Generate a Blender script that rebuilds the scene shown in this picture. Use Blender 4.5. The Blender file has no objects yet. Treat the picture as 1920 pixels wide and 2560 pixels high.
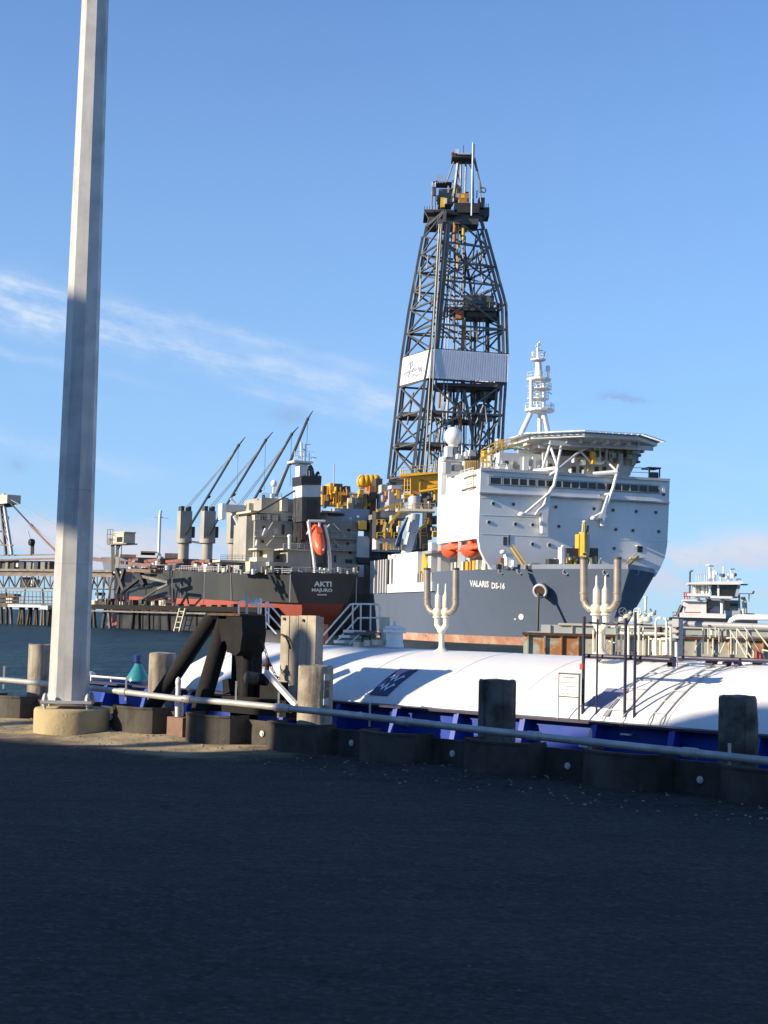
import bpy, bmesh, math, random
from mathutils import Vector, Matrix, noise
from mathutils.bvhtree import BVHTree
random.seed(11)
V3 = Vector
rad = math.radians
SC = bpy.context.scene
COL = SC.collection

# ------------------------------------------------------------------ camera
F = 3700.0
CAM = V3((0, 0, 1.5))
PITCH, ROLL = rad(4.1), rad(1.4)
ROT = Matrix.Rotation(math.pi / 2 + PITCH, 3, 'X') @ Matrix.Rotation(ROLL, 3, 'Z')
cam_d = bpy.data.cameras.new('camera')
cam_d.sensor_fit = 'HORIZONTAL'
cam_d.sensor_width = 36
cam_d.lens = 36 * F / 1920
cam_d.clip_start = 0.1
cam_d.clip_end = 60000
cam = bpy.data.objects.new('camera', cam_d)
COL.objects.link(cam)
cam.matrix_world = Matrix.Translation(CAM) @ ROT.to_4x4()
SC.camera = cam

# ------------------------------------------------------------------ sun and sky
SUN_EL = rad(20)
SUN_H = V3((-0.935, -0.35, 0)).normalized()            # horizontal direction towards the sun
SUN = (SUN_H * math.cos(SUN_EL) + V3((0, 0, math.sin(SUN_EL)))).normalized()
sun_d = bpy.data.lights.new('sun', 'SUN')
sun_d.energy = 4.6
sun_d.angle = rad(0.5)
sun_d.color = (1.0, 0.86, 0.66)
sun = bpy.data.objects.new('sun', sun_d)
COL.objects.link(sun)
sun.location = (-60, -40, 60)
sun.rotation_euler = SUN.to_track_quat('Z', 'Y').to_euler()

world = bpy.data.worlds.new('World')
SC.world = world
world.use_nodes = True
WT = world.node_tree
WT.nodes.clear()
class NT:
    def __init__(s, tree): s.t = tree
    def n(s, typ, **kw):
        o = s.t.nodes.new(typ)
        for k, v in kw.items():
            if k.startswith('i_'):
                key = k[2:]
                key = int(key) if key.isdigit() else key.replace('_', ' ')
                s.put(o.inputs[key], v)
            else: setattr(o, k, v)
        return o
    def put(s, sock, v):
        if isinstance(v, bpy.types.NodeSocket): s.t.links.new(v, sock)
        elif isinstance(v, (tuple, list)) and len(v) == 3 and sock.type == 'RGBA': sock.default_value = (*v, 1)
        else: sock.default_value = v
    def m(s, op, a, b=0.0, c=None, clamp=False):
        o = s.t.nodes.new('ShaderNodeMath'); o.operation = op; o.use_clamp = clamp
        s.put(o.inputs[0], a); s.put(o.inputs[1], b)
        if c is not None: s.put(o.inputs[2], c)
        return o.outputs[0]
    def mix(s, f, a, b):
        o = s.t.nodes.new('ShaderNodeMix'); o.data_type = 'RGBA'
        s.put(o.inputs[0], f); s.put(o.inputs[6], a); s.put(o.inputs[7], b)
        return o.outputs[2]
    def ramp(s, f, lo, hi):                          # smooth 0..1 between lo and hi
        o = s.t.nodes.new('ShaderNodeMapRange'); o.interpolation_type = 'SMOOTHSTEP'; o.clamp = True
        s.put(o.inputs[0], f); s.put(o.inputs[1], lo); s.put(o.inputs[2], hi)
        return o.outputs[0]
w = NT(WT)
sky = w.n('ShaderNodeTexSky', sky_type='NISHITA', sun_disc=False, sun_elevation=SUN_EL, altitude=0,
          air_density=0.7, dust_density=0.0, ozone_density=6.0)
sky.sun_rotation = math.atan2(SUN.x, SUN.y)
tc = w.n('ShaderNodeTexCoord')
sep = w.n('ShaderNodeSeparateXYZ'); WT.links.new(tc.outputs['Generated'], sep.inputs[0])
az = w.m('ARCTAN2', sep.outputs[0], sep.outputs[1])
el = w.m('ARCSINE', sep.outputs[2])
def wnoise(sx, sy, detail, rough, off=0.0, sk=0.0):
    c = w.n('ShaderNodeCombineXYZ')
    w.put(c.inputs[0], w.m('MULTIPLY', az, sx))
    w.put(c.inputs[1], w.m('MULTIPLY', w.m('ADD', el, w.m('MULTIPLY', az, sk)), sy))
    c.inputs[2].default_value = off
    n = w.n('ShaderNodeTexNoise'); n.inputs['Scale'].default_value = 1; n.inputs['Detail'].default_value = detail
    n.inputs['Roughness'].default_value = rough
    WT.links.new(c.outputs[0], n.inputs['Vector'])
    return n.outputs['Fac']
SL = 0.20
warp = w.m('MULTIPLY', w.m('SUBTRACT', wnoise(9, 14, 5, .68, 3.3), .5), .030)
def band(c0, width, a0, a1, strength, fade=.12):
    line = w.m('SUBTRACT', w.m('ADD', w.m('ADD', el, warp), w.m('MULTIPLY', az, SL)), c0)
    q = w.m('DIVIDE', line, width)
    g = w.m('EXPONENT', w.m('MULTIPLY', w.m('MULTIPLY', q, q), -1))
    ext = w.m('MULTIPLY', w.ramp(az, a0, a0 + fade), w.m('SUBTRACT', 1, w.ramp(az, a1 - fade, a1)))
    return w.m('MULTIPLY', w.m('MULTIPLY', g, ext), strength)
fib = wnoise(10, 130, 6, .62, 1.7, SL)
fib = w.ramp(fib, .30, .72)
puff = w.ramp(wnoise(26, 60, 6, .65, 7.0, SL), .35, .75)
cir = band(.1446, .0095, -.7, .10, .95)
cir = w.m('ADD', cir, band(.1640, .0060, -.7, .05, .60))
cir = w.m('ADD', cir, band(.152, .019, -.9, -.12, .62))
cir = w.m('ADD', cir, band(.1305, .0032, -.12, .05, .5, .05))
cir = w.m('ADD', cir, band(.116, .0032, -.6, -.12, .40))
cir = w.m('ADD', cir, band(.062, .008, -.9, -.10, .50))
cir = w.m('ADD', cir, band(.150, .006, .04, .5, .14))
cir = w.m('MULTIPLY', cir, w.m('ADD', w.m('MULTIPLY', fib, .42), w.m('MULTIPLY', puff, .72)), clamp=True)
# low cumulus bank all round the horizon
cb = w.m('ADD', w.m('MULTIPLY', wnoise(17, 40, 6, .6, 11.5), .85), w.m('MULTIPLY', wnoise(60, 110, 4, .6, 2.5), .2))
bell = w.m('MULTIPLY', w.ramp(el, .006, .034), w.m('SUBTRACT', 1, w.ramp(el, .046, .072)))
cum = w.m('MULTIPLY', w.ramp(cb, w.m('SUBTRACT', .60, w.m('MULTIPLY', bell, .22)), w.m('SUBTRACT', .76, w.m('MULTIPLY', bell, .20))), bell)
wisp = w.m('MULTIPLY', w.ramp(wnoise(7, 30, 5, .6, 21.0, SL), .52, .8), w.m('SUBTRACT', 1, w.ramp(el, .10, .2)))
skc = sky.outputs[0]
hz = w.m('SUBTRACT', 1, w.ramp(el, -.02, .16))
cloud_col = (2.6, 2.75, 3.3)
hzf = w.m('ADD', .02, w.m('MULTIPLY', w.m('POWER', w.m('SUBTRACT', 1, w.m('DIVIDE', el, .55, clamp=True), clamp=True), 1.25), .80))
c1 = w.mix(hzf, skc, (1.38, 2.18, 3.02))
c2 = w.mix(w.m('MULTIPLY', wisp, .22), c1, (2.5, 3.0, 3.9))
c3 = w.mix(w.m('MULTIPLY', cir, .95, clamp=True), c2, (2.5, 3.05, 3.9))
c4 = w.mix(w.m('MULTIPLY', cum, .85), c3, cloud_col)
# two small grey scud clouds
def blob(a, e, sa, se, f):
    qa = w.m('DIVIDE', w.m('SUBTRACT', az, a), sa); qe = w.m('DIVIDE', w.m('SUBTRACT', w.m('ADD', el, w.m('MULTIPLY', warp, .6)), e), se)
    g = w.m('EXPONENT', w.m('MULTIPLY', w.m('ADD', w.m('MULTIPLY', qa, qa), w.m('MULTIPLY', qe, qe)), -1))
    return w.m('MULTIPLY', w.m('MULTIPLY', g, w.ramp(wnoise(55, 90, 5, .6, 4.4), .28, .52)), f)
cumb = w.m('ADD', w.m('ADD', blob(.245, .054, .030, .010, 1.0), blob(.205, .045, .020, .007, .9)), w.m('ADD', blob(-.225, .050, .035, .010, .9), w.m('ADD', blob(-.16, .040, .05, .008, .8), blob(-.34, .05, .06, .014, .9))), clamp=True)
c4 = w.mix(w.m('MULTIPLY', cumb, .80), c4, (2.85, 3.0, 3.45))
scud = w.m('ADD', w.m('ADD', blob(.155, .1515, .011, .0045, .9), blob(.168, .149, .010, .0022, .7)), w.m('ADD', blob(-.066, .134, .013, .006, .6), blob(-.245, .094, .006, .004, .5)), clamp=True)
c5 = w.mix(w.m('MULTIPLY', scud, .75), c4, (1.15, 1.6, 2.6))
bg = w.n('ShaderNodeBackground'); WT.links.new(c5, bg.inputs[0]); bg.inputs[1].default_value = 0.15
wo = w.n('ShaderNodeOutputWorld'); WT.links.new(bg.outputs[0], wo.inputs[0])
vs = SC.view_settings
vs.view_transform = 'Standard'; vs.look = 'None'; vs.exposure = 0.75; vs.gamma = 1; vs.use_curve_mapping = False

# ------------------------------------------------------------------ pixel to place helpers
def ray(px, py): return ROT @ V3(((px - 960) / F, -(py - 1280) / F, -1))
def P(px, py, pl):                                    # point of plane pl = (point, normal) seen at a pixel of the photograph
    d = ray(px, py)
    return CAM + d * ((pl[0] - CAM).dot(pl[1]) / d.dot(pl[1]))
def FY(Y): return (V3((0, Y, 0)), V3((0, -1, 0)))
def FZ(z): return (V3((0, 0, z)), V3((0, 0, 1)))
def rpx(n_px, p): return n_px * (p - CAM).dot(ROT @ V3((0, 0, -1))) / F
DQ = V3((.728, -.685, 0)).normalized(); NQ = V3((.685, .728, 0)).normalized()     # along / across the quay edge
def QD(D): return (NQ * D, -NQ)
def Q(t, D, z): return DQ * t + NQ * D + V3((0, 0, z))
def tq(p): return p.dot(DQ)

# ------------------------------------------------------------------ materials
MATS = {}
def mk(name, col, col2=None, rough=.6, metal=0.0, scale=1.0, amt=.5, streak=0.0, bump=0.0, bscale=8.0, spots=None, spot_lo=.62, spot_hi=.7, spot_scale=3.0, spot_stretch=1.0, coat=0.0):
    m = bpy.data.materials.new(name); m.use_nodes = True
    t = NT(m.node_tree); m.node_tree.nodes.clear()
    out = t.n('ShaderNodeOutputMaterial'); b = t.n('ShaderNodeBsdfPrincipled')
    m.node_tree.links.new(b.outputs[0], out.inputs[0])
    geo = t.n('ShaderNodeNewGeometry')
    def nz(sc, st=1.0, det=5, ro=.6, off=0):
        mp = t.n('ShaderNodeMapping'); m.node_tree.links.new(geo.outputs['Position'], mp.inputs['Vector'])
        mp.inputs['Scale'].default_value = (sc, sc, sc / st); mp.inputs['Location'].default_value = (off, off * .7, off * .3)
        n = t.n('ShaderNodeTexNoise'); n.inputs['Scale'].default_value = 1; n.inputs['Detail'].default_value = det; n.inputs['Roughness'].default_value = ro
        m.node_tree.links.new(mp.outputs[0], n.inputs['Vector']); return n.outputs['Fac']
    if col2 is None: col2 = tuple(c * .72 for c in col)
    f = t.ramp(nz(scale), .35, .68)
    c = t.mix(t.m('MULTIPLY', f, amt), col, col2)
    if streak:
        s = t.ramp(nz(scale * 3.2, 14, 4, .6, 5), .5, .75)
        c = t.mix(t.m('MULTIPLY', s, streak), c, tuple(x * .45 for x in col2))
    if spots:
        s = t.ramp(nz(spot_scale, spot_stretch, 8, .7, 9), spot_lo, spot_hi)
        c = t.mix(s, c, spots)
    t.put(b.inputs['Base Color'], c)
    t.put(b.inputs['Roughness'], t.m('ADD', rough - .08, t.m('MULTIPLY', f, .16), clamp=True))
    b.inputs['Metallic'].default_value = metal
    if coat: b.inputs['Coat Weight'].default_value = coat
    if bump:
        bp = t.n('ShaderNodeBump'); bp.inputs['Strength'].default_value = bump; bp.inputs['Distance'].default_value = .02
        m.node_tree.links.new(nz(bscale, 1, 8, .65, 2), bp.inputs['Height']); m.node_tree.links.new(bp.outputs[0], b.inputs['Normal'])
    MATS[name] = m
    return m
mk('white_paint', (.80, .79, .75), (.70, .69, .64), .45, scale=.25, amt=.5, streak=.12)
mk('ship_white', (.76, .76, .74), (.68, .68, .66), .5, scale=.12, amt=.6, streak=.16, spots=(.45, .30, .18), spot_lo=.72, spot_hi=.80, spot_scale=.5, spot_stretch=5)
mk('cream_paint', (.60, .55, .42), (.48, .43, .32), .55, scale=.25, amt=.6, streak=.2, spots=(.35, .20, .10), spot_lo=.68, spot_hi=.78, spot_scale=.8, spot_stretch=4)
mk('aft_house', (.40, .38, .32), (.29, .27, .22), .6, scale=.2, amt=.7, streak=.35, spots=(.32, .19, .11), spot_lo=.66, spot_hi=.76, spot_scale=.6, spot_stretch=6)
mk('grey_hull', (.115, .145, .205), (.09, .12, .175), .5, scale=.08, amt=.6, streak=.10, spots=(.19, .20, .22), spot_lo=.66, spot_hi=.74, spot_scale=.22, spot_stretch=7)
mk('boot_red', (.42, .20, .13), (.55, .38, .28), .7, scale=.35, amt=.8, streak=.35, spots=(.16, .12, .09), spot_lo=.58, spot_hi=.66, spot_scale=.9, spot_stretch=.5)
mk('bulker_hull', (.030, .033, .034), (.045, .048, .043), .6, scale=.06, amt=.8, streak=.5, spots=(.075, .078, .07), spot_lo=.62, spot_hi=.74, spot_scale=.15, spot_stretch=3)
mk('bulker_red', (.36, .085, .055), (.28, .06, .04), .65, scale=.1, amt=.7, streak=.4)
mk('black_paint', (.018, .018, .02), (.035, .034, .032), .5, scale=.4)
mk('dark_steel', (.045, .045, .05), (.09, .08, .065), .55, scale=.5, amt=.7, streak=.3)
mk('derrick_steel', (.135, .13, .125), (.06, .06, .065), .5, metal=.3, scale=.35, amt=.8, spots=(.24, .17, .10), spot_lo=.62, spot_hi=.72, spot_scale=.6)
mk('olive_grey', (.26, .25, .18), (.17, .16, .11), .6, scale=.6)
mk('grey_paint', (.34, .35, .36), (.26, .27, .28), .55, scale=.3, amt=.6, streak=.2)
mk('pale_grey', (.55, .56, .56), (.45, .45, .44), .55, scale=.3, amt=.6, streak=.2)
mk('shed_cladding', (.40, .41, .47), (.33, .34, .40), .45, scale=.3)
mk('banner_white', (.72, .72, .78), (.66, .66, .72), .5, scale=.3)
mk('crane_yellow', (.80, .42, .02), (.66, .33, .02), .45, scale=.3, amt=.5, streak=.15)
mk('yellow_rail', (.62, .40, .05), (.45, .30, .06), .5, scale=.5)
mk('rust_orange', (.38, .17, .05), (.22, .10, .04), .7, scale=1.2)
mk('orange_gel', (.85, .13, .045), (.72, .10, .035), .4, scale=.4, amt=.5, coat=.2)
mk('blue_hose', (.03, .08, .16), (.02, .05, .1), .5, scale=1)
mk('glass_dark', (.012, .014, .016), (.02, .02, .022), .12, scale=1)
mk('letter_white', (.82, .82, .80), (.76, .76, .74), .5, scale=1)
mk('letter_grey', (.30, .28, .33), (.25, .24, .28), .6, scale=1)
mk('barge_blue', (.010, .050, .34), (.008, .032, .22), .42, scale=1.5, amt=.6, streak=.25, spots=(.05, .05, .08), spot_lo=.70, spot_hi=.78, spot_scale=5, spot_stretch=3)
mk('navy_steel', (.020, .018, .05), (.045, .03, .05), .5, scale=3, amt=.7, spots=(.12, .05, .035), spot_lo=.66, spot_hi=.74, spot_scale=14)
mk('tank_white', (.80, .795, .77), (.66, .64, .59), .5, scale=.9, amt=.5, streak=.12, bump=.22, bscale=3.0, spots=(.52, .47, .38), spot_lo=.70, spot_hi=.80, spot_scale=2.2, spot_stretch=1.5)
mk('pipe_white', (.76, .74, .70), (.62, .58, .50), .45, scale=4, amt=.6, streak=.1, spots=(.40, .24, .12), spot_lo=.68, spot_hi=.76, spot_scale=12)
mk('valve_white', (.78, .74, .62), (.66, .58, .42), .45, scale=6, amt=.6)
mk('stack_steel', (.36, .31, .25), (.22, .185, .15), .45, metal=.25, scale=6, amt=.7)
mk('galvanised', (.52, .51, .48), (.36, .36, .35), .5, metal=.0, scale=3.0, amt=.8, streak=.35, bump=.06, bscale=10, spots=(.26, .25, .23), spot_lo=.66, spot_hi=.76, spot_scale=3, spot_stretch=4)
mk('rail_pipe', (.50, .49, .46), (.34, .32, .29), .45, metal=.3, scale=5, amt=.8, spots=(.17, .10, .06), spot_lo=.64, spot_hi=.72, spot_scale=9, bump=.1, bscale=30)
mk('concrete_warm', (.46, .36, .19), (.33, .27, .16), .9, scale=4, amt=.8, bump=.5, bscale=28, spots=(.22, .18, .12), spot_lo=.62, spot_hi=.72, spot_scale=7)
mk('pile_steel', (.078, .070, .055), (.034, .030, .025), .9, scale=2.2, amt=.9, streak=.5, bump=.35, bscale=22, spots=(.17, .14, .10), spot_lo=.64, spot_hi=.74, spot_scale=5, spot_stretch=2)
mk('timber_pale', (.38, .33, .25), (.20, .165, .125), .85, scale=3, amt=.9, streak=.85, bump=.5, bscale=30, spots=(.30, .13, .08), spot_lo=.70, spot_hi=.78, spot_scale=4)
mk('timber_grey', (.15, .142, .115), (.045, .042, .034), .9, scale=4, amt=1, streak=.95, bump=.7, bscale=35)
mk('timber_board', (.42, .37, .29), (.27, .235, .18), .85, scale=4, amt=.7, streak=.45, bump=.4, bscale=30)
mk('creosote', (.006, .0055, .005), (.014, .012, .010), .95, scale=3, amt=.8, streak=.3, bump=.6, bscale=26)
mk('brown_box', (.20, .11, .075), (.13, .07, .05), .6, scale=6, amt=.7)
mk('dark_rust', (.10, .045, .022), (.04, .022, .014), .8, scale=9, amt=.9, bump=.4, bscale=40)
mk('chain_steel', (.09, .08, .07), (.05, .045, .04), .6, metal=.5, scale=20)
mk('barge_rust', (.46, .44, .34), (.37, .36, .29), .8, scale=.3, amt=.6, streak=.2, spots=(.36, .15, .045), spot_lo=.50, spot_hi=.60, spot_scale=.55, spot_stretch=.9)
mk('barge_pale', (.42, .45, .42), (.35, .37, .34), .7, scale=.3, amt=.6, streak=.2, spots=(.42, .30, .16), spot_lo=.66, spot_hi=.74, spot_scale=.8)
mk('dock_timber', (.10, .085, .065), (.05, .042, .034), .85, scale=.5, amt=.9, streak=.4)
mk('dock_steel', (.20, .19, .165), (.11, .10, .085), .7, scale=.4, amt=.8, streak=.3, spots=(.22, .13, .07), spot_lo=.62, spot_hi=.7, spot_scale=.8)
mk('dock_brown', (.20, .13, .10), (.11, .07, .055), .7, scale=.4, amt=.8)
mk('blocker_wall', (.30, .30, .29), (.24, .24, .23), .7, scale=.4)
mk('jug_teal', (.04, .24, .26), (.03, .18, .2), .25, scale=4)
mk('jug_blue', (.01, .03, .16), (.01, .02, .1), .35, scale=4)
mk('red_paint', (.45, .05, .04), (.3, .03, .03), .5, scale=5)
mk('tug_white', (.78, .77, .75), (.66, .63, .60), .45, scale=.6, amt=.5, streak=.2)
mk('label_navy', (.03, .035, .13), (.025, .03, .10), .5, scale=3)
mk('patch_grey', (.22, .23, .33), (.18, .19, .28), .5, scale=3)
mk('plate_dark', (.10, .10, .10), (.06, .06, .06), .5, scale=4)
# ------------------------------------------------------------------ mesh builder
def basis(d, up=None):
    d = d.normalized()
    up = up or V3((0, 0, 1))
    if abs(d.dot(up)) > .95: up = V3((1, 0, 0)) if abs(d.x) < .9 else V3((0, 1, 0))
    s = d.cross(up).normalized(); u = s.cross(d).normalized()
    return s, u
class MB:
    def __init__(s): s.v = []; s.f = []; s.mi = []
    def add(s, vs, fs, m=0):
        o = len(s.v); s.v += [V3(a) for a in vs]
        for f in fs: s.f.append([i + o for i in f]); s.mi.append(m)
        return s
    def hexa(s, p, m=0):
        return s.add(p, [(0, 3, 2, 1), (4, 5, 6, 7), (0, 1, 5, 4), (1, 2, 6, 5), (2, 3, 7, 6), (3, 0, 4, 7)], m)
    def obox(s, c, ax, ay, az, m=0):                  # centre and three half vectors
        return s.hexa([c - ax - ay - az, c + ax - ay - az, c + ax + ay - az, c - ax + ay - az, c - ax - ay + az, c + ax - ay + az, c + ax + ay + az, c - ax + ay + az], m)
    def bar(s, p, q, w_, h_, up=None, m=0):
        d = q - p; a, u = basis(d, up)
        return s.obox((p + q) / 2, a * w_ / 2, d / 2, u * h_ / 2, m)
    def ring(s, c, a, u, r, n, ph=0):
        return [c + a * (r * math.cos(2 * math.pi * i / n + ph)) + u * (r * math.sin(2 * math.pi * i / n + ph)) for i in range(n)]
    def loft(s, rings, cap=True, closed=True, m=0):
        n = len(rings[0]); vs = [p for r in rings for p in r]; fs = []
        for k in range(len(rings) - 1):
            for i in range(n if closed else n - 1):
                j = (i + 1) % n
                fs.append((k * n + i, k * n + j, (k + 1) * n + j, (k + 1) * n + i))
        if cap: fs.append(tuple(range(n - 1, -1, -1))); fs.append(tuple((len(rings) - 1) * n + i for i in range(n)))
        return s.add(vs, fs, m)
    def tube(s, p, q, r, n=8, r2=None, ph=0, m=0):
        a, u = basis(q - p)
        return s.loft([s.ring(p, a, u, r, n, ph), s.ring(q, a, u, r if r2 is None else r2, n, ph)], m=m)
    def path(s, pts, r, n=6):
        rings = []; up = None
        for i, p in enumerate(pts):
            d = (pts[min(i + 1, len(pts) - 1)] - pts[max(i - 1, 0)])
            a, u = basis(d) if up is None else basis(d, up)
            up = u
            rings.append(s.ring(p, a, u, r, n))
        return s.loft(rings)
    def lathe(s, c, ax, prof, n=16):                  # prof: (radius, distance along axis)
        a, u = basis(ax); ax = ax.normalized()
        return s.loft([s.ring(c + ax * h, a, u, max(r, 1e-4), n) for r, h in prof])
    def sphere(s, c, r, n=14, k=8, sc=(1, 1, 1)):
        rings = []
        for j in range(k + 1):
            t = math.pi * j / k
            rings.append([c + V3((r * sc[0] * math.sin(t) * math.cos(2 * math.pi * i / n), r * sc[1] * math.sin(t) * math.sin(2 * math.pi * i / n), r * sc[2] * math.cos(t))) for i in range(n)])
        return s.loft(rings, cap=False)
    def torus(s, c, ax, R, r, n=16, k=6):
        a, u = basis(ax); ax = ax.normalized(); rings = []
        for i in range(n + 1):
            t = 2 * math.pi * i / n; d = a * math.cos(t) + u * math.sin(t)
            rings.append(s.ring(c + d * R, d, ax, r, k))
        return s.loft(rings, cap=False)
    def prism(s, poly, vec, m=0):
        n = len(poly); vs = list(poly) + [p + vec for p in poly]
        fs = [tuple(range(n - 1, -1, -1)), tuple(range(n, 2 * n))] + [(i, (i + 1) % n, n + (i + 1) % n, n + i) for i in range(n)]
        return s.add(vs, fs, m)
    def quad(s, a, b, c, d, m=0): return s.add([a, b, c, d], [(0, 1, 2, 3)], m)
    # boxes and tubes laid out from pixels of the photograph on a plane of the place
    def pbox(s, x0, y0, x1, y1, pl, depth, m=0):
        ym, xm = (y0 + y1) / 2, (x0 + x1) / 2
        A, B = P(x0, ym, pl), P(x1, ym, pl); z1, z0 = P(xm, y0, pl).z, P(xm, y1, pl).z
        back = -pl[1] * depth
        q = [V3((A.x, A.y, z0)), V3((B.x, B.y, z0)), V3((B.x, B.y, z1)), V3((A.x, A.y, z1))]
        return s.hexa(q + [p + back for p in q], m)
    def pprism(s, pts, pl, depth, m=0):
        return s.prism([P(x, y, pl) for x, y in pts], -pl[1] * depth, m)
    def ptube(s, pts, pl, r, n=6):
        q = [P(x, y, pl) for x, y in pts]; rr = rpx(r, q[0])
        if len(q) == 2: return s.tube(q[0], q[1], rr, n)
        return s.path(q, rr, n)
    def build(s, name, mat, parent=None, smooth=False, sharp=35, kind=None):
        me = bpy.data.meshes.new(name)
        inv = parent_world(parent).inverted() if parent else Matrix.Identity(4)
        me.from_pydata([inv @ v for v in s.v], [], s.f)
        mats = mat if isinstance(mat, (list, tuple)) else [mat]
        for mm in mats: me.materials.append(MATS[mm])
        if len(mats) > 1: me.polygons.foreach_set('material_index', s.mi)
        b = bmesh.new(); b.from_mesh(me); bmesh.ops.recalc_face_normals(b, faces=b.faces); b.to_mesh(me); b.free()
        if smooth:
            me.shade_smooth(); me.set_sharp_from_angle(angle=rad(sharp))
        o = bpy.data.objects.new(name, me); COL.objects.link(o)
        if parent: o.parent = parent
        if kind: o['kind'] = kind
        return o
def parent_world(o):
    m = o.matrix_basis.copy()
    while o.parent: o = o.parent; m = o.matrix_basis @ m
    return m
def tag(o, label=None, cat=None, group=None, kind=None):
    if label: o['label'] = label
    if cat: o['category'] = cat
    if group: o['group'] = group
    if kind: o['kind'] = kind
    return o
def thing(name, label, cat, loc, group=None):
    o = bpy.data.objects.new(name, None); COL.objects.link(o); o.location = loc
    o.empty_display_size = .2
    return tag(o, label, cat, group)
def empty(name, parent, loc):
    o = bpy.data.objects.new(name, None); COL.objects.link(o); o.parent = parent
    o.location = parent_world(parent).inverted() @ V3(loc); return o
def dup(o, parent=None, loc=None):
    c = o.copy(); COL.objects.link(c); c.parent = parent
    if loc is not None: c.location = loc
    for ch in [x for x in bpy.data.objects if x.parent == o and x is not c]: dup(ch, c)
    return c
def text_flat(string, bold=.012):
    cu = bpy.data.curves.new('lettering', 'FONT'); cu.body = string; cu.align_x = 'CENTER'; cu.align_y = 'CENTER'; cu.size = 1; cu.offset = bold
    cu.resolution_u = 2
    o = bpy.data.objects.new('lettering', cu); COL.objects.link(o)
    bpy.context.view_layer.update()
    me = bpy.data.meshes.new_from_object(o.evaluated_get(bpy.context.evaluated_depsgraph_get()))
    vs = [v.co.copy() for v in me.vertices]; fs = [tuple(p.vertices) for p in me.polygons]
    bpy.data.objects.remove(o); bpy.data.curves.remove(cu); bpy.data.meshes.remove(me)
    return vs, fs
def text_on(mb, string, x0, x1, yc, h, place, slope=0.0, bold=.012):
    vs, fs = text_flat(string, bold)
    xs = [v.x for v in vs]; ys = [v.y for v in vs]; cx, cy = (min(xs) + max(xs)) / 2, (min(ys) + max(ys)) / 2
    sx = (x1 - x0) / (max(xs) - min(xs)); sy = h / (max(ys) - min(ys)); xm = (x0 + x1) / 2
    mb.add([place(xm + (v.x - cx) * sx, yc - (v.y - cy) * sy + (v.x - cx) * sx * slope) for v in vs], fs)
def railing(mb, pts, h=1.1, step=1.5, r=.04, rails=3):
    for a, b in zip(pts, pts[1:]):
        L = (b - a).length; n = max(1, int(L / step))
        for i in range(n + 1):
            p = a.lerp(b, i / n); mb.tube(p, p + V3((0, 0, h)), r, 4)
        for k in range(rails):
            z = V3((0, 0, h * (k + 1) / rails)); mb.tube(a + z, b + z, r, 4)
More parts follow.
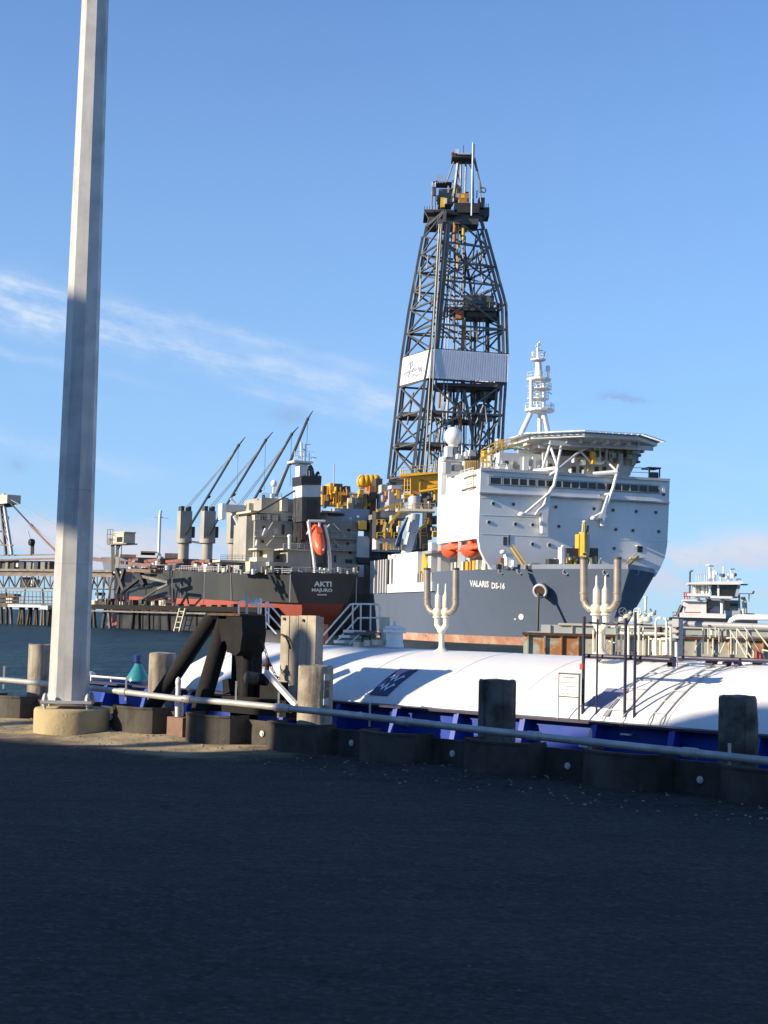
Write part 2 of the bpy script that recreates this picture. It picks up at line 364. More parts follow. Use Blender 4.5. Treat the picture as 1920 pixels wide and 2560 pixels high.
# ================================================================== SETTING
WZ = -2.5                                             # water level
def mat_ground():
    m = bpy.data.materials.new('quay_surface'); m.use_nodes = True; t = NT(m.node_tree); m.node_tree.nodes.clear(); L = m.node_tree.links
    out = t.n('ShaderNodeOutputMaterial'); b = t.n('ShaderNodeBsdfPrincipled'); L.new(b.outputs[0], out.inputs[0])
    geo = t.n('ShaderNodeNewGeometry')
    def nz(sc, det=6, ro=.6, off=0, sy=1.0):
        mp = t.n('ShaderNodeMapping'); L.new(geo.outputs['Position'], mp.inputs['Vector']); mp.inputs['Scale'].default_value = (sc, sc * sy, sc); mp.inputs['Location'].default_value = (off, off, 0)
        n = t.n('ShaderNodeTexNoise'); n.inputs['Scale'].default_value = 1; n.inputs['Detail'].default_value = det; n.inputs['Roughness'].default_value = ro
        L.new(mp.outputs[0], n.inputs['Vector']); return n.outputs['Fac']
    dot = t.n('ShaderNodeVectorMath', operation='DOT_PRODUCT'); L.new(geo.outputs['Position'], dot.inputs[0]); dot.inputs[1].default_value = NQ
    D = t.m('ADD', dot.outputs['Value'], t.m('MULTIPLY', t.m('SUBTRACT', nz(1.1, 5, .65), .5), 1.6))
    dt2 = t.n('ShaderNodeVectorMath', operation='DOT_PRODUCT'); L.new(geo.outputs['Position'], dt2.inputs[0]); dt2.inputs[1].default_value = DQ
    along = t.m('ADD', dt2.outputs['Value'], t.m('MULTIPLY', t.m('SUBTRACT', nz(.9, 5, .65, 40), .5), 2.0))
    dirt = t.m('MULTIPLY', t.ramp(D, 9.5, 10.3), t.m('SUBTRACT', 1, t.ramp(along, -12.6, -11.2)))
    fine = nz(38, 4, .7, 3); mid = t.ramp(nz(.55, 6, .65, 8, 2.2), .38, .64); patch = t.ramp(nz(.22, 4, .6, 31), .42, .60)
    asp = t.mix(t.m('MULTIPLY', mid, .75), (.062, .062, .062), (.028, .031, .037))
    asp = t.mix(t.m('MULTIPLY', patch, .5), asp, (.074, .073, .070))
    asp = t.mix(t.m('MULTIPLY', t.ramp(fine, .52, .72), .75), asp, (.15, .145, .135))
    asp = t.mix(t.m('MULTIPLY', t.ramp(nz(26, 3, .7, 13), .60, .70), .7), asp, (.012, .012, .014))
    vc = t.n('ShaderNodeTexVoronoi'); vc.inputs['Scale'].default_value = 34; L.new(geo.outputs['Position'], vc.inputs['Vector'])
    sv = t.n('ShaderNodeSeparateColor'); L.new(vc.outputs['Color'], sv.inputs[0])
    asp = t.mix(t.m('MULTIPLY', t.ramp(sv.outputs[0], .5, 1.0), .55), asp, (.125, .123, .117))
    asp = t.mix(t.m('MULTIPLY', t.ramp(sv.outputs[1], .6, .95), .6), asp, (.016, .017, .019))
    clump = t.ramp(nz(5.5, 6, .75, 51, 1.8), .40, .62)
    asp = t.mix(t.m('MULTIPLY', clump, .4), asp, (.022, .024, .028))
    stk = t.ramp(nz(.45, 6, .7, 63, 7.0), .50, .66)
    asp = t.mix(t.m('MULTIPLY', stk, .45), asp, (.020, .022, .024))
    ve = t.n('ShaderNodeTexVoronoi', feature='DISTANCE_TO_EDGE'); ve.inputs['Scale'].default_value = .42
    wv = t.n('ShaderNodeVectorMath', operation='MULTIPLY_ADD'); nzc = t.n('ShaderNodeTexNoise'); nzc.inputs['Scale'].default_value = 1.7; nzc.inputs['Detail'].default_value = 6; L.new(geo.outputs['Position'], nzc.inputs['Vector'])
    L.new(nzc.outputs['Color'], wv.inputs[0]); wv.inputs[1].default_value = (1.1, 1.1, 0); L.new(geo.outputs['Position'], wv.inputs[2]); L.new(wv.outputs[0], ve.inputs['Vector'])
    crk = t.m('MULTIPLY', t.m('SUBTRACT', 1, t.ramp(ve.outputs['Distance'], .003, .014)), t.ramp(nz(.5, 3, .5, 91), .48, .58))
    asp = t.mix(t.m('MULTIPLY', crk, .4), asp, (.010, .010, .010))
    mul = t.n('ShaderNodeMix', data_type='RGBA', blend_type='MULTIPLY'); mul.inputs[0].default_value = 1; L.new(asp, mul.inputs[6]); mul.inputs[7].default_value = (.86, .82, .74, 1); asp = mul.outputs[2]
    # pale grit among the dark chips
    vo = t.n('ShaderNodeTexVoronoi'); vo.inputs['Scale'].default_value = 9; L.new(geo.outputs['Position'], vo.inputs['Vector'])
    grit = t.m('MULTIPLY', t.m('SUBTRACT', 1, t.ramp(vo.outputs['Distance'], .05, .13)), t.ramp(nz(3, 3, .6, 77), .52, .6))
    asp = t.mix(t.m('MULTIPLY', grit, .5), asp, (.17, .165, .15))
    drt = t.mix(t.ramp(nz(2.4, 6, .7, 4), .38, .62), (.50, .39, .23), (.27, .21, .13))
    drt = t.mix(t.m('MULTIPLY', t.ramp(fine, .5, .7), .5), drt, (.12, .10, .07))
    t.put(b.inputs['Base Color'], t.mix(dirt, asp, drt)); b.inputs['Roughness'].default_value = .95
    b.inputs['Specular IOR Level'].default_value = .25
    bp = t.n('ShaderNodeBump'); bp.inputs['Strength'].default_value = .9; bp.inputs['Distance'].default_value = .02
    h = t.m('ADD', nz(30, 6, .75, 5), t.m('MULTIPLY', nz(6, 4, .6, 6), 1.0)); L.new(h, bp.inputs['Height']); L.new(bp.outputs[0], b.inputs['Normal'])
    MATS['quay_surface'] = m
mat_ground()
def mat_water():
    m = bpy.data.materials.new('harbour_water'); m.use_nodes = True; t = NT(m.node_tree); m.node_tree.nodes.clear(); L = m.node_tree.links
    out = t.n('ShaderNodeOutputMaterial'); b = t.n('ShaderNodeBsdfPrincipled'); L.new(b.outputs[0], out.inputs[0])
    geo = t.n('ShaderNodeNewGeometry')
    def nz(sc, det=5, off=0, ro=.6, sy=1.0):
        mp = t.n('ShaderNodeMapping'); L.new(geo.outputs['Position'], mp.inputs['Vector']); mp.inputs['Scale'].default_value = (sc, sc * sy, sc); mp.inputs['Location'].default_value = (off, off, 0); mp.inputs['Rotation'].default_value = (0, 0, .35)
        n = t.n('ShaderNodeTexNoise'); n.inputs['Scale'].default_value = 1; n.inputs['Detail'].default_value = det; n.inputs['Roughness'].default_value = ro
        L.new(mp.outputs[0], n.inputs['Vector']); return n.outputs['Fac']
    pat = t.ramp(nz(.035, 5, 4, .6, .4), .40, .62)
    c = t.mix(pat, (.004, .024, .044), (.013, .050, .052))
    c = t.mix(t.m('MULTIPLY', t.ramp(nz(.11, 6, 33, .7, .35), .46, .66), .7), c, (.002, .012, .026))
    c = t.mix(t.m('MULTIPLY', t.ramp(nz(.26, 6, 53, .7, .30), .54, .70), .6), c, (.035, .085, .090))
    cap = t.ramp(nz(.32, 6, 19, .7, .35), .70, .76)
    c = t.mix(t.m('MULTIPLY', cap, .35), c, (.30, .34, .35))
    t.put(b.inputs['Base Color'], c); b.inputs['Roughness'].default_value = .38; b.inputs['IOR'].default_value = 1.33
    b.inputs['Specular IOR Level'].default_value = .10
    bp = t.n('ShaderNodeBump'); bp.inputs['Strength'].default_value = 1; bp.inputs['Distance'].default_value = 2.6
    L.new(t.m('ADD', nz(.35, 6, 0, .65, .5), t.m('MULTIPLY', nz(1.3, 4, 2), .3)), bp.inputs['Height']); L.new(bp.outputs[0], b.inputs['Normal'])
    MATS['harbour_water'] = m
mat_water()

# water out to the horizon
mb = MB()
xs = [-30000, -6000, -1500] + [-600 + 40 * i for i in range(31)] + [1500, 6000, 30000]
ys = [-20, 0, 20, 60, 120, 200, 300, 400, 600, 1000, 2500, 8000, 40000]
vs = [V3((x, y, WZ)) for y in ys for x in xs]; n = len(xs)
mb.add(vs, [(j * n + i, j * n + i + 1, (j + 1) * n + i + 1, (j + 1) * n + i) for j in range(len(ys) - 1) for i in range(n - 1)])
tag(mb.build('water', 'harbour_water'), kind='structure')

# quay surface
def lin(a, b, n): return [a + (b - a) * i / (n - 1) for i in range(n)]
ts = [-400, -200, -90, -50] + lin(-30, 12, 190) + [30, 80, 200, 400]
ds = [-400, -150, -50, -15] + lin(-3, 11.5, 90)
def gz(t, D):
    if abs(t + 9) > 25 or D < -4: return 0
    p = Q(t, D, 0)
    z = .018 * noise.noise(p * .8) + .010 * noise.noise(p * 3.1) + .006 * noise.noise(p * 9)
    k = max(0, min(1, (D - 10.0) / .9))
    return z * (1 + k) + k * k * .045
vs = [Q(t, D, gz(t, D)) for D in ds for t in ts]; n = len(ts)
mb = MB(); mb.add(vs, [(j * n + i, j * n + i + 1, (j + 1) * n + i + 1, (j + 1) * n + i) for j in range(len(ds) - 1) for i in range(n - 1)])
g = mb.build('quay_ground', 'quay_surface', smooth=True, sharp=180); tag(g, 'dark gravelly asphalt quay with a strip of sand along the wall', kind='structure')

# loose stones: small ones as stuff
def stone(mb, p, r):
    n = 6; rings = []
    for j, (h, k) in enumerate(((-.35, .75), (.15, 1), (.6, .55))):
        rings.append([p + V3((r * k * random.uniform(.75, 1.2) * math.cos(2 * math.pi * i / n), r * k * random.uniform(.75, 1.2) * math.sin(2 * math.pi * i / n), r * h)) for i in range(n)])
    mb.loft(rings)
mk('stone_grey', (.11, .108, .10), (.05, .05, .05), .9, scale=4, amt=1)
mk('stone_sand', (.33, .27, .18), (.17, .14, .10), .9, scale=4, amt=1)
mb = MB()
for i in range(1500):
    t = random.uniform(-24, 2); D = 11.0 - abs(random.gauss(0, 2.6)) if i % 3 else random.uniform(2.5, 11)
    r = random.uniform(.004, .011) * (1.6 if random.random() < .06 else 1)
    stone(mb, Q(t, D, gz(t, D)), r)
tag(mb.build('gravel', 'stone_grey'), 'loose grey gravel scattered over the asphalt', kind='stuff')
mb = MB()
for i in range(900):
    t = random.uniform(-24, 0); D = random.uniform(10.1, 11.35)
    stone(mb, Q(t, D, gz(t, D)), random.uniform(.005, .018))
tag(mb.build('sand_clods', 'stone_sand'), 'sandy clods and chips along the foot of the wall', kind='stuff')

# ================================================================== sheet pile wall
wall = thing('sheet_pile_wall', 'low wall of rusty steel sheet piles along the quay edge', 'wall', Q(-9, 11.2, 0))
T0 = -10.76
for k in range(-8, 8):
    t0 = T0 + 1.41 * k
    top = .335 + random.uniform(-.012, .012)
    # rounded outer pile
    pts = [(t0, 11.40)] + [(t0 + .02 + .78 * i / 8, 11.13 - .13 * math.sin(math.pi * i / 8) ** .6) for i in range(9)] + [(t0 + .82, 11.40)]
    inn = [(t + (.03 if i == 0 else -.03 if i == len(pts) - 1 else 0), d if i in (0, len(pts) - 1) else d + .03) for i, (t, d) in enumerate(pts)]
    poly = [Q(t, d, -3.2) for t, d in pts] + [Q(t, d, -3.2) for t, d in reversed(inn)]
    mb = MB(); mb.prism(poly, V3((0, 0, 3.2 + top)))
    o = mb.build('sheet_pile', 'pile_steel', wall, smooth=True, sharp=30)
    mb = MB(); pp = [Q(t, d - .012, top) for t, d in pts] + [Q(t, d + .03, top) for t, d in reversed(inn)]
    mb.prism(pp, V3((0, 0, .022))); mb.build('cap_strip', 'pile_steel', o)
    # flat inner pile
    mb = MB(); a, b = t0 + .83, t0 + 1.40
    mb.prism([Q(a, 11.36, -3.2), Q(b, 11.36, -3.2), Q(b, 11.39, -3.2), Q(a, 11.39, -3.2)], V3((0, 0, 3.2 + top - .02)))
    o = mb.build('sheet_pile', 'pile_steel', wall)
    c = Q(t0 + 1.1, 11.36, .17)
    mb = MB(); mb.tube(c, c - NQ * .03, .022, 6); mb.tube(c - NQ * .012, c - NQ * .018, .033, 12)
    mb.build('bolt', 'pipe_white', o)
mb = MB(); mb.obox(Q(-9, 11.75, -1.75), DQ * 30, NQ * .3, V3((0, 0, 1.7))); mb.build('fill', 'creosote', wall)

# ================================================================== lamp post on its footing
gp = P(158, 1839, FZ(.01)); FR = rpx(192, gp) / 2
fc = gp + V3((0.0, FR * 1.0, 0)); fc.z = 0
mb = MB(); pr = [(FR * .99, -.3), (FR, .0), (FR, .275), (FR * .985, .30), (FR * .96, .312), (0.01, .312)]
mb.lathe(fc, V3((0, 0, 1)), pr, 48)
for v in mb.v:
    q = noise.noise(v * 6) * .006; v.x += q; v.y += q
tag(mb.build('concrete_footing', 'concrete_warm', smooth=True, sharp=50), 'round tan concrete footing under the tall metal lamp post', 'footing')
pole = thing('lamp_post', 'tall tapered galvanised octagonal lamp post bolted to a round footing', 'lamp post', (fc.x, fc.y, .312))
base = P(171, 1752, FY(fc.y)); pc = V3((base.x, fc.y, .41))
R0 = rpx(95, pc) / 2 * 1.06
topz = 14.0; slope_r = (R0 - rpx(63, P(238, 0, FY(fc.y))) / 2 * 1.06) / (P(238, 0, FY(fc.y)).z - .41)
def prad(z): return R0 - slope_r * (z - .41)
lean = (P(238.5, 0, FY(fc.y)).x - pc.x) / (P(238.5, 0, FY(fc.y)).z - .41)
def pcen(z): return V3((pc.x + lean * (z - .41), pc.y, z))
ORI = math.radians(19.5)
seams = [.41, P(190, 1412, FY(fc.y)).z, P(197, 1227, FY(fc.y)).z, topz]
for i, (z0, z1) in enumerate(zip(seams, seams[1:])):
    mb = MB(); rings = []
    zz = [z0, z0 + .004, z1 - .004, z1]
    for j, z in enumerate(zz):
        r = prad(z) - (.004 if j in (0, 3) and not (i == 0 and j == 0) else 0)
        rings.append([pcen(z) + V3((r * math.cos(ORI + a * math.pi / 4), r * math.sin(ORI + a * math.pi / 4), 0)) for a in range(8)])
    mb.loft(rings); mb.build('shaft_section', 'galvanised', pole)
mb = MB(); hs = FR * .66
rot = ORI - math.pi / 8 + .16
ax = V3((math.cos(rot), math.sin(rot), 0)) * hs; ay = V3((-math.sin(rot), math.cos(rot), 0)) * hs
mb.obox(V3((pc.x, pc.y, .394)), ax, ay, V3((0, 0, .017))); bp_ = mb.build('base_plate', 'galvanised', pole)
for sx in (-1, 1):
    for sy in (-1, 1):
        c = V3((pc.x, pc.y, 0)) + ax * .84 * sx + ay * .84 * sy
        mb = MB(); mb.tube(c + V3((0, 0, .3)), c + V3((0, 0, .49)), .018, 8); mb.tube(c + V3((0, 0, .345)), c + V3((0, 0, .376)), .038, 6); mb.tube(c + V3((0, 0, .412)), c + V3((0, 0, .446)), .038, 6)
        mb.lathe(c, V3((0, 0, 1)), [(.032, .446), (.026, .475), (.008, .50)], 8)
        mb.build('anchor_bolt', 'galvanised', pole)
for a in range(8):                                    # gussets round the foot
    an = ORI + math.pi / 8 + a * math.pi / 4
    d = V3((math.cos(an), math.sin(an), 0)); c = V3((pc.x, pc.y, .412)) + d * R0 * .9
mb = MB(); c = pcen(13.9)                             # luminaire arm far above the picture
mb.tube(c, c + V3((.9, -1.6, .35)), .05, 8); mb.obox(c + V3((1.05, -1.9, .36)), V3((.14, 0, 0)), V3((0, .35, 0)), V3((0, 0, .06))); mb.build('lamp_head', 'galvanised', pole)

# ================================================================== pipe rail
rail = thing('pipe_rail', 'long white pipe rail on short rods above the sheet pile wall', 'pipe rail', Q(-9, 11.1, .3))
pl = QD(11.05)
pipe_px = [(-60, 1692), (0, 1699), (196, 1716), (440, 1746), (580, 1757), (700, 1769), (860, 1785), (1130, 1817), (1400, 1847), (1660, 1875), (1920, 1903), (1990, 1911)]
pp = [P(x, y, pl) for x, y in pipe_px]
prm = .036
for i, (a, b) in enumerate(zip(pp, pp[1:])):
    mb = MB(); mb.tube(a, b, prm, 14); mb.build('pipe', 'rail_pipe', rail, smooth=True)
for x, y in ((308, 1729.5), (470, 1748), (700, 1769), (716, 1771), (1008, 1803), (1335, 1840), (1725, 1882)):
    c = P(x, y, pl); mb = MB(); mb.tube(c - DQ * .07, c + DQ * .07, prm + .009, 14); mb.build('coupling', 'rail_pipe', rail, smooth=True)
for x, y0, y1 in ((11, 1665, 1722), (316, 1697, 1752), (591, 1703, 1762), (697, 1731, 1795), (925, 1757, 1816), (1477, 1823, 1882), (1824, 1858, 1922)):
    a, b = P(x, y0, QD(11.13)), P(x, y1, QD(11.13)); b = V3((a.x, a.y, b.z)); mb = MB(); mb.bar(a, b, .035, .02); mb.build('support_rod', 'rail_pipe', rail)
    c = V3((a.x, a.y, P(x, (y0 + y1) / 2, QD(11.13)).z))

# ================================================================== timber piles (bollards)
def timber(x0, x1, ytop, D, mat, label, lean_=0, tagstrip=False, chunk=False):
    pl = QD(D); r = rpx((x1 - x0) / 2, P((x0 + x1) / 2, ytop, pl)) * .985
    c = P((x0 + x1) / 2, ytop, QD(D + r * .2)); zt = c.z
    o = thing('timber_pile', label, 'pile', V3((c.x, c.y, -.4)), 'round timber piles behind the pipe rail')
    mb = MB(); n = 64; rings = []
    sd = random.uniform(0, 50)
    for z in (-3.2, -.4, -.1, .05, .2, .35, .5, .65, zt - .02, zt):
        if z > zt: continue
        ring = []
        for i in range(n):
            a = 2 * math.pi * i / n
            k = r * (1 + .035 * noise.noise(V3((math.cos(a) * 2.2 + sd, math.sin(a) * 2.2, z * .7))) + .012 * noise.noise(V3((a * 9, sd, z * .4))))
            gr = noise.noise(V3((a * 7.5, sd * 3, z * .25))); k *= 1 - .05 * max(0, gr) ** .7
            if z == zt: k *= .955
            if chunk and .15 < z < zt - .2 and -1.0 < (a - math.pi * 1.85) < .25: k *= 1.10
            ring.append(V3((c.x + k * math.cos(a), c.y + k * math.sin(a), z + (.022 * noise.noise(V3((a * 1.7, sd, 3))) if z > zt - .03 else 0))))
        rings.append(ring)
    mb.loft(rings); sh = mb.build('shaft', mat, o, smooth=True, sharp=40)
    if tagstrip:
        for ya, yb in ((1686, 1702), (1704, 1720), (1724, 1744), (1748, 1764)):
            d = (V3((math.cos(rad(-50)), math.sin(rad(-50)), 0)))
            p = P(826, ya, pl); q = P(826, yb, pl); cc = V3((c.x, c.y, 0)) + d * (r * 1.0)
            mb = MB(); s_ = V3((-d.y, d.x, 0)); mb.obox(cc + V3((0, 0, (p.z + q.z) / 2)), s_ * .035, d * .008, V3((0, 0, abs(p.z - q.z) / 2)))
            mb.build('marker_plate', 'pale_grey' if ya in (1686, 1748) else 'plate_dark', o)
    for k in range(3):
        a = rad(-95 + 40 * k)
    return o
timber(72, 130, 1611, 11.75, 'timber_pale', 'weathered timber pile just left of the lamp post')
timber(373, 441, 1632, 12.62, 'timber_pale', 'pale weathered timber pile beside the leaning black fender timbers')
timber(745, 835, 1664, 11.72, 'timber_pale', 'pale timber pile with a marker strip in front of the upright board', tagstrip=True)
timber(1196, 1292, 1699, 11.70, 'timber_grey', 'dark shaded timber pile in front of the middle of the white tank')
timber(1796, 1892, 1740, 11.70, 'timber_grey', 'dark shaded timber pile with split bark at the right edge', chunk=True)

# ================================================================== black fender dolphin
dol = thing('fender_dolphin', 'black creosoted timber dolphin with two leaning piles and a heavy head', 'dolphin', P(590, 1745, QD(12.0)))
def leaning(xa, ya, xb, yb, wpx, Da, Db):
    a, b = P(xa, ya, QD(Da)), P(xb, yb, QD(Db)); b = b + (b - a) * .35
    r = rpx(wpx / 2, a); mb = MB(); A, U = basis(b - a); rings = []
    for i in range(8):
        f = i / 7; c = a.lerp(b, f)
        rings.append([c + A * r * math.cos(t) * (1 + .06 * noise.noise(V3((t, f * 4, xa)))) + U * r * math.sin(t) * (1 + .06 * noise.noise(V3((t + 9, f * 4, xa)))) for t in [2 * math.pi * k / 16 for k in range(16)]])
    mb.loft(rings); mb.build('leaning_pile', 'creosote', dol, smooth=True, sharp=40)
leaning(533, 1541, 398, 1742, 40, 11.95, 11.62)
leaning(567, 1543, 510, 1742, 45, 11.95, 11.65)
for x0, x1, y0, y1, D, dp in ((568, 602, 1538, 1632, 11.8, .36), ):
    mb = MB(); mb.pbox(x0, y0, x1, y1, QD(D), dp)
    mb.build('head_block', 'creosote', dol)
for x, wd, y0, D in ((594, 24, 1560, 12.0), (621, 30, 1560, 11.95), (641, 22, 1560, 12.15)):
    a = P(x, y0, QD(D)); mb = MB(); mb.tube(V3((a.x, a.y, -3)), a, rpx(wd / 2, a), 14); mb.build('upright_pile', 'creosote', dol, smooth=True)
mb = MB(); mb.pbox(518, 1533, 600, 1539, QD(11.70), .40); mb.build('cap_plate', 'dark_rust', dol)
for pts, D, dp in (([(566, 1537), (604, 1538), (606, 1585), (600, 1628), (588, 1640), (574, 1632), (562, 1600)], 11.72, .38), ([(590, 1625), (612, 1620), (612, 1750), (592, 1750)], 11.9, .28), ([(556, 1700), (570, 1696), (574, 1730), (558, 1736)], 11.8, .15), ([(545, 1545), (566, 1545), (566, 1600), (552, 1605)], 11.8, .2)):
    mb = MB(); mb.pprism(pts, QD(D), dp); mb.build('head_timber', 'creosote', dol)
c0, c1 = P(618, 1694, QD(11.6)), P(645, 1697, QD(11.75))
mb = MB(); mb.tube(c0, c1, rpx(16, c0), 18); mb.build('log_stub', 'timber_grey', dol, smooth=True)
c0, c1 = P(645, 1697, QD(11.75)), P(668, 1700, QD(11.8))
mb = MB(); mb.tube(c0, c1, rpx(15, c0), 18); mb.build('log_stub', 'creosote', dol, smooth=True)
mb = MB(); mb.pbox(640, 1705, 700, 1775, QD(12.05), .3); mb.build('waler', 'creosote', dol)
mb = MB(); mb.pbox(517, 1745, 715, 1785, QD(11.75), .2); mb.build('lower_waler', 'creosote', dol)

mb = MB(); c = P(667, 1665, QD(11.9)); r = rpx(7, c)
mb.lathe(P(667, 1682, QD(11.9)), V3((0, 0, 1)), [(r * .9, 0), (r * .8, r * 2.6), (r * 1.5, r * 2.8), (r * 1.5, r * 3.4), (r, r * 3.6), (r * .7, r * 5), (r * .3, r * 5.5)], 12)
for i in range(4):
    a = i * math.pi / 2; mb.bar(c, c + V3((math.cos(a), math.sin(a), .1)) * r * 2, r * .5, r * .5)
rb = mb.build('rusty_cleat', 'dark_rust', smooth=True); tag(rb, 'small rusty cleat standing beside the black dolphin under the chain', 'cleat')
# chain
ch = thing('mooring_chain', 'rusty hanging chain between the dolphin head and the upright board', 'chain', P(670, 1650, QD(12.0)))
cp = [(651, 1597), (658, 1612), (664, 1630), (670, 1650), (680, 1672), (690, 1690), (698, 1697)]
wp = [P(x, y, QD(12.0)) for x, y in cp]; k = 0
for a, b in zip(wp, wp[1:]):
    m_ = max(2, int((b - a).length / .038))
    for i in range(m_):
        c = a.lerp(b, (i + .5) / m_); d = (b - a).normalized(); s_, u_ = basis(d); ax_ = s_ if k % 2 else u_; k += 1
        mb = MB(); A, U = d * .027, (u_ if k % 2 else s_) * .015
        ring = [c + A * math.cos(t) + U * math.sin(t) for t in [2 * math.pi * j / 10 for j in range(11)]]
        mb.path(ring, .0055, 5); mb.build('link', 'chain_steel', ch, smooth=True)
# white diagonal strut
a, b = P(665, 1680, QD(11.75)), P(742, 1765, QD(11.6)); mb = MB(); mb.bar(a, b, .05, .055)
tag(mb.build('diagonal_strut', 'pipe_white'), 'short white and rust steel strut sloping down from the cleat to the pipe rail', 'strut')

# upright board
bd = thing('fender_board', 'upright weathered plank fender board right of the black dolphin', 'fender board', P(744, 1720, QD(12.12)))
ed = [700, 721.5, 743, 764.5, 787]
for i in range(4):
    mb = MB(); mb.pbox(ed[i] + .6, 1539 + random.uniform(-.6, .8), ed[i + 1] - .6, 1800 if i else 1705, QD(12.12), .07)
    mb.build('plank', 'timber_board', bd)
mb = MB(); mb.pbox(700, 1585, 795, 1597, QD(12.18), .06); mb.build('cross_beam', 'creosote', bd)
mb = MB(); mb.pbox(785, 1542, 794, 1800, QD(12.18), .08); mb.build('edge_timber', 'timber_board', bd)
for x, y in ((712, 1547), (760, 1551)):
    c = P(x, y, QD(12.12)); mb = MB(); mb.tube(c + NQ * .01, c - NQ * .02, rpx(3.6, c), 8); mb.build('bolt', 'dark_rust', bd)
c = P(708, 1587, QD(12.1))
mb = MB(); mb.path([P(x, y, QD(12.08)) for x, y in ((698, 1586), (708, 1587), (716, 1595), (722, 1608), (726, 1622))], .012, 6); mb.build('strap', 'dark_rust', bd)

# standpipe with lever on its brown box
st = thing('valve_standpipe', 'white standpipe with lever rising from a small brown box', 'standpipe', P(440, 1840, FZ(.02)))
pl = QD(10.75)
c = P(440, 1845, FZ(.03)); PLs = (c, -NQ)
mb = MB(); mb.pbox(417, 1793, 456, 1846, PLs, .26); mb.build('box', 'brown_box', st)
mb = MB(); mb.pbox(478, 1786, 490, 1840, (c + NQ * .20, -NQ), .06); mb.build('side_plate', 'concrete_warm', st)
mb = MB(); mb.pbox(444, 1788, 476, 1838, (c + NQ * .23, -NQ), .05); mb.build('back_plate', 'concrete_warm', st)
mb = MB(); mb.ptube([(444, 1795), (446, 1700)], (c + NQ * .1, -NQ), 6.5, 12); mb.build('pipe', 'pipe_white', st, smooth=True)
mb = MB(); p0 = P(446, 1702, (c + NQ * .1, -NQ)); mb.sphere(p0 + V3((0, 0, -.02)), rpx(7.5, p0), 12, 8, (1, 1, 1.9)); mb.build('lever', 'pipe_white', st, smooth=True)
mb = MB(); mb.ptube([(455, 1790), (455, 1740)], (c + NQ * .15, -NQ), 4.5, 10); mb.build('side_pipe', 'pipe_white', st, smooth=True)
mb = MB(); mb.lathe(P(444, 1795, (c + NQ * .1, -NQ)), V3((0, 0, 1)), [(.05, -.02), (.05, .01), (.03, .012)], 12); mb.build('flange', 'pipe_white', st, smooth=True)

# ================================================================== unseen building behind and left of the camera, shaped to cast the quay's shade
tanE = math.tan(SUN_EL); UH = V3((-SUN_H.y, SUN_H.x, 0))
if UH.y < 0: UH = -UH
def uv(p): a = p.dot(SUN_H); return p.dot(UH), p.z - tanE * a
A0 = 24.0
def cast(u, v, a=A0): return SUN_H * a + UH * u + V3((0, 0, v + tanE * a))
blocker = thing('shade_building', 'unseen grey building behind the viewer, shaped to shade the quay', 'shade_building', cast(5, 0, 20) * 1.0)
blocker.location.z = 0
A1 = 12.0
kp = dict(t2=P(1915, 1765, QD(13.4)), t1=P(1560, 1812, QD(12.95)), b1=P(1400, 1850, QD(12.95)), w1=P(692, 1772, QD(11.05)), g2=P(603, 1884, FZ(0)), g1=P(300, 1873, FZ(0)), g0=P(0, 1852, FZ(0)))
U = {k: uv(v) for k, v in kp.items()}
prof = [(-34, -9), (-34, -2.5), (-14, U['t2'][1] + .3), (U['t2'][0] - 1, U['t2'][1] + .3), U['t2'], U['t1'], U['b1'], (U['g2'][0] - .08, U['b1'][1] - .66), (U['g2'][0] - .02, U['g2'][1]), U['g1'], U['g0'], (U['g0'][0] + 1.9, U['g0'][1] - .47), (U['g0'][0] + 1.9, -9)]
mb = MB(); poly = []
for u_, v_ in prof:
    p = cast(u_, v_, A1)
    if v_ == -9: p.z = 0
    poly.append(p)
mb.prism(poly, SUN_H * 22); mb.build('wall', 'blocker_wall', blocker)
mb = MB(); bu = P(757, 1560, QD(12.12)); cu, cv = uv(bu)
vp = [(cu - .20, .8), (cu - .20, cv - .16), (cu - .06, cv - .01), (cu + .08, cv), (cu + .21, cv - .17), (cu + .17, cv - .3), (cu + .19, .8)]
mb.prism([cast(u_, v_, A1 + 1) for u_, v_ in vp], SUN_H * .4); mb.build('board_shade_block', 'grey_paint', blocker)  # block added only to cast the shadow on the upright board
mb = MB(); p, q = cast(4, 0, A1 - .05), cast(9, 0, A1 - .05); p.z = q.z = 0
mb.prism([p, q, q + V3((0, 0, 4.2)), p + V3((0, 0, 4.2))], -SUN_H * .06); mb.build('door', 'grey_paint', blocker)
gal = thing('shade_beam', 'unseen elevated beam on legs, added to shade part of the lamp post', 'conveyor gallery', cast(25, 0, 22)); gal.location.z = 0  # unseen beam added to throw the shadow band on the lamp post
mb = MB(); q1, q2 = uv(pcen(P(190, 1182, FY(fc.y)).z)), uv(pcen(P(215, 750, FY(fc.y)).z))
gu = q1[0] - .33
pts = [cast(gu, q1[1], 22), cast(44, q1[1] + .7, 22), cast(44, q2[1] + .7, 22), cast(gu, q2[1], 22)]
mb.prism(pts, SUN_H * 2.2); mb.build('shade_box', 'blocker_wall', gal)
for u_ in (19.5, 30, 41):
    mb = MB(); p = cast(u_, 4.6, 23); mb.tube(V3((p.x, p.y, 0)), p, .22, 8); mb.build('leg', 'grey_paint', gal)
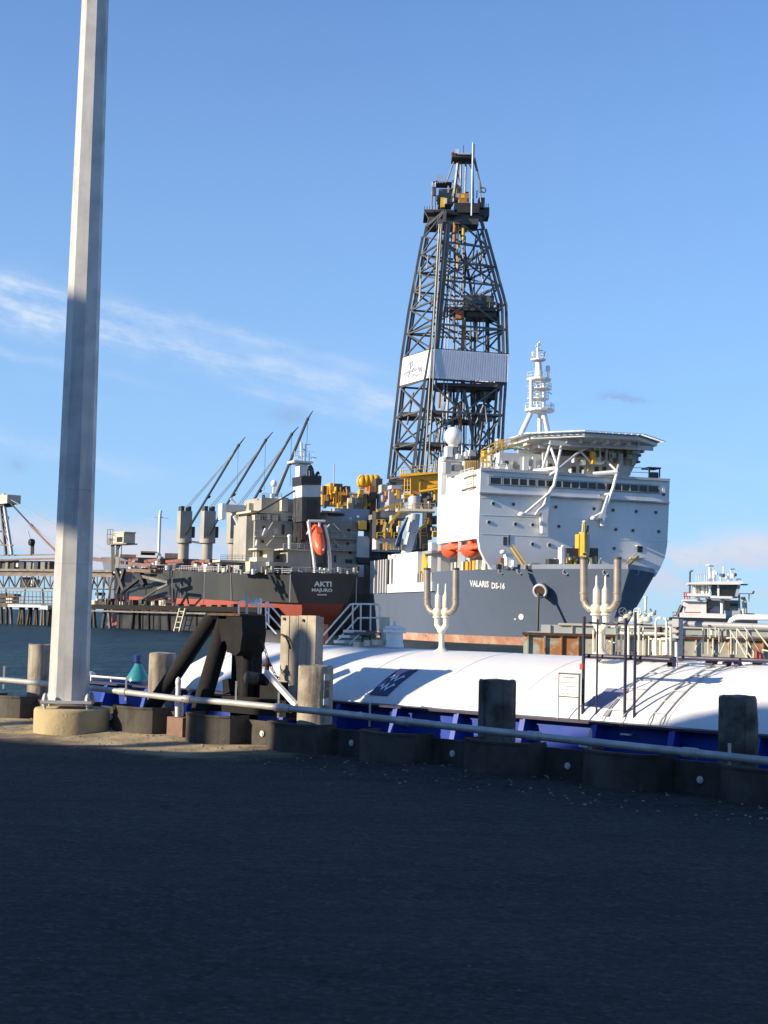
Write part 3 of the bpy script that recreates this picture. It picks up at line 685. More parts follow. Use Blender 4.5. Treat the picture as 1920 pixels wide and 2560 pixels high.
# ================================================================== gas tank barge
barge = thing('tank_barge', 'blue barge carrying a long white gas tank moored along the quay', 'barge', Q(-9, 15.5, WZ))
TE, TR = -19.0, 4.0                                   # ends along the quay
DC, ZC, RT = 14.8, -1.77, 2.87                        # tank axis and radius
COA = 12.98
mb = MB(); mb.hexa([Q(TE, 11.95, -3.2), Q(TR, 11.95, -3.2), Q(TR, 18.5, -3.2), Q(TE, 18.5, -3.2), Q(TE, 11.95, -.62), Q(TR, 11.95, -.62), Q(TR, 18.5, -.62), Q(TE, 18.5, -.62)])
mb.build('hull', 'barge_blue', barge)
def rail_z(t):                                        # top of the coaming, read from the photograph
    return .475
# coaming plate, top rail, brackets
mb = MB(); mb.hexa([Q(TE + .3, COA, -.62), Q(TR, COA, -.62), Q(TR, COA + .03, -.62), Q(TE + .3, COA + .03, -.62), Q(TE + .3, COA, .45), Q(TR, COA, .45), Q(TR, COA + .03, .45), Q(TE + .3, COA + .03, .45)])
mb.build('coaming', 'barge_blue', barge)
mb = MB(); mb.hexa([Q(TE + .3, COA - .13, .45), Q(TR, COA - .13, .45), Q(TR, COA + .14, .45), Q(TE + .3, COA + .14, .45), Q(TE + .3, COA - .13, .475), Q(TR, COA - .13, .475), Q(TR, COA + .14, .475), Q(TE + .3, COA + .14, .475)])
mb.build('coaming_rail', 'navy_steel', barge)
t = TE + .6
while t < 3:
    mb = MB(); sl = .05
    mb.prism([Q(t, COA - .13, .45), Q(t, COA, .45), Q(t + sl, COA, -.62), Q(t + sl, COA - .45, -.62), Q(t + sl, COA - .45, -.5)], DQ * .02)
    mb.build('bracket', 'barge_blue', barge)
    mb = MB(); mb.bar(Q(t, COA - .14, .44), Q(t + sl, COA - .47, -.5), .07, .012, up=NQ); mb.build('bracket_flange', 'barge_blue', barge)
    t += .94
mb = MB(); mb.hexa([Q(TE + .3, COA + .03, -.62), Q(TE + .33, COA + .03, -.62), Q(TE + .33, 17.5, -.62), Q(TE + .3, 17.5, -.62), Q(TE + .3, COA + .03, .45), Q(TE + .33, COA + .03, .45), Q(TE + .33, 17.5, .45), Q(TE + .3, 17.5, .45)])
mb.build('end_coaming', 'barge_blue', barge)
mb = MB(); mb.hexa([Q(TE + .33, COA + .03, .30), Q(-15.2, COA + .03, .30), Q(-15.2, 17.5, .30), Q(TE + .33, 17.5, .30), Q(TE + .33, COA + .03, .33), Q(-15.2, COA + .03, .33), Q(-15.2, 17.5, .33), Q(TE + .33, 17.5, .33)])
mb.build('bow_deck', 'barge_blue', barge)
a_, b_ = P(228, 1690, QD(13.05)), P(316, 1697, QD(13.05)); mb = MB(); mb.tube(a_, b_, .016, 6); mb.tube(a_, a_ - V3((0, 0, .2)), .014, 6); mb.tube(b_, b_ - V3((0, 0, .2)), .014, 6); mb.build('grab_rail', 'pipe_white', barge)

def tank_pt(t, ang, r=RT):                            # ang from straight up towards the quay
    return Q(t, max(DC - r * math.sin(ang), COA + .045), ZC + r * math.cos(ang))
def bodyr(t): return RT
mb = MB(); rings = []; NR = 72
T_L, T_H = -16.3, -17.3
T_S = tq(P(1650, 1812, QD(12.95)))
prof = [(T_H + (T_L - T_H) * (1 - math.cos(a)) , RT * math.sin(a)) for a in lin(.02, math.pi / 2, 12)]
prof += [(t, RT) for t in lin(T_L + .3, T_S - .01, 30)]
for t, r in prof:
    rings.append([tank_pt(t, 2 * math.pi * i / NR, max(r, .01) + (.004 * noise.noise(V3((t * 1.3, i * .25, 0))) if t > T_L else 0)) for i in range(NR)])
mb.loft(rings); tank = mb.build('tank', 'tank_white', barge, smooth=True, sharp=60)
mb = MB(); rings = []
for t in lin(T_S, TR - .6, 90):
    k = min(1, (t - T_S) / .25)
    ring = []
    for i in range(NR):
        a = 2 * math.pi * i / NR
        r = RT + .035 * k + .020 * k * noise.noise(V3((t * 2.2 + a * 1.5, a * 5, 3))) + .010 * noise.noise(V3((t * 5, a * 9, 8)))
        ring.append(tank_pt(t, a, r))
    rings.append(ring)
mb.loft(rings); mb.build('insulated_tank', 'tank_white', barge, smooth=True, sharp=60)
for t in (-15.9, -14.4, -12.9, -11.6, -10.3):
    mb = MB(); rings = []
    for tt, r in ((t - .012, RT - .01), (t - .006, RT + .0045), (t + .006, RT + .0045), (t + .012, RT - .01)):
        rings.append([tank_pt(tt, 2 * math.pi * i / NR, r) for i in range(NR)])
    mb.loft(rings, cap=False); mb.build('weld_seam', 'tank_white', tank, smooth=True)
def ang_of(px, py):                                   # pixel -> (t, angle) on the tank surface
    d = ray(px, py); o = CAM
    od, oz = o.dot(NQ) - DC, o.z - ZC; dd, dz = d.dot(NQ), d.z
    A = dd * dd + dz * dz; B = 2 * (od * dd + oz * dz); C = od * od + oz * oz - RT * RT
    disc = B * B - 4 * A * C
    if disc < 0: disc = 0
    s = (-B - math.sqrt(disc)) / (2 * A); p = o + d * s
    return tq(p), math.atan2(DC - p.dot(NQ), p.z - ZC)
# curved ladders over the shoulder of the tank
def tank_strip(mb, t, a0, a1, wid, lift, n=14):
    for i in range(n):
        x, y = a0 + (a1 - a0) * i / n, a0 + (a1 - a0) * (i + 1) / n
        mb.hexa([tank_pt(t - wid, x, RT + lift), tank_pt(t + wid, x, RT + lift), tank_pt(t + wid, y, RT + lift), tank_pt(t - wid, y, RT + lift),
                 tank_pt(t - wid, x, RT + lift + .012), tank_pt(t + wid, x, RT + lift + .012), tank_pt(t + wid, y, RT + lift + .012), tank_pt(t - wid, y, RT + lift + .012)])
for xa, xb in ((1500, 1548), (1622, 1650)):
    ta, aa = ang_of(xa, 1803); tb, _ = ang_of(xb, 1808)
    ld = empty('ladder', barge, tank_pt(ta, .7))
    for t_ in (ta, tb):
        mb = MB(); tank_strip(mb, t_, .78, .16, .006, .004); mb.build('rail', 'galvanised', ld)
    for i in range(9):
        a_ = .76 - i * .075
        mb = MB(); mb.tube(tank_pt(ta, a_, RT + .012), tank_pt(tb, a_, RT + .012), .006, 6); mb.build('rung', 'galvanised', ld)
# navy label and thin grey patches on the tank
def tank_patch(name, mat, x0, y0, x1, y1, lift=.01, parent=None):
    t0, a0 = ang_of(x0, y1); t1, _ = ang_of(x1, y1); _, a1 = ang_of((x0 + x1) / 2, y0)
    mb = MB()
    for i in range(8):
        x, y = a0 + (a1 - a0) * i / 8, a0 + (a1 - a0) * (i + 1) / 8
        mb.hexa([tank_pt(t0, x, RT + lift - .008), tank_pt(t1, x, RT + lift - .008), tank_pt(t1, y, RT + lift - .008), tank_pt(t0, y, RT + lift - .008),
                 tank_pt(t0, x, RT + lift), tank_pt(t1, x, RT + lift), tank_pt(t1, y, RT + lift), tank_pt(t0, y, RT + lift)])
    return mb.build(name, mat, parent or barge), t0, t1, a0, a1
o, t0, t1, a0, a1 = tank_patch('label_plate', 'label_navy', 923, 1670, 972, 1737)
# white zigzag marks on the navy label
mb = MB()
for fr in (.30, .62):
    am = a0 + (a1 - a0) * fr; da = (a1 - a0)
    zz = [(-.02, -.06), (.16, .10), (.30, -.06), (.42, .14), (.60, -.10), (.78, .10), (.98, .02), (.80, -.02), (.62, -.18), (.46, -.02), (.34, -.16), (.18, -.02)]
    mb.add([tank_pt(t0 + (t1 - t0) * (.12 + .8 * x), am + y * da, RT + .014) for x, y in zz], [tuple(range(len(zz)))])
mb.build('zigzag_mark', 'letter_white', o)
tank_patch('grey_patch', 'patch_grey', 1474, 1721, 1533, 1768)  # bluish-grey patch just above the tank surface
tank_patch('small_patch', 'patch_grey', 1466, 1741, 1480, 1764, .012)
tank_patch('small_patch', 'grey_paint', 1508, 1774, 1520, 1790, .012)

# ---- relief valve trees
def vent_tree(x, y0, s, D):
    pl = QD(D); r0 = P(x, y0, pl)
    vt = empty('relief_valve_tree', barge, r0)
    def X(dx, dy): return (x + dx * s, y0 + dy * s)
    def T(name, mat, pts, r, n=12):
        mb = MB(); mb.ptube([X(*p) for p in pts], pl, r * s, n); mb.build(name, mat, vt, smooth=True)
    # origin: foot of the post
    T('post', 'valve_white', [(0, 0), (0, -46)], 7)
    c = P(*X(0, -2), pl); mb = MB(); k = rpx(s, c)
    mb.lathe(c, V3((0, 0, 1)), [(26 * k, -12 * k), (20 * k, -4 * k), (9 * k, 3 * k), (7 * k, 10 * k)], 16); mb.build('post_skirt', 'valve_white', vt, smooth=True)
    c = P(*X(0, -50), pl); mb = MB(); mb.sphere(c, rpx(11 * s, c), 14, 8, (1, 1, .9)); mb.build('tee', 'valve_white', vt, smooth=True)
    for sg in (-1, 1):
        T('branch', 'valve_white', [(2 * sg, -50), (11 * sg, -64), (11 * sg, -80)], 7.5)
        c = P(*X(11 * sg, -84), pl); mb = MB(); mb.lathe(c, V3((0, 0, 1)), [(rpx(11 * s, c), -.012), (rpx(11 * s, c), .012)], 16); mb.build('flange', 'valve_white', vt)
        c = P(*X(10.5 * sg, -96), pl); mb = MB(); mb.sphere(c, rpx(12 * s, c), 14, 8, (1, 1, 1.05)); mb.build('valve_body', 'valve_white', vt, smooth=True)
        c = P(*X(9.5 * sg, -106), pl); k = rpx(s, c); mb = MB()
        mb.lathe(c, V3((0, 0, 1)), [(6.5 * k, 0), (7.5 * k, 3 * k), (7.5 * k, 30 * k), (4 * k, 36 * k), (2.6 * k, 42 * k), (2.4 * k, 58 * k), (1 * k, 61 * k)], 14)
        mb.build('bonnet', 'valve_white', vt, smooth=True)
        el = [(14 * sg, -94), (24 * sg, -96), (31 * sg, -103), (35 * sg, -114)]
        T('elbow', 'stack_steel', el, 8)
        T('exhaust_stack', 'stack_steel', [(35.5 * sg, -112), (36 * sg, -203)], 8.5, 16)
        T('stack_rim', 'dark_steel', [(36 * sg, -201), (36 * sg, -206)], 9, 16)
        T('stack_clamp', 'stack_steel', [(35.7 * sg, -128), (35.7 * sg, -131)], 10, 16)
    return vt
vent_tree(1104, 1626, 1.0, 14.6)
vent_tree(1502, 1634, 1.17, 14.2)

# ---- flanged manhole on the tank top
c = P(986, 1612, QD(14.8)); k = rpx(1, c); mb = MB()
mb.lathe(c, V3((0, 0, 1)), [(24 * k, -6 * k), (21 * k, 8 * k), (21 * k, 30 * k), (29 * k, 31 * k), (29 * k, 38 * k), (25 * k, 39 * k), (25 * k, 46 * k), (5 * k, 48 * k), (4 * k, 58 * k), (.5 * k, 60 * k)], 24)
mh = mb.build('manhole_neck', 'tank_white', barge, smooth=True)
mb = MB()
for i in range(12):
    a = i * math.pi / 6; q = c + V3((27 * k * math.cos(a), 27 * k * math.sin(a), 29 * k)); mb.tube(q, q + V3((0, 0, 13 * k)), 1.6 * k, 6)
mb.build('flange_bolts', 'pipe_white', mh, kind='stuff')

# ---- right stair platform
def px3(x, y): return (560 + x / 3.77, 1480 + y / 3.77)
def tubes(name, mat, items, parent, D, r=2.0, conv=px3, n=8, dD=0):
    for it in items:
        mb = MB(); mb.ptube([conv(*p) for p in it], QD(D), r, n); mb.build(name, mat, parent, smooth=True)
sp = empty('stair_platform', barge, P(930, 1600, QD(15.0)))
tubes('handrail', 'pipe_white', [[(878, 475), (1190, 118), (1215, 112), (1435, 115), (1458, 125), (1468, 150), (1468, 375)], [(960, 482), (1270, 120)], [(1050, 480), (1262, 245), (1465, 243)]], sp, 14.9, 2.3)
tubes('stanchion', 'pipe_white', [[(1214, 118), (1212, 352)], [(1290, 120), (1288, 365)], [(1382, 122), (1380, 365)]], sp, 14.85, 2.0)
tubes('stringer', 'pipe_white', [[(1185, 492), (1283, 393), (1460, 400)]], sp, 14.8, 2.2)
for x, y in ((1230, 372), (1188, 420), (1140, 468)):
    a = P(*px3(x, y), QD(14.9)); mb = MB(); mb.obox(a, DQ * .105, NQ * .12, V3((0, 0, .018))); mb.build('tread', 'pipe_white', sp)
a = P(*px3(1375, 392), QD(15.0)); mb = MB(); mb.obox(a, DQ * .30, NQ * .22, V3((0, 0, .02))); mb.build('landing', 'dark_steel', sp)
tubes('leg', 'dark_steel', [[(1305, 400), (1303, 500)], [(1375, 400), (1375, 500)]], sp, 14.9, 2.4)
mb = MB(); mb.pbox(*px3(1470, 235), *px3(1505, 450), QD(14.9), .12); mb.build('junction_box', 'cream_paint', sp)
for x0, y0, x1, y1 in ((1220, 470, 1275, 500), (1320, 455, 1372, 490), (1395, 450, 1450, 480)):
    mb = MB(); mb.pbox(*px3(x0, y0), *px3(x1, y1 + 20), QD(14.6), .15); mb.build('deck_fitting', 'cream_paint', sp)
# ---- left stairs, partly behind the board
sl = empty('stair_rails', barge, P(650, 1600, QD(15.0)))
tubes('handrail', 'pipe_white', [[(138, 260), (138, 115), (148, 92), (170, 84), (205, 85)], [(410, 92), (560, 270)], [(400, 185), (560, 360)], [(350, 235), (495, 395)]], sl, 15.0, 2.2)
tubes('stanchion', 'pipe_white', [[(325, 100), (322, 300)], [(346, 60), (345, 300)], [(395, 92), (392, 345)], [(420, 150), (420, 300)]], sl, 15.05, 2.2)
tubes('vent_post', 'grey_paint', [[(216, 5), (214, 300)]], sl, 14.9, 3.4)
mb = MB(); mb.ptube([px3(100, 160), px3(100, 300)], QD(15), 3.5, 10); mb.build('vent_cap', 'red_paint', sl)
mb = MB()
c = P(*px3(290, 100), QD(15.1)); mb.sphere(c, .085, 10, 7, (1.2, .8, .62)); mb.sphere(c + DQ * .09 + V3((0, 0, .03)), .06, 10, 7, (1, .8, .8)); mb.build('canvas_cover', 'pale_grey', sl, smooth=True)
mb = MB(); mb.pbox(638, 1575, 700, 1640, QD(15.3), .3); mb.build('platform_skirt', 'dark_steel', sl)
mb = MB(); mb.pbox(790, 1560, 806, 1640, QD(16.2), .12); mb.build('locker', 'orange_gel', barge)

# ---- pipe rack in front of the manifold
def pxr(x, y): return (1440 + x / 3.456, 1480 + y / 3.456)
rk = empty('pipe_rack', barge, P(1560, 1640, QD(13.3)))
for x0, yt, x1, yb, r_ in ((1462, 1541, 1455, 1806, 4.2), (1496, 1548, 1489, 1808, 2.4), (1564, 1545, 1562, 1812, 4.0), (1589, 1530, 1585, 1814, 3.6)):
    mb = MB(); a = P(x0, yt, QD(13.12)); b = P(x1, yb, QD(13.12)); b = V3((a.x * .5 + b.x * .5, a.y * .5 + b.y * .5, .475)); a = V3((b.x, b.y, a.z))
    mb.tube(a, b, rpx(r_, a), 10); mb.build('rack_post', 'navy_steel', rk, smooth=True)
    mb = MB(); mb.lathe(V3((b.x, b.y, .475)), V3((0, 0, 1)), [(.05, 0), (.05, .012), (.02, .014)], 10); mb.build('foot_plate', 'navy_steel', rk)
mb = MB(); mb.ptube([(1460, 1640), (1570, 1644), (1677, 1650)], QD(13.2), 6, 10); mb.build('rack_beam', 'navy_steel', rk, smooth=True)
mb = MB(); mb.ptube([(1460, 1556), (1545, 1561)], QD(13.2), 2.6, 8); mb.build('rack_beam', 'navy_steel', rk, smooth=True)
mb = MB(); mb.ptube([(1589, 1561), (1630, 1563)], QD(13.2), 2.2, 8); mb.build('rack_beam', 'navy_steel', rk, smooth=True)
mb = MB(); mb.pbox(1590, 1640, 1678, 1655, QD(13.25), .1); mb.build('rack_beam', 'navy_steel', rk)
mb = MB(); mb.pprism([(1668, 1650), (1680, 1650), (1680, 1668), (1668, 1668)], QD(13.3), .08); mb.build('rack_bracket', 'navy_steel', rk)
mb = MB(); mb.pprism([(1590, 1652), (1606, 1652), (1590, 1662)], QD(13.22), .04); mb.build('rack_bracket', 'navy_steel', rk)
mb = MB(); mb.pprism([(1492, 1648), (1500, 1648), (1492, 1656)], QD(13.22), .04); mb.build('rack_bracket', 'navy_steel', rk)
mb = MB(); mb.pbox(1449, 1659, 1456, 1674, QD(13.05), .05); mb.build('red_switch', 'red_paint', rk)
mb = MB(); mb.pbox(1446, 1862, 1470, 1868, QD(12.9), .05); mb.build('chock', 'pipe_white', barge)
mb = MB(); mb.pbox(1550, 1834, 1574, 1838, QD(12.9), .05); mb.build('chock', 'pipe_white', barge)
# farther beam
fb = empty('manifold_platform', barge, P(1800, 1650, QD(14.6)))
mb = MB(); mb.ptube([(1692, 1644), (1800, 1648), (1960, 1653)], QD(14.3), 5.6, 10); mb.build('platform_beam', 'navy_steel', fb, smooth=True)
for q in ([(1764, 1652), (1786, 1652), (1776, 1667), (1762, 1667)], [(1806, 1655), (1822, 1652), (1812, 1668), (1800, 1668)], [(1828, 1648), (1838, 1648), (1850, 1670), (1840, 1670)], [(1880, 1650), (1892, 1650), (1897, 1672), (1882, 1672)]):
    mb = MB(); mb.pprism(q, QD(14.35), .10); mb.build('platform_bracket', 'navy_steel', fb)
for x0, x1 in ((1700, 1740), (1743, 1760), (1790, 1806), (1852, 1878), (1522, 1533), (1536, 1542), (1608, 1640), (1900, 1915)):
    mb = MB(); mb.pbox(x0, 1655, x1, 1668, QD(14.6), .2); mb.build('pipe_saddle', 'tank_white', fb)

# ---- manifold: valves, hand wheels, U bends
mf = empty('manifold', barge, P(1600, 1620, QD(14.6)))
def mt(name, mat, pts, r, D=14.4, n=10, conv=pxr):
    mb = MB(); mb.ptube([conv(*p) for p in pts], QD(D), r, n); mb.build(name, mat, mf, smooth=True)
for x, yt in ((150, 330), (185, 360), (245, 300), (352, 250), (392, 330), (455, 300), (545, 290), (582, 300), (630, 380), (730, 400), (820, 300), (205, 390), (425, 340)):
    mt('riser', 'valve_white', [(x, yt), (x - 2, 545)], 1.9 + (x % 3) * .6, 14.3 + (x % 5) * .08)
for y, xa, xb in ((352, 350, 800), (405, 640, 830), (300, 300, 560), (430, 190, 260)):
    mt('cross_pipe', 'valve_white', [(xa, y), (xb, y + 8)], 2.2, 14.35)
mt('sloping_pipe', 'valve_white', [(190, 385), (250, 415), (340, 440)], 1.6)
for x in (690, 780):
    mt('u_bend', 'valve_white', [(x, 540), (x, 260), (x + 6, 235), (x + 22, 222), (x + 45, 224)] if x == 690 else [(x - 22, 228), (x - 5, 232), (x + 3, 262), (x + 3, 540)], 2.8, 14.2)
mt('u_bend', 'valve_white', [(790, 300), (808, 300), (818, 320), (818, 545)], 2.6, 14.3)
for x0, y0, x1, y1 in ((658, 400, 695, 545), (745, 400, 775, 545), (735, 395, 822, 418), (195, 400, 215, 545)):
    mb = MB(); mb.pbox(*pxr(x0, y0), *pxr(x1, y1), QD(14.4), .10); mb.build('panel_box', 'valve_white', mf)
mb = MB(); mb.pbox(*pxr(700, 300), *pxr(722, 370), QD(14.4), .05); mb.build('gauge_case', 'dark_rust', mf)
for x, y in ((402, 168), (530, 170)):
    c = P(*pxr(x, y), QD(14.3)); R_ = rpx(9.5, c)
    hw = MB(); hw.torus(c, -NQ + DQ * .3, R_, R_ * .12, 18, 5)
    for i in range(3):
        A, U = basis(-NQ + DQ * .3); d = A * math.cos(i * 2.09) + U * math.sin(i * 2.09); hw.tube(c, c + d * R_, R_ * .09, 5)
    hw.build('hand_wheel', 'valve_white', mf, smooth=True)
for x, y, r_, sc in ((440, 205, 9, (1, 1, 1.2)), (465, 175, 6, (1, 1, 1)), (400, 235, 11, (1.4, 1, .9)), (545, 205, 9, (1, 1, 1.4)), (560, 250, 8, (1, 1, 1)), (585, 215, 7, (1, 1, 1.2)), (620, 240, 11, (1.1, 1, .8)), (640, 200, 6, (1, 1, 1)), (345, 250, 6, (1, 1, 1.3)), (500, 240, 8, (1, 1, 1)), (215, 320, 7, (1, 1, 1.3)), (660, 190, 4, (1, 1, 1.6))):
    c = P(*pxr(x, y), QD(14.35)); mb = MB(); mb.sphere(c, rpx(r_, c), 12, 8, sc); 
    mb.lathe(c, V3((0, 0, 1)), [(rpx(r_ * 1.15, c), -rpx(r_ * .35, c)), (rpx(r_ * 1.15, c), -rpx(r_ * .1, c))], 12)
    mb.build('valve', 'pale_grey' if x in (400, 620, 585, 500) else 'valve_white', mf, smooth=True)
mt('vent_pipe', 'valve_white', [(600, 180), (602, 48)], 3.2)
mt('vent_pipe_cap', 'valve_white', [(602, 56), (602, 40)], 5.0)
for a, b in (((640, 145), (665, 190)), ((690, 160), (675, 200)), ((610, 200), (690, 190))):
    mt('valve_handle', 'dark_steel', [a, b], 1.8)
for x in (345, 375, 490, 515, 650):
    mt('bolt_cluster', 'dark_steel', [(x, 545), (x, 515)], 3.0, 14.2)
# pipes behind
mt('main_pipe', 'grey_paint', [(790, 268), (1290, 288), (1760, 305)], 7.2, 15.2, 16)
for x in (885, 1285, 1530): mt('pipe_joint', 'grey_paint', [(x - 4, 268 + (x - 790) * .038), (x + 4, 268 + (x - 790) * .038)], 8.2, 15.2, 16)
mt('white_pipe', 'tank_white', [(1325, 285), (1345, 245), (1385, 222), (1430, 218), (1760, 222)], 7.2, 16.2, 14)
mt('thin_pipe', 'dark_steel', [(890, 372), (1300, 384), (1760, 396)], 1.3, 15.0)
mb = MB(); mb.pbox(*pxr(828, 232), *pxr(884, 700), QD(14.55), .10); mb.build('column', 'grey_paint', mf)
for y in (300, 350, 400): 
    mb = MB(); mb.pbox(*pxr(835, y), *pxr(870, y + 14), QD(14.5), .06); mb.build('column_clip', 'dark_steel', mf)
mt('white_post', 'tank_white', [(866, 432), (868, 680)], 3.6, 14.2)
c = P(*pxr(868, 678), QD(14.3)); k = rpx(1, c); mb = MB(); mb.lathe(c, V3((0, 0, 1)), [(18 * k, -8 * k), (9 * k, -2 * k), (4 * k, 6 * k)], 14); mb.build('post_skirt', 'tank_white', mf, smooth=True)
# cream trestles at the right
tr = empty('pipe_trestle', barge, P(1800, 1620, QD(15.0)))
def tt_(name, mat, pts, r, D=14.7):
    mb = MB(); mb.ptube([pxr(*p) for p in pts], QD(D), r, 8); mb.build(name, mat, tr, smooth=True)
for pts in ([(1028, 525), (1040, 470), (1098, 400)], [(1098, 310), (1098, 535)], [(1143, 315), (1143, 540)], [(1185, 400), (1185, 540)], [(1236, 315), (1236, 540)], [(1205, 300), (1208, 390)], [(1165, 470), (1215, 540)], [(1265, 320), (1265, 430)], [(1290, 430), (1245, 530)], [(1340, 330), (1340, 540)], [(1362, 400), (1362, 540)], [(1392, 320), (1390, 540)], [(1480, 325), (1478, 545)], [(1330, 330), (1400, 430), (1520, 640)], [(1390, 315), (1480, 420), (1535, 520), (1528, 655)], [(1455, 300), (1660, 620)], [(1550, 320), (1700, 520)], [(1420, 430), (1540, 600), (1545, 660)], [(1300, 400), (1360, 390), (1400, 430)], [(1610, 500), (1720, 520)], [(1160, 310), (1160, 400)]):
    tt_('strut', 'cream_paint', pts, 2.1, 14.6 + (int(pts[0][0]) % 7) * .06)
tt_('riser', 'dark_steel', [(1262, 330), (1262, 430)], 3.4)
for x in (1150, 1175, 1220): tt_('gas_bottle', 'pale_grey', [(x, 330), (x, 370)], 3.2, 14.9)
mb = MB(); mb.pprism([pxr(*q) for q in ((1552, 510), (1592, 540), (1598, 595), (1555, 612))], QD(14.9), .1); mb.build('hose_reel', 'red_paint', tr)
# bitts on the bow deck
bt = MB(); c = P(222, 1710, QD(13.4)); k = rpx(1, c)
bt.lathe(c, V3((0, 0, 1)), [(9 * k, -30 * k), (9 * k, 12 * k), (17 * k, 16 * k), (18 * k, 22 * k), (12 * k, 30 * k), (1 * k, 32 * k)], 18); bt.build('bitt', 'pipe_white', barge, smooth=True)
mb = MB(); c = P(277, 1715, QD(13.3)); mb.lathe(c, V3((0, 0, 1)), [(5 * k, -6 * k), (4 * k, 4 * k), (1 * k, 16 * k)], 8); mb.build('deck_light', 'pipe_white', barge)

# small things standing on the barge
jug = thing('lantern_bottle', 'teal and dark blue bottle shaped lantern beside the pale timber pile', 'lantern', P(350, 1725, QD(13.35)))
c = P(343, 1728, QD(13.35)); k = rpx(1, c); zv = V3((0, 0, 1))
mb = MB(); mb.lathe(c, zv, [(30 * k, -20 * k), (30 * k, 26 * k)], 20); mb.build('base', 'jug_blue', jug, smooth=True)
mb = MB(); mb.lathe(c, zv, [(30 * k, 26 * k), (28 * k, 34 * k), (18 * k, 50 * k), (10 * k, 64 * k), (7 * k, 70 * k)], 20); mb.build('shoulder', 'jug_teal', jug, smooth=True)
mb = MB(); mb.lathe(c, zv, [(8 * k, 69 * k), (12 * k, 72 * k), (12 * k, 88 * k), (9 * k, 90 * k), (1 * k, 91 * k)], 16); mb.build('cap', 'jug_blue', jug, smooth=True)
mb = MB(); mb.tube(c + zv * 30 * k - DQ * 29 * k, c + zv * 70 * k - DQ * 10 * k, 1.5 * k, 6); mb.build('strap', 'pipe_white', jug)
# warning sign
sg = thing('warning_sign', 'white framed WARNING board on two legs in front of the white tank', 'sign', P(1422, 1795, QD(12.95)))
zt, zb = P(1422, 1684, QD(12.95)).z, P(1422, 1742, QD(12.95)).z
A, B = P(1396.5, 1712, QD(12.95)), P(1449, 1714, QD(12.95))
def sq(u, z, o=0): return V3((A.x + (B.x - A.x) * u, A.y + (B.y - A.y) * u, z)) - NQ * o
mb = MB(); mb.hexa([sq(0, zb, 0), sq(1, zb, 0), sq(1, zb, -.006), sq(0, zb, -.006), sq(0, zt, 0), sq(1, zt, 0), sq(1, zt, -.006), sq(0, zt, -.006)]); mb.build('board', 'letter_white', sg)
for u in (0, 1):
    mb = MB(); mb.bar(sq(u, .475, .004), sq(u, zt + .008, .004), .018 if u else .012, .014, up=NQ); mb.build('leg', 'dark_steel' if u else 'pale_grey', sg)
for z in (zb, zt):
    mb = MB(); mb.bar(sq(.01, z, .004), sq(.99, z, .004), .012, .012); mb.build('frame_rail', 'dark_steel', sg)
mb = MB()
for st_, y0, y1, h in (('WARNING', 1405, 1440, 5.2), ('DANGEROUS CARGO', 1400, 1445, 4.2), ('NO SMOKING', 1406, 1438, 4.2), ('NO OPEN LIGHTS', 1402, 1444, 4.2), ('NO VISITORS', 1406, 1438, 4.2)):
    i = ('WARNING', 'DANGEROUS CARGO', 'NO SMOKING', 'NO OPEN LIGHTS', 'NO VISITORS').index(st_)
    zc = zt - (zt - zb) * (.16, .38, .54, .70, .87)[i]
    vs, fs = text_flat(st_, .03 if i == 0 else .01)
    w0, w1 = min(v.x for v in vs), max(v.x for v in vs); hh = max(v.y for v in vs) - min(v.y for v in vs); cy = (max(v.y for v in vs) + min(v.y for v in vs)) / 2
    u0, u1 = (y0 - 1396.5) / 52.5, (y1 - 1396.5) / 52.5; sz = rpx(h, A) / hh
    mb.add([sq(u0 + (v.x - w0) / (w1 - w0) * (u1 - u0), zc + (v.y - cy) * sz, .003) for v in vs], fs)
mb.build('lettering', 'letter_grey', sg, kind='stuff')
# ================================================================== DRILLSHIP
TH = rad(15)
SO = V3((P(1438, 1300, FY(250)).x, 250, 0))
AFT = V3((-math.sin(TH), math.cos(TH), 0)); LAT = V3((math.cos(TH), math.sin(TH), 0))
def S(l, b, z): return SO + AFT * l + LAT * b + V3((0, 0, z))
def VF(l): return (S(l, 0, 0), -AFT)                  # plane across the ship, l metres behind the front of the house
def VS(b): return (S(0, b, 0), -LAT)                  # plane along the ship
ds = thing('drillship', 'huge drillship with grey hull, white house and tall lattice derrick', 'ship', S(40, 0, WZ))
HB = 18.6
def zb(z): return max(0, min(1, (z + 3.5) / 13.6))
def sect(x, z):
    k = zb(z); l0 = -12.5 - 9.5 * k; L = 56 - 14 * k
    hbm = HB * (.93 + .07 * k)
    return l0 + x * L, max(.15, hbm * (1 - (1 - x) ** 2.15))
def hull_band(z0, z1, mat, name, xs, nz=6, ends=True, lend=None):
    zs = lin(z0, z1, nz); mb = MB(); grid = []
    for z in zs:
        row = []
        for x in xs:
            l, b = sect(min(x, 1), z)
            if x > 1: l = sect(1, z)[0] + (lend - sect(1, z)[0]) * (x - 1)
            row.append((l, b))
        grid.append([S(l, -b, z) for l, b in reversed(row)] + [S(row[0][0] - .15, 0, z)] + [S(l, b, z) for l, b in row])
    mb.loft(grid, cap=ends, closed=True)
    o = mb.build(name, mat, ds, smooth=True, sharp=40)
    return o, mb
XS = [0, .01, .03, .06, .1, .15, .2, .27, .35, .43, .52, .62, .72, .84, 1.0]
ZDA, ZDF = 6.55, 10.0
hull_band(-3.5, -1.12, 'boot_red', 'boot_top', XS + [1.3, 1.6, 2], 3, lend=185)
hullo, hull_mb = hull_band(-1.12, ZDA, 'grey_hull', 'hull', XS + [1.3, 1.6, 2], 7, lend=185)
xf = [x for x in XS if x < .9] + [1.0]
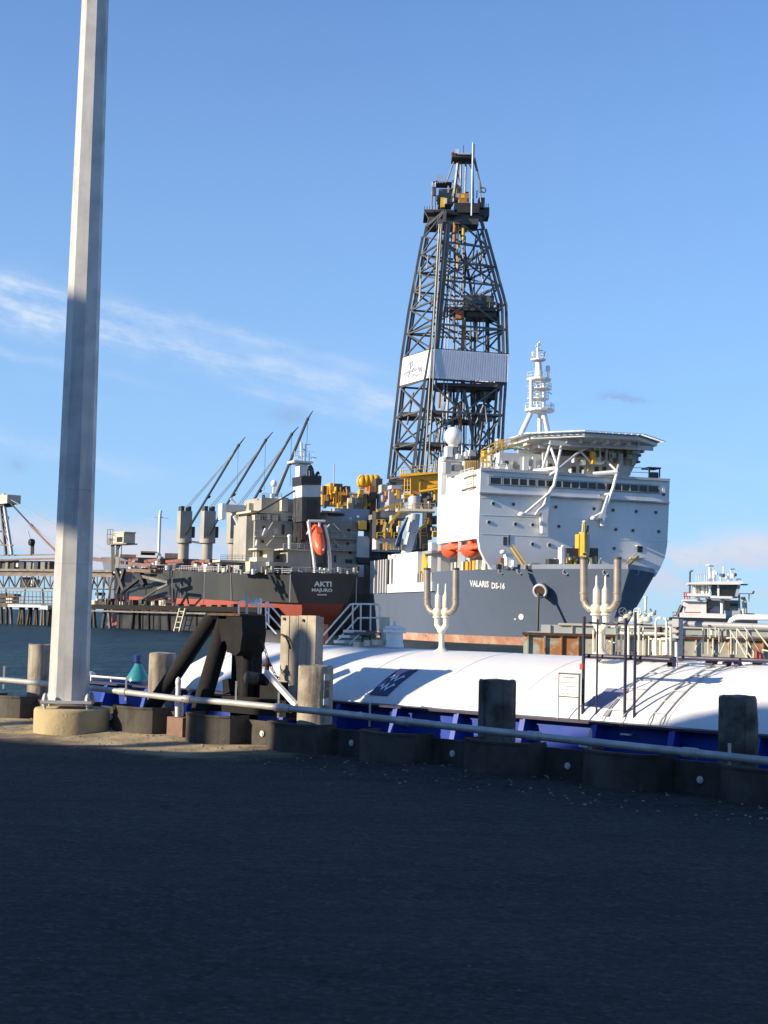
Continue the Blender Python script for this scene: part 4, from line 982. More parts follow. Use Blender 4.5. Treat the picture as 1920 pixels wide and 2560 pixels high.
fo, fo_mb = hull_band(ZDA, ZDF, 'grey_hull', 'forecastle', xf + [1.0 + 1e-9], 5, lend=21)
tv = hull_mb.v + fo_mb.v; tf = [tuple(f) for f in hull_mb.f] + [tuple(i + len(hull_mb.v) for i in f) for f in fo_mb.f]
HBVH = BVHTree.FromPolygons(tv, tf)
def on_hull(px, py, off=.06):
    d = ray(px, py).normalized(); h, nn, i, dist = HBVH.ray_cast(CAM, d)
    if h is None: return P(px, py, VF(-5))
    return h - d * off
# bulwark round the forecastle
mb = MB(); out_, inn_ = [], []
for side in (-1, 1):
    for x in XS:
        l, b = sect(x, ZDF)
        if l > 2: continue
        out_.append((side, x, l, b))
A_ = [q for q in out_ if q[0] == -1][::-1] + [q for q in out_ if q[0] == 1]
for q0, q1 in zip(A_, A_[1:]):
    p0, p1 = S(q0[2], q0[0] * q0[3], ZDF), S(q1[2], q1[0] * q1[3], ZDF)
    w0, w1 = S(q0[2] + .25, q0[0] * max(.02, q0[3] - .25), ZDF), S(q1[2] + .25, q1[0] * max(.02, q1[3] - .25), ZDF)
    u = V3((0, 0, .75)); mb.hexa([p0, p1, w1, w0, p0 + u, p1 + u, w1 + u, w0 + u])
mb.build('bulwark', 'grey_hull', ds)
for px in (1252, 1299, 1414, 1514, 1590):
    c = on_hull(px, 1428 + (px - 1250) * .012, .05); mb = MB(); d = (CAM - c).normalized(); d.z = 0; mb.torus(c, d, .42, .10, 12, 6); mb.build('fairlead', 'grey_paint', ds, smooth=True)
# name on the bow
mb = MB(); text_on(mb, 'VALARIS', 1174, 1222, 1459.5, 16, on_hull, .055, .03); text_on(mb, 'DS-16', 1229, 1262, 1464.5, 16, on_hull, .05, .03)
mb.build('name_lettering', 'letter_white', ds, kind='stuff')
# anchor pocket and chain
c = on_hull(1356, 1472, .0); c2 = on_hull(1350, 1484, .0)
ax_ = V3((-.35, -.92, -.28)).normalized()
mb = MB(); mb.tube(c - ax_ * 1.0, c + ax_ * 1.5, 1.25, 20, 1.15); mb.build('hawse_pipe', 'grey_hull', ds, smooth=True)
mb = MB(); mb.torus(c + ax_ * 1.5, ax_, 1.02, .22, 20, 8); mb.build('hawse_lip', 'pale_grey', ds, smooth=True)
mb = MB(); mb.tube(c + ax_ * 1.52, c + ax_ * 1.56, .9, 16); mb.build('hawse_mouth', 'dark_rust', ds)
q = c + ax_ * 1.8 + V3((-.2, 0, -.3)); mb = MB(); mb.tube(q, V3((q.x - .1, q.y, WZ - .5)), .26, 6); mb.build('anchor_chain', 'dark_steel', ds)
mb = MB(); p = on_hull(1302.5, 1542, .05); dd = (CAM - p).normalized(); A, U = basis(dd)
mb.prism([on_hull(1302.5 + 6.5 * math.cos(t), 1542 + 7.5 * math.sin(t), .04) for t in [2 * math.pi * i / 14 for i in range(14)]], dd * .04); mb.build('round_mark', 'letter_white', ds)
mb = MB(); mb.prism([on_hull(x, y, .04) for x, y in ((1286, 1546), (1290, 1547), (1289, 1550), (1285, 1549))], dd * .04); mb.build('small_mark', 'letter_white', ds)

# ---- accommodation block
HL = 24                                               # its length along the ship
pl0 = VF(0)
tl, tr_, br, bl = P(1202, 1171, pl0), P(1674.5, 1198.5, pl0), P(1663, 1392, pl0), P(1198, 1368, pl0)
def lat(p): return (p - SO).dot(LAT)
def aftd(p): return (p - SO).dot(AFT)
ztop = tl.z
prof = [(1202, 1171), (1440, 1184), (1674.5, 1198.5), (1671, 1300), (1668, 1364), (1662, 1395), (1652, 1418), (1638, 1442), (1400, 1442), (1246, 1436), (1226, 1417), (1212, 1398), (1201, 1375), (1196, 1345), (1199, 1260)]
mb = MB(); mb.pprism(prof, VF(0), .9); mb.build('front_wall', 'ship_white', ds)
zl0 = P(1197, 1345, VF(0)).z; b0 = lat(tl); b9 = lat(tr_)
def slab(mb, l0, l1, ba, bb, z0, z1, z0b=None, z1b=None):
    z0b = z0 if z0b is None else z0b; z1b = z1 if z1b is None else z1b
    mb.hexa([S(l0, ba, z0), S(l1, ba, z0), S(l1, bb, z0b), S(l0, bb, z0b), S(l0, ba, z1), S(l1, ba, z1), S(l1, bb, z1b), S(l0, bb, z1b)])
mb = MB(); slab(mb, .9, HL, b0, b9 - .1, zl0, ztop - .02, zl0, tr_.z - .02); mb.build('accommodation', 'ship_white', ds)
mb = MB(); slab(mb, .9, HL, -11.5, 11.5, 9.0, zl0); mb.build('lower_house', 'pale_grey', ds)
mb = MB(); mb.pprism([(1200, 1230), (1674, 1255), (1674, 1259), (1200, 1234)], VF(-.7), .75); mb.build('window_ledge', 'grey_paint', ds)
mb = MB(); mb.pprism([(1202.5, 1169), (1675, 1197), (1675, 1203), (1202.5, 1176)], VF(-.45), .5); mb.build('roof_edge', 'pale_grey', ds)
# bridge windows
wx = [(a - 3, b + 3) for a, b in [(612, 668), (685, 718), (728, 765), (775, 812), (825, 860), (875, 912), (922, 957), (970, 1003), (1013, 1052), (1062, 1098), (1108, 1145), (1155, 1192), (1205, 1242), (1254, 1290), (1300, 1334), (1341, 1378), (1388, 1425), (1435, 1475), (1487, 1540)]]
def c2p(x, y): return (950 + x / 2.212, 830 + y / 2.212)
band = MB(); y0f = lambda x: 803 + (x - 612) * .052
band.pprism([c2p(600, 795), c2p(1548, 846), c2p(1548, 896), c2p(600, 845)], VF(-.12), .14)
bo = band.build('window_band', 'grey_paint', ds)
for a, b in wx:
    y0, y1 = y0f(a), y0f(b)
    mb = MB(); mb.pprism([c2p(a, y0), c2p(b, y1 - 2), c2p(b, y1 + 39), c2p(a, y0 + 39)], VF(-.16), .05)
    wo_ = mb.build('bridge_window', 'glass_dark', ds)
    fm = MB(); Ps = [P(*c2p(x, y), VF(-.2)) for x, y in ((a, y0), (b, y1), (b, y1 + 37), (a, y0 + 37))]
    for i in range(4): fm.bar(Ps[i], Ps[(i + 1) % 4], .05, .06)
    fm.build('window_frame', 'pale_grey', wo_)
    fm = MB(); m0 = (Ps[0] + Ps[3]) / 2; m1 = (Ps[1] + Ps[2]) / 2
mb = MB(); mb.pprism([c2p(1560, 868), c2p(1578, 869), c2p(1578, 905), c2p(1560, 904)], VF(-.16), .05); mb.build('wing_window', 'glass_dark', ds)
mb = MB(); mb.pbox(*c2p(1562, 864), *c2p(1578, 892), VF(-.3), .15); mb.build('wing_lamp', 'letter_white', ds)
# portholes
for x, y in ((625, 948), (737, 953), (972, 968), (1183, 978), (1288, 985), (1416, 992), (1524, 998), (601, 1052), (748, 1062), (843, 1066), (988, 1075), (1303, 1092), (1397, 1098), (1540, 1104), (842, 1173), (936, 1178), (1294, 1197), (1082, 1187)):
    c = P(*c2p(x, y), VF(0)); mb = MB(); mb.lathe(c + AFT * .02, -AFT, [(.36, 0), (.36, .10), (.28, .12)], 14)
    o = mb.build('porthole', 'pale_grey', ds, smooth=True); mb = MB(); mb.lathe(c, -AFT, [(.27, .05), (.27, .13), (.01, .14)], 12); mb.build('glass', 'glass_dark', o)
for x0, y0, x1, y1 in ((682, 1133, 703, 1180), (712, 1122, 720, 1178), (1424, 1180, 1452, 1218)):
    mb = MB(); mb.pbox(*c2p(x0, y0), *c2p(x1, y1), VF(-.08), .1); mb.build('door', 'black_paint' if x0 > 1000 else 'dark_steel', ds)
mb = MB(); mb.pbox(*c2p(1424, 1180), *c2p(1452, 1184), VF(-.9), .9); mb.build('door_hood', 'ship_white', ds)
mb = MB(); mb.pbox(*c2p(1400, 1248), *c2p(1470, 1252), VF(-1.6), 1.6); mb.build('door_landing', 'pale_grey', ds)
# underside knuckle line and stains of the plating
for ya, yb in ((915, 955), (1010, 1050), (1115, 1160)):
    mb = MB(); mb.pprism([c2p(560, ya), c2p(1600, yb), c2p(1600, yb + 2), c2p(560, ya + 2)], VF(-.05), .06); mb.build('plate_seam', 'ship_white', ds)
# starboard side: raised after part, windows, brackets
sA, sB = aftd(P(1120, 1250, VS(-16.4))), aftd(P(1101.5, 1250, VS(-16.4)))
def VSp(x, y): return P(x, y, VS(-16.55))
zt2 = P(1102, 1142, VF(22)).z
mb = MB(); b0 = lat(tl)
mb.hexa([S(19, b0 - .02, ztop - .1), S(24.02, b0 - .02, ztop - .1), S(24.02, b0 + 3.2, ztop - .1), S(19, b0 + 3.2, ztop - .1), S(19, b0 - .02, zt2), S(24.02, b0 - .02, zt2), S(24.02, b0 + 3.2, zt2), S(19, b0 + 3.2, zt2)])
mb.build('side_trunk', 'ship_white', ds)
for k, (z_, ls) in enumerate(((21.0, (7, 9.5, 12, 14.5, 17)), (17.4, (6.5, 9, 11.5, 14, 16.5, 19)))):
    for l in ls:
        mb = MB(); mb.obox(S(l, b0 - .01, z_), AFT * .34, LAT * .05, V3((0, 0, .5))); mb.build('side_window', 'pale_grey', ds)
for z_, l0, l1 in ((24.0, 2, 10), (26.0, 2, 9)):
    mb = MB(); mb.obox(S((l0 + l1) / 2, b0 - .35, z_), AFT * (l1 - l0) / 2, LAT * .35, V3((0, 0, .12))); mb.build('side_balcony', 'ship_white', ds)
    mb = MB(); railing(mb, [S(l0, b0 - .65, z_), S(l1, b0 - .65, z_)], 1.1, 2, .05); mb.build('balcony_railing', 'ship_white', ds, kind='stuff')
mb = MB(); mb.obox(S(20.5, b0 - .05, 26.0), AFT * 1.2, LAT * .08, V3((0, 0, 2.0))); mb.build('louvre_panel', 'grey_paint', ds)
mb = MB(); mb.obox(S(5, b0 - .08, 25.2), AFT * 1.6, LAT * .15, V3((0, 0, 1.6))); mb.build('louvre_panel', 'cream_paint', ds)
for l in (11.5, 23.3):
    mb = MB(); mb.bar(S(l, b0 + .3, 9.9), S(l, b0 + .3, zl0 + .1), .55, .55); mb.build('deck_pillar', 'ship_white', ds)
for l in (5, 6.8, 8.6, 10.5, 13, 15, 17, 19):
    mb = MB(); mb.obox(S(l, b0 + 1.8, 10.7 + (l % 2) * .2), AFT * .6, LAT * .5, V3((0, 0, .8))); mb.build('deck_locker', ('rust_orange', 'cream_paint', 'crane_yellow', 'grey_paint')[int(l) % 4], ds)
mb = MB(); mb.tube(S(4.0, b0 + 2.4, 9.9), S(4.0, b0 + 2.4, 12.6), .55, 12, .3); mb.build('vent_mast', 'ship_white', ds, smooth=True)

# ---- rooftop: bridge house under the helideck
def fbox(x0, y0, x1, y1, l, dep, mat, name, conv=c2p, plf=VF):
    mb = MB(); mb.pbox(*conv(x0, y0), *conv(x1, y1), plf(l), dep); return mb.build(name, mat, ds)
fbox(660, 685, 1380, 800, 9, 16, 'pale_grey', 'roof_house')
fbox(1010, 668, 1390, 690, 7.8, 14, 'dark_steel', 'roof_house_top')
mb = MB(); mb.pprism([c2p(1240, 655), c2p(1420, 662), c2p(1432, 690), c2p(1375, 805), c2p(1240, 800)], VF(10), 10); mb.build('roof_house_end', 'grey_paint', ds)
for i in range(7):
    x = 1020 + i * 42; fbox(x, 745, x + 22, 778, 8.9, .2, 'dark_steel' if i % 3 else 'cream_paint', 'roof_door')
fbox(845, 690, 862, 760, 8.4, .5, 'ship_white', 'roof_vent'); fbox(795, 690, 822, 770, 8.3, .6, 'ship_white', 'roof_vent'); fbox(900, 665, 918, 760, 8.2, .5, 'ship_white', 'roof_vent')
fbox(1200, 640, 1222, 720, 4, 1.2, 'ship_white', 'deck_column'); fbox(1252, 650, 1262, 715, 4, .8, 'ship_white', 'deck_column')
fbox(1190, 715, 1240, 727, 3.6, 1.6, 'ship_white', 'column_foot')
fbox(1420, 675, 1445, 688, 12, 2, 'dark_steel', 'wing_platform'); fbox(1405, 712, 1440, 722, 12, 2, 'dark_steel', 'wing_platform'); fbox(1418, 655, 1430, 720, 13, .5, 'pale_grey', 'wing_post')
fbox(1275, 700, 1420, 708, 8, 1.5, 'grey_paint', 'catwalk')
# jackstaff hut on the starboard roof
fbox(1485, 747, 1555, 755, 4, 3, 'dark_steel', 'roof_frame_top'); fbox(1490, 755, 1494, 800, 4, .3, 'dark_steel', 'roof_frame_post'); fbox(1546, 755, 1550, 805, 4, .3, 'dark_steel', 'roof_frame_post'); fbox(1503, 775, 1540, 808, 4.5, 1.5, 'dark_steel', 'winch')
mb = MB(); railing(mb, [P(*c2p(1385, 800), VF(2)), P(*c2p(1485, 804), VF(2))], 1.6, 2.5, .06, 2); mb.build('roof_railing', 'pale_grey', ds, kind='stuff')
mb = MB(); railing(mb, [P(*c2p(560, 765), VF(1)), P(*c2p(700, 772), VF(1))], 1.3, 1.6, .06, 2); mb.build('roof_railing', 'ship_white', ds, kind='stuff')

# ---- helideck: thin octagon with net frame, struts under
hz_ = P(1458, 1098, VF(8)).z + .2
hc = S(9.5, 0, hz_); pL, pR = P(1263, 1094, VF(9)), P(1653, 1106.5, VF(9)); hc = (pL + pR) / 2 - V3((0, 0, .6)); hz_ = hc.z; HR = (pR - pL).length / 2 * .85
def oct_(r, z, ph=math.pi / 8): return [hc + LAT * (r * math.cos(2 * math.pi * i / 8 + ph)) + AFT * (r * math.sin(2 * math.pi * i / 8 + ph)) + V3((0, 0, z)) for i in range(8)]
kR = HR / math.cos(math.pi / 8) * 1.0
mb = MB(); mb.loft([oct_(kR * .93, -.35), oct_(kR * .93, .25)]); hd = mb.build('helideck', 'pale_grey', ds)
mb = MB(); mb.loft([oct_(kR * .5, -1.15), oct_(kR * .82, -.36)]); mb.build('helideck_underframe', 'grey_paint', ds)
pts = oct_(kR * .93, .3); pto = oct_(kR * 1.03, .50)
for i in range(8):
    a0, a1, b0_, b1 = pts[i], pts[(i + 1) % 8], pto[i], pto[(i + 1) % 8]
    mb = MB(); mb.bar(b0_, b1, .14, .14)
    for k in range(9):
        f = k / 9 + .055; mb.bar(a0.lerp(a1, f), b0_.lerp(b1, f), .16, .10)
    mb.build('net_frame', 'letter_white', hd, kind='stuff')
    m_ = MB(); m_.quad(a0 - V3((0, 0, .1)), a1 - V3((0, 0, .1)), (b1 + a1) / 2, (b0_ + a0) / 2); m_.build('safety_net', 'grey_paint', hd)
for i in range(-5, 6):
    mb = MB(); L_ = math.sqrt(max(1, (kR * .8) ** 2 - (i * 2.2) ** 2)); mb.obox(hc + LAT * i * 2.2 + V3((0, 0, -.75)), AFT * L_ * .96, LAT * .14, V3((0, 0, .38))); mb.build('deck_beam', 'pale_grey', hd)
for i in range(-3, 4, 2):
    mb = MB(); mb.obox(hc + AFT * i * 2.6 + V3((0, 0, -1.2)), LAT * kR * .7, AFT * .14, V3((0, 0, .4))); mb.build('deck_beam', 'pale_grey', hd)
def strut(pts, r, l, mat='ship_white', name='helideck_brace'):
    mb = MB(); q = [P(*c2p(*p), VF(l[i] if isinstance(l, (list, tuple)) else l)) for i, p in enumerate(pts)]
    for a, b in zip(q, q[1:]): mb.tube(a, b, rpx(r, q[0]), 10)
    mb.build(name, mat, ds, smooth=True)
strut([(938, 630), (893, 775)], 3.2, (2, 1)); strut([(945, 640), (985, 755)], 3.2, (2, -1)); strut([(1003, 630), (975, 762)], 3.4, (2, -1.2))
strut([(850, 768), (985, 752)], 4.6, (2, -1.4)); strut([(925, 800), (985, 760)], 3, (0, -1.2), )
strut([(983, 755), (962, 850), (945, 872)], 4.4, (-1.4, -1.4, -1.4)); strut([(945, 872), (905, 960)], 4.0, (-1.4, -.6))
strut([(938, 888), (800, 1005)], 3.4, (-1.4, -1.2)); strut([(990, 755), (1080, 680), (1180, 615)], 3.2, (-1.2, 1, 4), 'pale_grey')
strut([(1110, 660), (1165, 720)], 2.6, (3, 4), 'pale_grey')
strut([(1178, 787), (1312, 775)], 6.2, (0, -1.2)); strut([(1312, 772), (1290, 860), (1245, 985)], 4.4, (-1.2, -1.2, -1)); strut([(1268, 895), (1215, 903)], 3, (-1.1, -.3))
strut([(1262, 905), (1252, 985)], 3, (-1.1, -.6)); strut([(1245, 990), (1178, 1026)], 3.4, (-1.1, -1.0)); strut([(1255, 715), (1312, 772)], 3, (3, -1), 'pale_grey'); strut([(1328, 712), (1310, 772)], 4, (3, -1), 'pale_grey')
for tri in ([(945, 880), (918, 1116), (898, 1112), (896, 1000), (866, 1008), (880, 985), (925, 940)], [(1262, 900), (1240, 1076), (1228, 1070), (1232, 1030), (1205, 1034), (1228, 1000)]):
    mb = MB(); mb.pprism([c2p(*p) for p in tri], VF(-1.35), 1.2); mb.build('brace_gusset', 'ship_white', ds)
for x, y, r_ in ((783, 1007, 9), (1180, 1028, 7)):
    c = P(*c2p(x, y), VF(-1.3)); mb = MB(); mb.lathe(c, V3((0, 0, 1)), [(rpx(r_, c), -.3), (rpx(r_ * 1.2, c), 0), (rpx(r_ * .5, c), .35)], 12); mb.build('flood_light', 'ship_white', ds, smooth=True)
strut([(790, 1012), (905, 1018)], 2.0, (-1.2, -.5)); strut([(1185, 1035), (1235, 1038)], 2.0, (-1.2, -.5))
# yellow walkways left of the helideck
mb = MB()
for a, b in (((560, 700), (640, 650)), ((640, 650), (760, 625)), ((600, 760), (640, 690)), ((560, 690), (560, 765)), ((590, 680), (590, 765)), ((640, 600), (640, 700)), ((670, 600), (672, 690)), ((560, 720), (640, 715))):
    A, B = P(*c2p(*a), VF(12)), P(*c2p(*b), VF(12)); mb = MB(); mb.bar(A, B, .4, .35); mb.build('yellow_walkway', 'yellow_rail', ds)
mb = MB(); railing(mb, [P(*c2p(560, 690), VF(11)), P(*c2p(650, 640), VF(11)), P(*c2p(760, 618), VF(11))], 1.2, 1.2, .07, 2); mb.build('walkway_railing', 'yellow_rail', ds, kind='stuff')
for x, y0, y1 in ((575, 655, 700), (607, 640, 680), (650, 590, 640), (672, 600, 640), (690, 612, 640), (725, 615, 640)):
    fbox(x, y0, x + 14, y1, 12.5, 1.2, random.choice(('cream_paint', 'yellow_rail', 'ship_white')), 'deck_box')
random.seed(61)
for i in range(30):
    x = random.uniform(1170, 1400); y = random.uniform(625, 700); fbox(x, y, x + random.uniform(6, 26), y + random.uniform(14, 60), random.uniform(2, 6), 1.2, random.choice(('olive_grey', 'olive_grey', 'dark_steel', 'yellow_rail', 'pale_grey', 'grey_paint')), 'underdeck_fitting')
for i in range(26):
    x = random.uniform(600, 1180); y = random.uniform(690, 775); fbox(x, y, x + random.uniform(6, 22), y + random.uniform(10, 45), random.uniform(3, 8), 1.0, random.choice(('olive_grey', 'dark_steel', 'ship_white', 'pale_grey', 'grey_paint', 'cream_paint')), 'roof_fitting')
for a, b in (((1080, 690), (1230, 700)), ((1180, 640), (1400, 668)), ((1175, 700), (1420, 712)), ((1310, 640), (1345, 715)), ((700, 640), (830, 655)), ((740, 655), (830, 620)), ((640, 655), (760, 640)), ((1120, 720), (1170, 760)), ((1150, 690), (1150, 775)), ((1240, 610), (1250, 700)), ((1370, 640), (1372, 700)), ((1395, 640), (1398, 690))):
    strut([a, b], 1.8, random.uniform(3, 6), random.choice(('olive_grey', 'yellow_rail', 'olive_grey')), 'underdeck_frame')
for x0, y0, x1, y1, l, m_ in ((955, 1212, 1002, 1232, 76, 'cream_paint'), (950, 1230, 1010, 1292, 77, 'shed_cladding'), (975, 1205, 990, 1216, 75, 'dark_steel'), (930, 1288, 1010, 1300, 73, 'olive_grey'), (925, 1300, 990, 1345, 75, 'dark_steel'), (935, 1345, 1000, 1380, 74, 'pale_grey'), (940, 1196, 956, 1230, 79, 'dark_steel')):
    mb = MB(); mb.pbox(x0, y0, x1, y1, VF(l), 3); mb.build('deck_module', m_, ds)
# ---- main mast
pm = VF(6)
def mtube(pts, r, name='mast_tube', l=6, mat='ship_white'):
    mb = MB(); q = [P(*c2p(*p), VF(l)) for p in pts]
    for a, b in zip(q, q[1:]): mb.tube(a, b, rpx(r, q[0]), 10)
    return mb.build(name, mat, mast, smooth=True)
mast = empty('main_mast', ds, P(*c2p(880, 560), pm))
mtube([(775, 575), (832, 452)], 6.5, 'mast_leg', 5); mtube([(884, 570), (884, 450)], 5.5, 'mast_leg', 8); mtube([(928, 560), (905, 450)], 7.5, 'mast_leg', 5)
def mdisc(x0, x1, y, h, dep, name='mast_platform'):
    c = P(*c2p((x0 + x1) / 2, y), pm); r = (P(*c2p(x1, y), pm) - P(*c2p(x0, y), pm)).length / 2; k = rpx(h / 2.212, c)
    mb = MB(); mb.lathe(c, V3((0, 0, 1)), [(r * .9, -k / 2), (r, -k * .2), (r, k / 2)], 14); mb.build(name, 'ship_white', mast)
    mb = MB(); ring = [c + V3((r * .96 * math.cos(t), r * .96 * math.sin(t), k / 2)) for t in [i * math.pi / 4 for i in range(9)]]; railing(mb, ring, 1.0, 1.3, .04, 2); mb.build('platform_railing', 'ship_white', mast, kind='stuff')
mdisc(806, 960, 436, 16, 3); mdisc(815, 942, 265, 14, 3); mdisc(836, 914, 155, 10, 2); mdisc(818, 930, 372, 8, 2); mdisc(822, 945, 318, 5, 2)
mtube([(836, 436), (836, 265)], 5, l=5); mtube([(904, 436), (904, 265)], 5.5, l=5); mtube([(870, 436), (870, 265)], 3, l=8); mtube([(836, 425), (904, 275)], 2); mtube([(904, 340), (836, 300)], 2); mtube([(836, 340), (904, 372)], 2)
mb = MB(); c = P(*c2p(878, 262), pm); c1 = P(*c2p(876, 152), pm); mb.tube(c, c1, rpx(11, c), 12, rpx(7, c)); mb.build('mast_trunk', 'ship_white', mast, smooth=True)
mtube([(874, 155), (872, 90)], 4); mtube([(872, 95), (874, 62)], 2.2); mtube([(842, 110), (905, 100)], 1.6, 'antenna'); mtube([(845, 128), (842, 112)], 1.6, 'antenna'); mtube([(910, 130), (914, 108)], 1.6, 'antenna'); mtube([(860, 78), (888, 70)], 1.6, 'antenna'); mtube([(880, 62), (884, 54)], 2.2, 'antenna')
for p, q in (((930, 300), (948, 302)), ((930, 330), (950, 345)), ((940, 405), (955, 405)), ((812, 300), (825, 302)), ((945, 436), (945, 395)), ((805, 436), (806, 405))): mtube([p, q], 1.5, 'antenna')
c = P(*c2p(928, 203), pm); mb = MB(); mb.lathe(c, V3((0, 0, 1)), [(rpx(4.5, c), -rpx(8, c)), (rpx(5.6, c), -rpx(3, c)), (rpx(5.6, c), rpx(4, c)), (rpx(3.5, c), rpx(7.5, c)), (.01, rpx(8.5, c))], 14); mb.build('mast_radome', 'ship_white', mast, smooth=True)
mtube([(928, 222), (926, 262)], 1.6)
# ---- big radome left
c = P(1133.5, 1091, VF(19)); mb = MB(); mb.sphere(c, rpx(23, c), 28, 16, (1, 1, 1.04)); mb.build('radome', 'ship_white', ds, smooth=True)
mb = MB(); mb.lathe(P(1133, 1113, VF(19)), V3((0, 0, 1)), [(rpx(13, c), 0), (rpx(11, c), -rpx(5, c))], 16); mb.build('radome_base', 'ship_white', ds, smooth=True)
def d2p(x, y): return (970 + x / 5.268, 880 + y / 5.268)
for x0, y0, x1, y1, l, m_ in ((780, 1240, 850, 1380, 23, 'ship_white'), (870, 1260, 915, 1400, 24, 'grey_paint'), (915, 1340, 965, 1400, 22, 'ship_white'), (1025, 1310, 1055, 1400, 22, 'ship_white'), (960, 1370, 1180, 1430, 25, 'dark_steel'), (740, 1430, 1160, 1445, 20, 'pale_grey'), (760, 1380, 1000, 1440, 24, 'grey_paint'), (1080, 1290, 1160, 1400, 26, 'pale_grey'), (1170, 1330, 1220, 1420, 26, 'dark_steel')):
    fbox(x0, y0, x1, y1, l - 5, 2.0, m_, 'roof_equipment', d2p)
for x, y in ((970, 1100), (1075, 1150)):
    mb = MB(); mb.tube(P(*d2p(x, y + 260), VF(18)), P(*d2p(x, y), VF(18)), .1, 6); mb.build('whip_antenna', 'ship_white', ds)
for x0, x1, y0, y1 in ((760, 830, 1450, 1600), (880, 980, 1480, 1560), (1000, 1080, 1440, 1560), (1080, 1150, 1440, 1540)):
    fbox(x0, y0, x1, y1, 14, 2, random.choice(('grey_paint', 'cream_paint', 'ship_white')), 'roof_equipment', d2p)
for x in range(1010, 1180, 28):
    fbox(x, 1430, x + 9, 1550, 13, .4, 'yellow_rail', 'roof_post', d2p)

# ---- forecastle gear
for x0, y0, x1, y1, l, m_, nm in ((1098, 1118, 1116, 1305, -6, 'yellow_rail', 'mooring_tower'), (1120, 1105, 1146, 1305, -7, 'yellow_rail', 'mooring_tower'), (1030, 1195, 1096, 1305, -6, 'dark_steel', 'winch_house'), (1165, 1195, 1206, 1305, -6, 'dark_steel', 'winch_house'), (1044, 1240, 1062, 1305, -7, 'yellow_rail', 'winch_post'), (1070, 1240, 1086, 1305, -7, 'yellow_rail', 'winch_post'), (1186, 1240, 1200, 1300, -7, 'yellow_rail', 'winch_post'), (1148, 1110, 1160, 1305, -6, 'pale_grey', 'winch_ladder'), (1004, 1190, 1020, 1305, -8, 'ship_white', 'fog_horn_post'), (935, 1255, 990, 1305, -7, 'dark_steel', 'anchor_winch'), (855, 1280, 890, 1308, -7, 'dark_steel', 'anchor_winch'), (668, 1250, 700, 1298, -4, 'brown_box', 'stair_locker'), (700, 1225, 735, 1300, -5, 'ship_white', 'stair_house'), (738, 1262, 760, 1300, -6, 'ship_white', 'stair_house'), (1430, 1308, 1462, 1340, -4, 'dark_steel', 'bitt_locker'), (1160, 1245, 1180, 1310, -8, 'cream_paint', 'winch_post'), (1030, 1288, 1060, 1312, -9, 'ship_white', 'locker')):
    fbox(x0, y0, x1, y1, l, 1.6, m_, nm)
for x, y, r_ in ((680, 1218, 8), (1011, 1186, 5), (1130, 1050, 5), (970, 1262, 6)):
    c = P(*c2p(x, y), VF(-5)); mb = MB(); mb.sphere(c, rpx(r_, c), 12, 8, (1, 1, .8)); mb.build('mushroom_vent', 'ship_white', ds, smooth=True)
for i in range(24):
    x = random.uniform(1030, 1205); y = random.uniform(1150 if 1095 < x < 1165 else 1215, 1300); fbox(x, y, x + random.uniform(4, 12), y + random.uniform(10, 50), -7.5 - random.uniform(0, .8), .5, random.choice(('olive_grey', 'yellow_rail', 'dark_steel', 'cream_paint')), 'winch_fitting')
for i in range(22):
    x = random.uniform(650, 1330); fbox(x, 1305 - random.uniform(8, 26), x + random.uniform(6, 26), 1312, -8, .8, random.choice(('olive_grey', 'ship_white', 'dark_steel', 'cream_paint')), 'deck_bollard')
strut([(1130, 1050), (1130, 1310)], 3.6, -7, 'yellow_rail', 'mast_post'); strut([(1146, 1110), (1150, 1070)], 3, -7, 'dark_steel', 'mast_post'); strut([(1120, 1105), (1122, 1060)], 2.4, -7, 'cream_paint', 'mast_post'); strut([(1222, 1250), (1220, 1315)], 2, -7, 'pale_grey', 'flag_staff')
strut([(1230, 1315), (1340, 1308)], 3, -7, 'dark_steel', 'anchor_spare')
strut([(1430, 1240), (1350, 1312)], 3.0, (-1.8, -2.5), 'yellow_rail', 'stair_stringer'); strut([(1420, 1222), (1345, 1290)], 1.4, (-1.9, -2.6), 'yellow_rail', 'stair_rail')
strut([(725, 1190), (800, 1300)], 3.4, (-1.5, -2.5), 'yellow_rail', 'stair_stringer'); strut([(735, 1175), (812, 1285)], 1.6, (-1.6, -2.6), 'yellow_rail', 'stair_rail')

# ---- yellow deck crane and grey pedestal
CL = aftd(P(1038, 1290, (S(45, -15, 0), V3((0, -1, 0))))); KP = (S(44, -14, 0), V3((0, -1, 0)))
def e2p(x, y): return (940 + x / 5.53, 1150 + y / 5.53)
cr = empty('deck_crane', ds, P(*e2p(520, 700), KP))
def cbox(pts, dep, mat, name, off=0.0):
    mb = MB(); mb.pprism([e2p(*p) for p in pts], (KP[0] + V3((0, off, 0)), KP[1]), dep); mb.build(name, mat, cr)
def ctube(pts, r, mat, name, off=0.0, r2=None):
    mb = MB(); q = [P(*e2p(*p), (KP[0] + V3((0, off, 0)), KP[1])) for p in pts]
    for i, (a, b) in enumerate(zip(q, q[1:])): mb.tube(a, b, rpx(r, a), 16)
    mb.build(name, mat, cr, smooth=True)
cbox([(475, 215), (870, 175), (1100, 180), (1100, 360), (870, 352), (620, 262), (605, 480), (475, 480)], 3.2, 'crane_yellow', 'boom')
cbox([(605, 270), (870, 352), (870, 362), (700, 402), (605, 420)], 2.6, 'crane_yellow', 'boom_web', .5)
cbox([(335, 200), (480, 180), (870, 165), (870, 182), (480, 220), (335, 228)], 4.5, 'crane_yellow', 'crane_deck', -1.0)
cbox([(385, 465), (520, 470), (520, 492), (385, 485)], 3, 'crane_yellow', 'crane_deck', -.8)
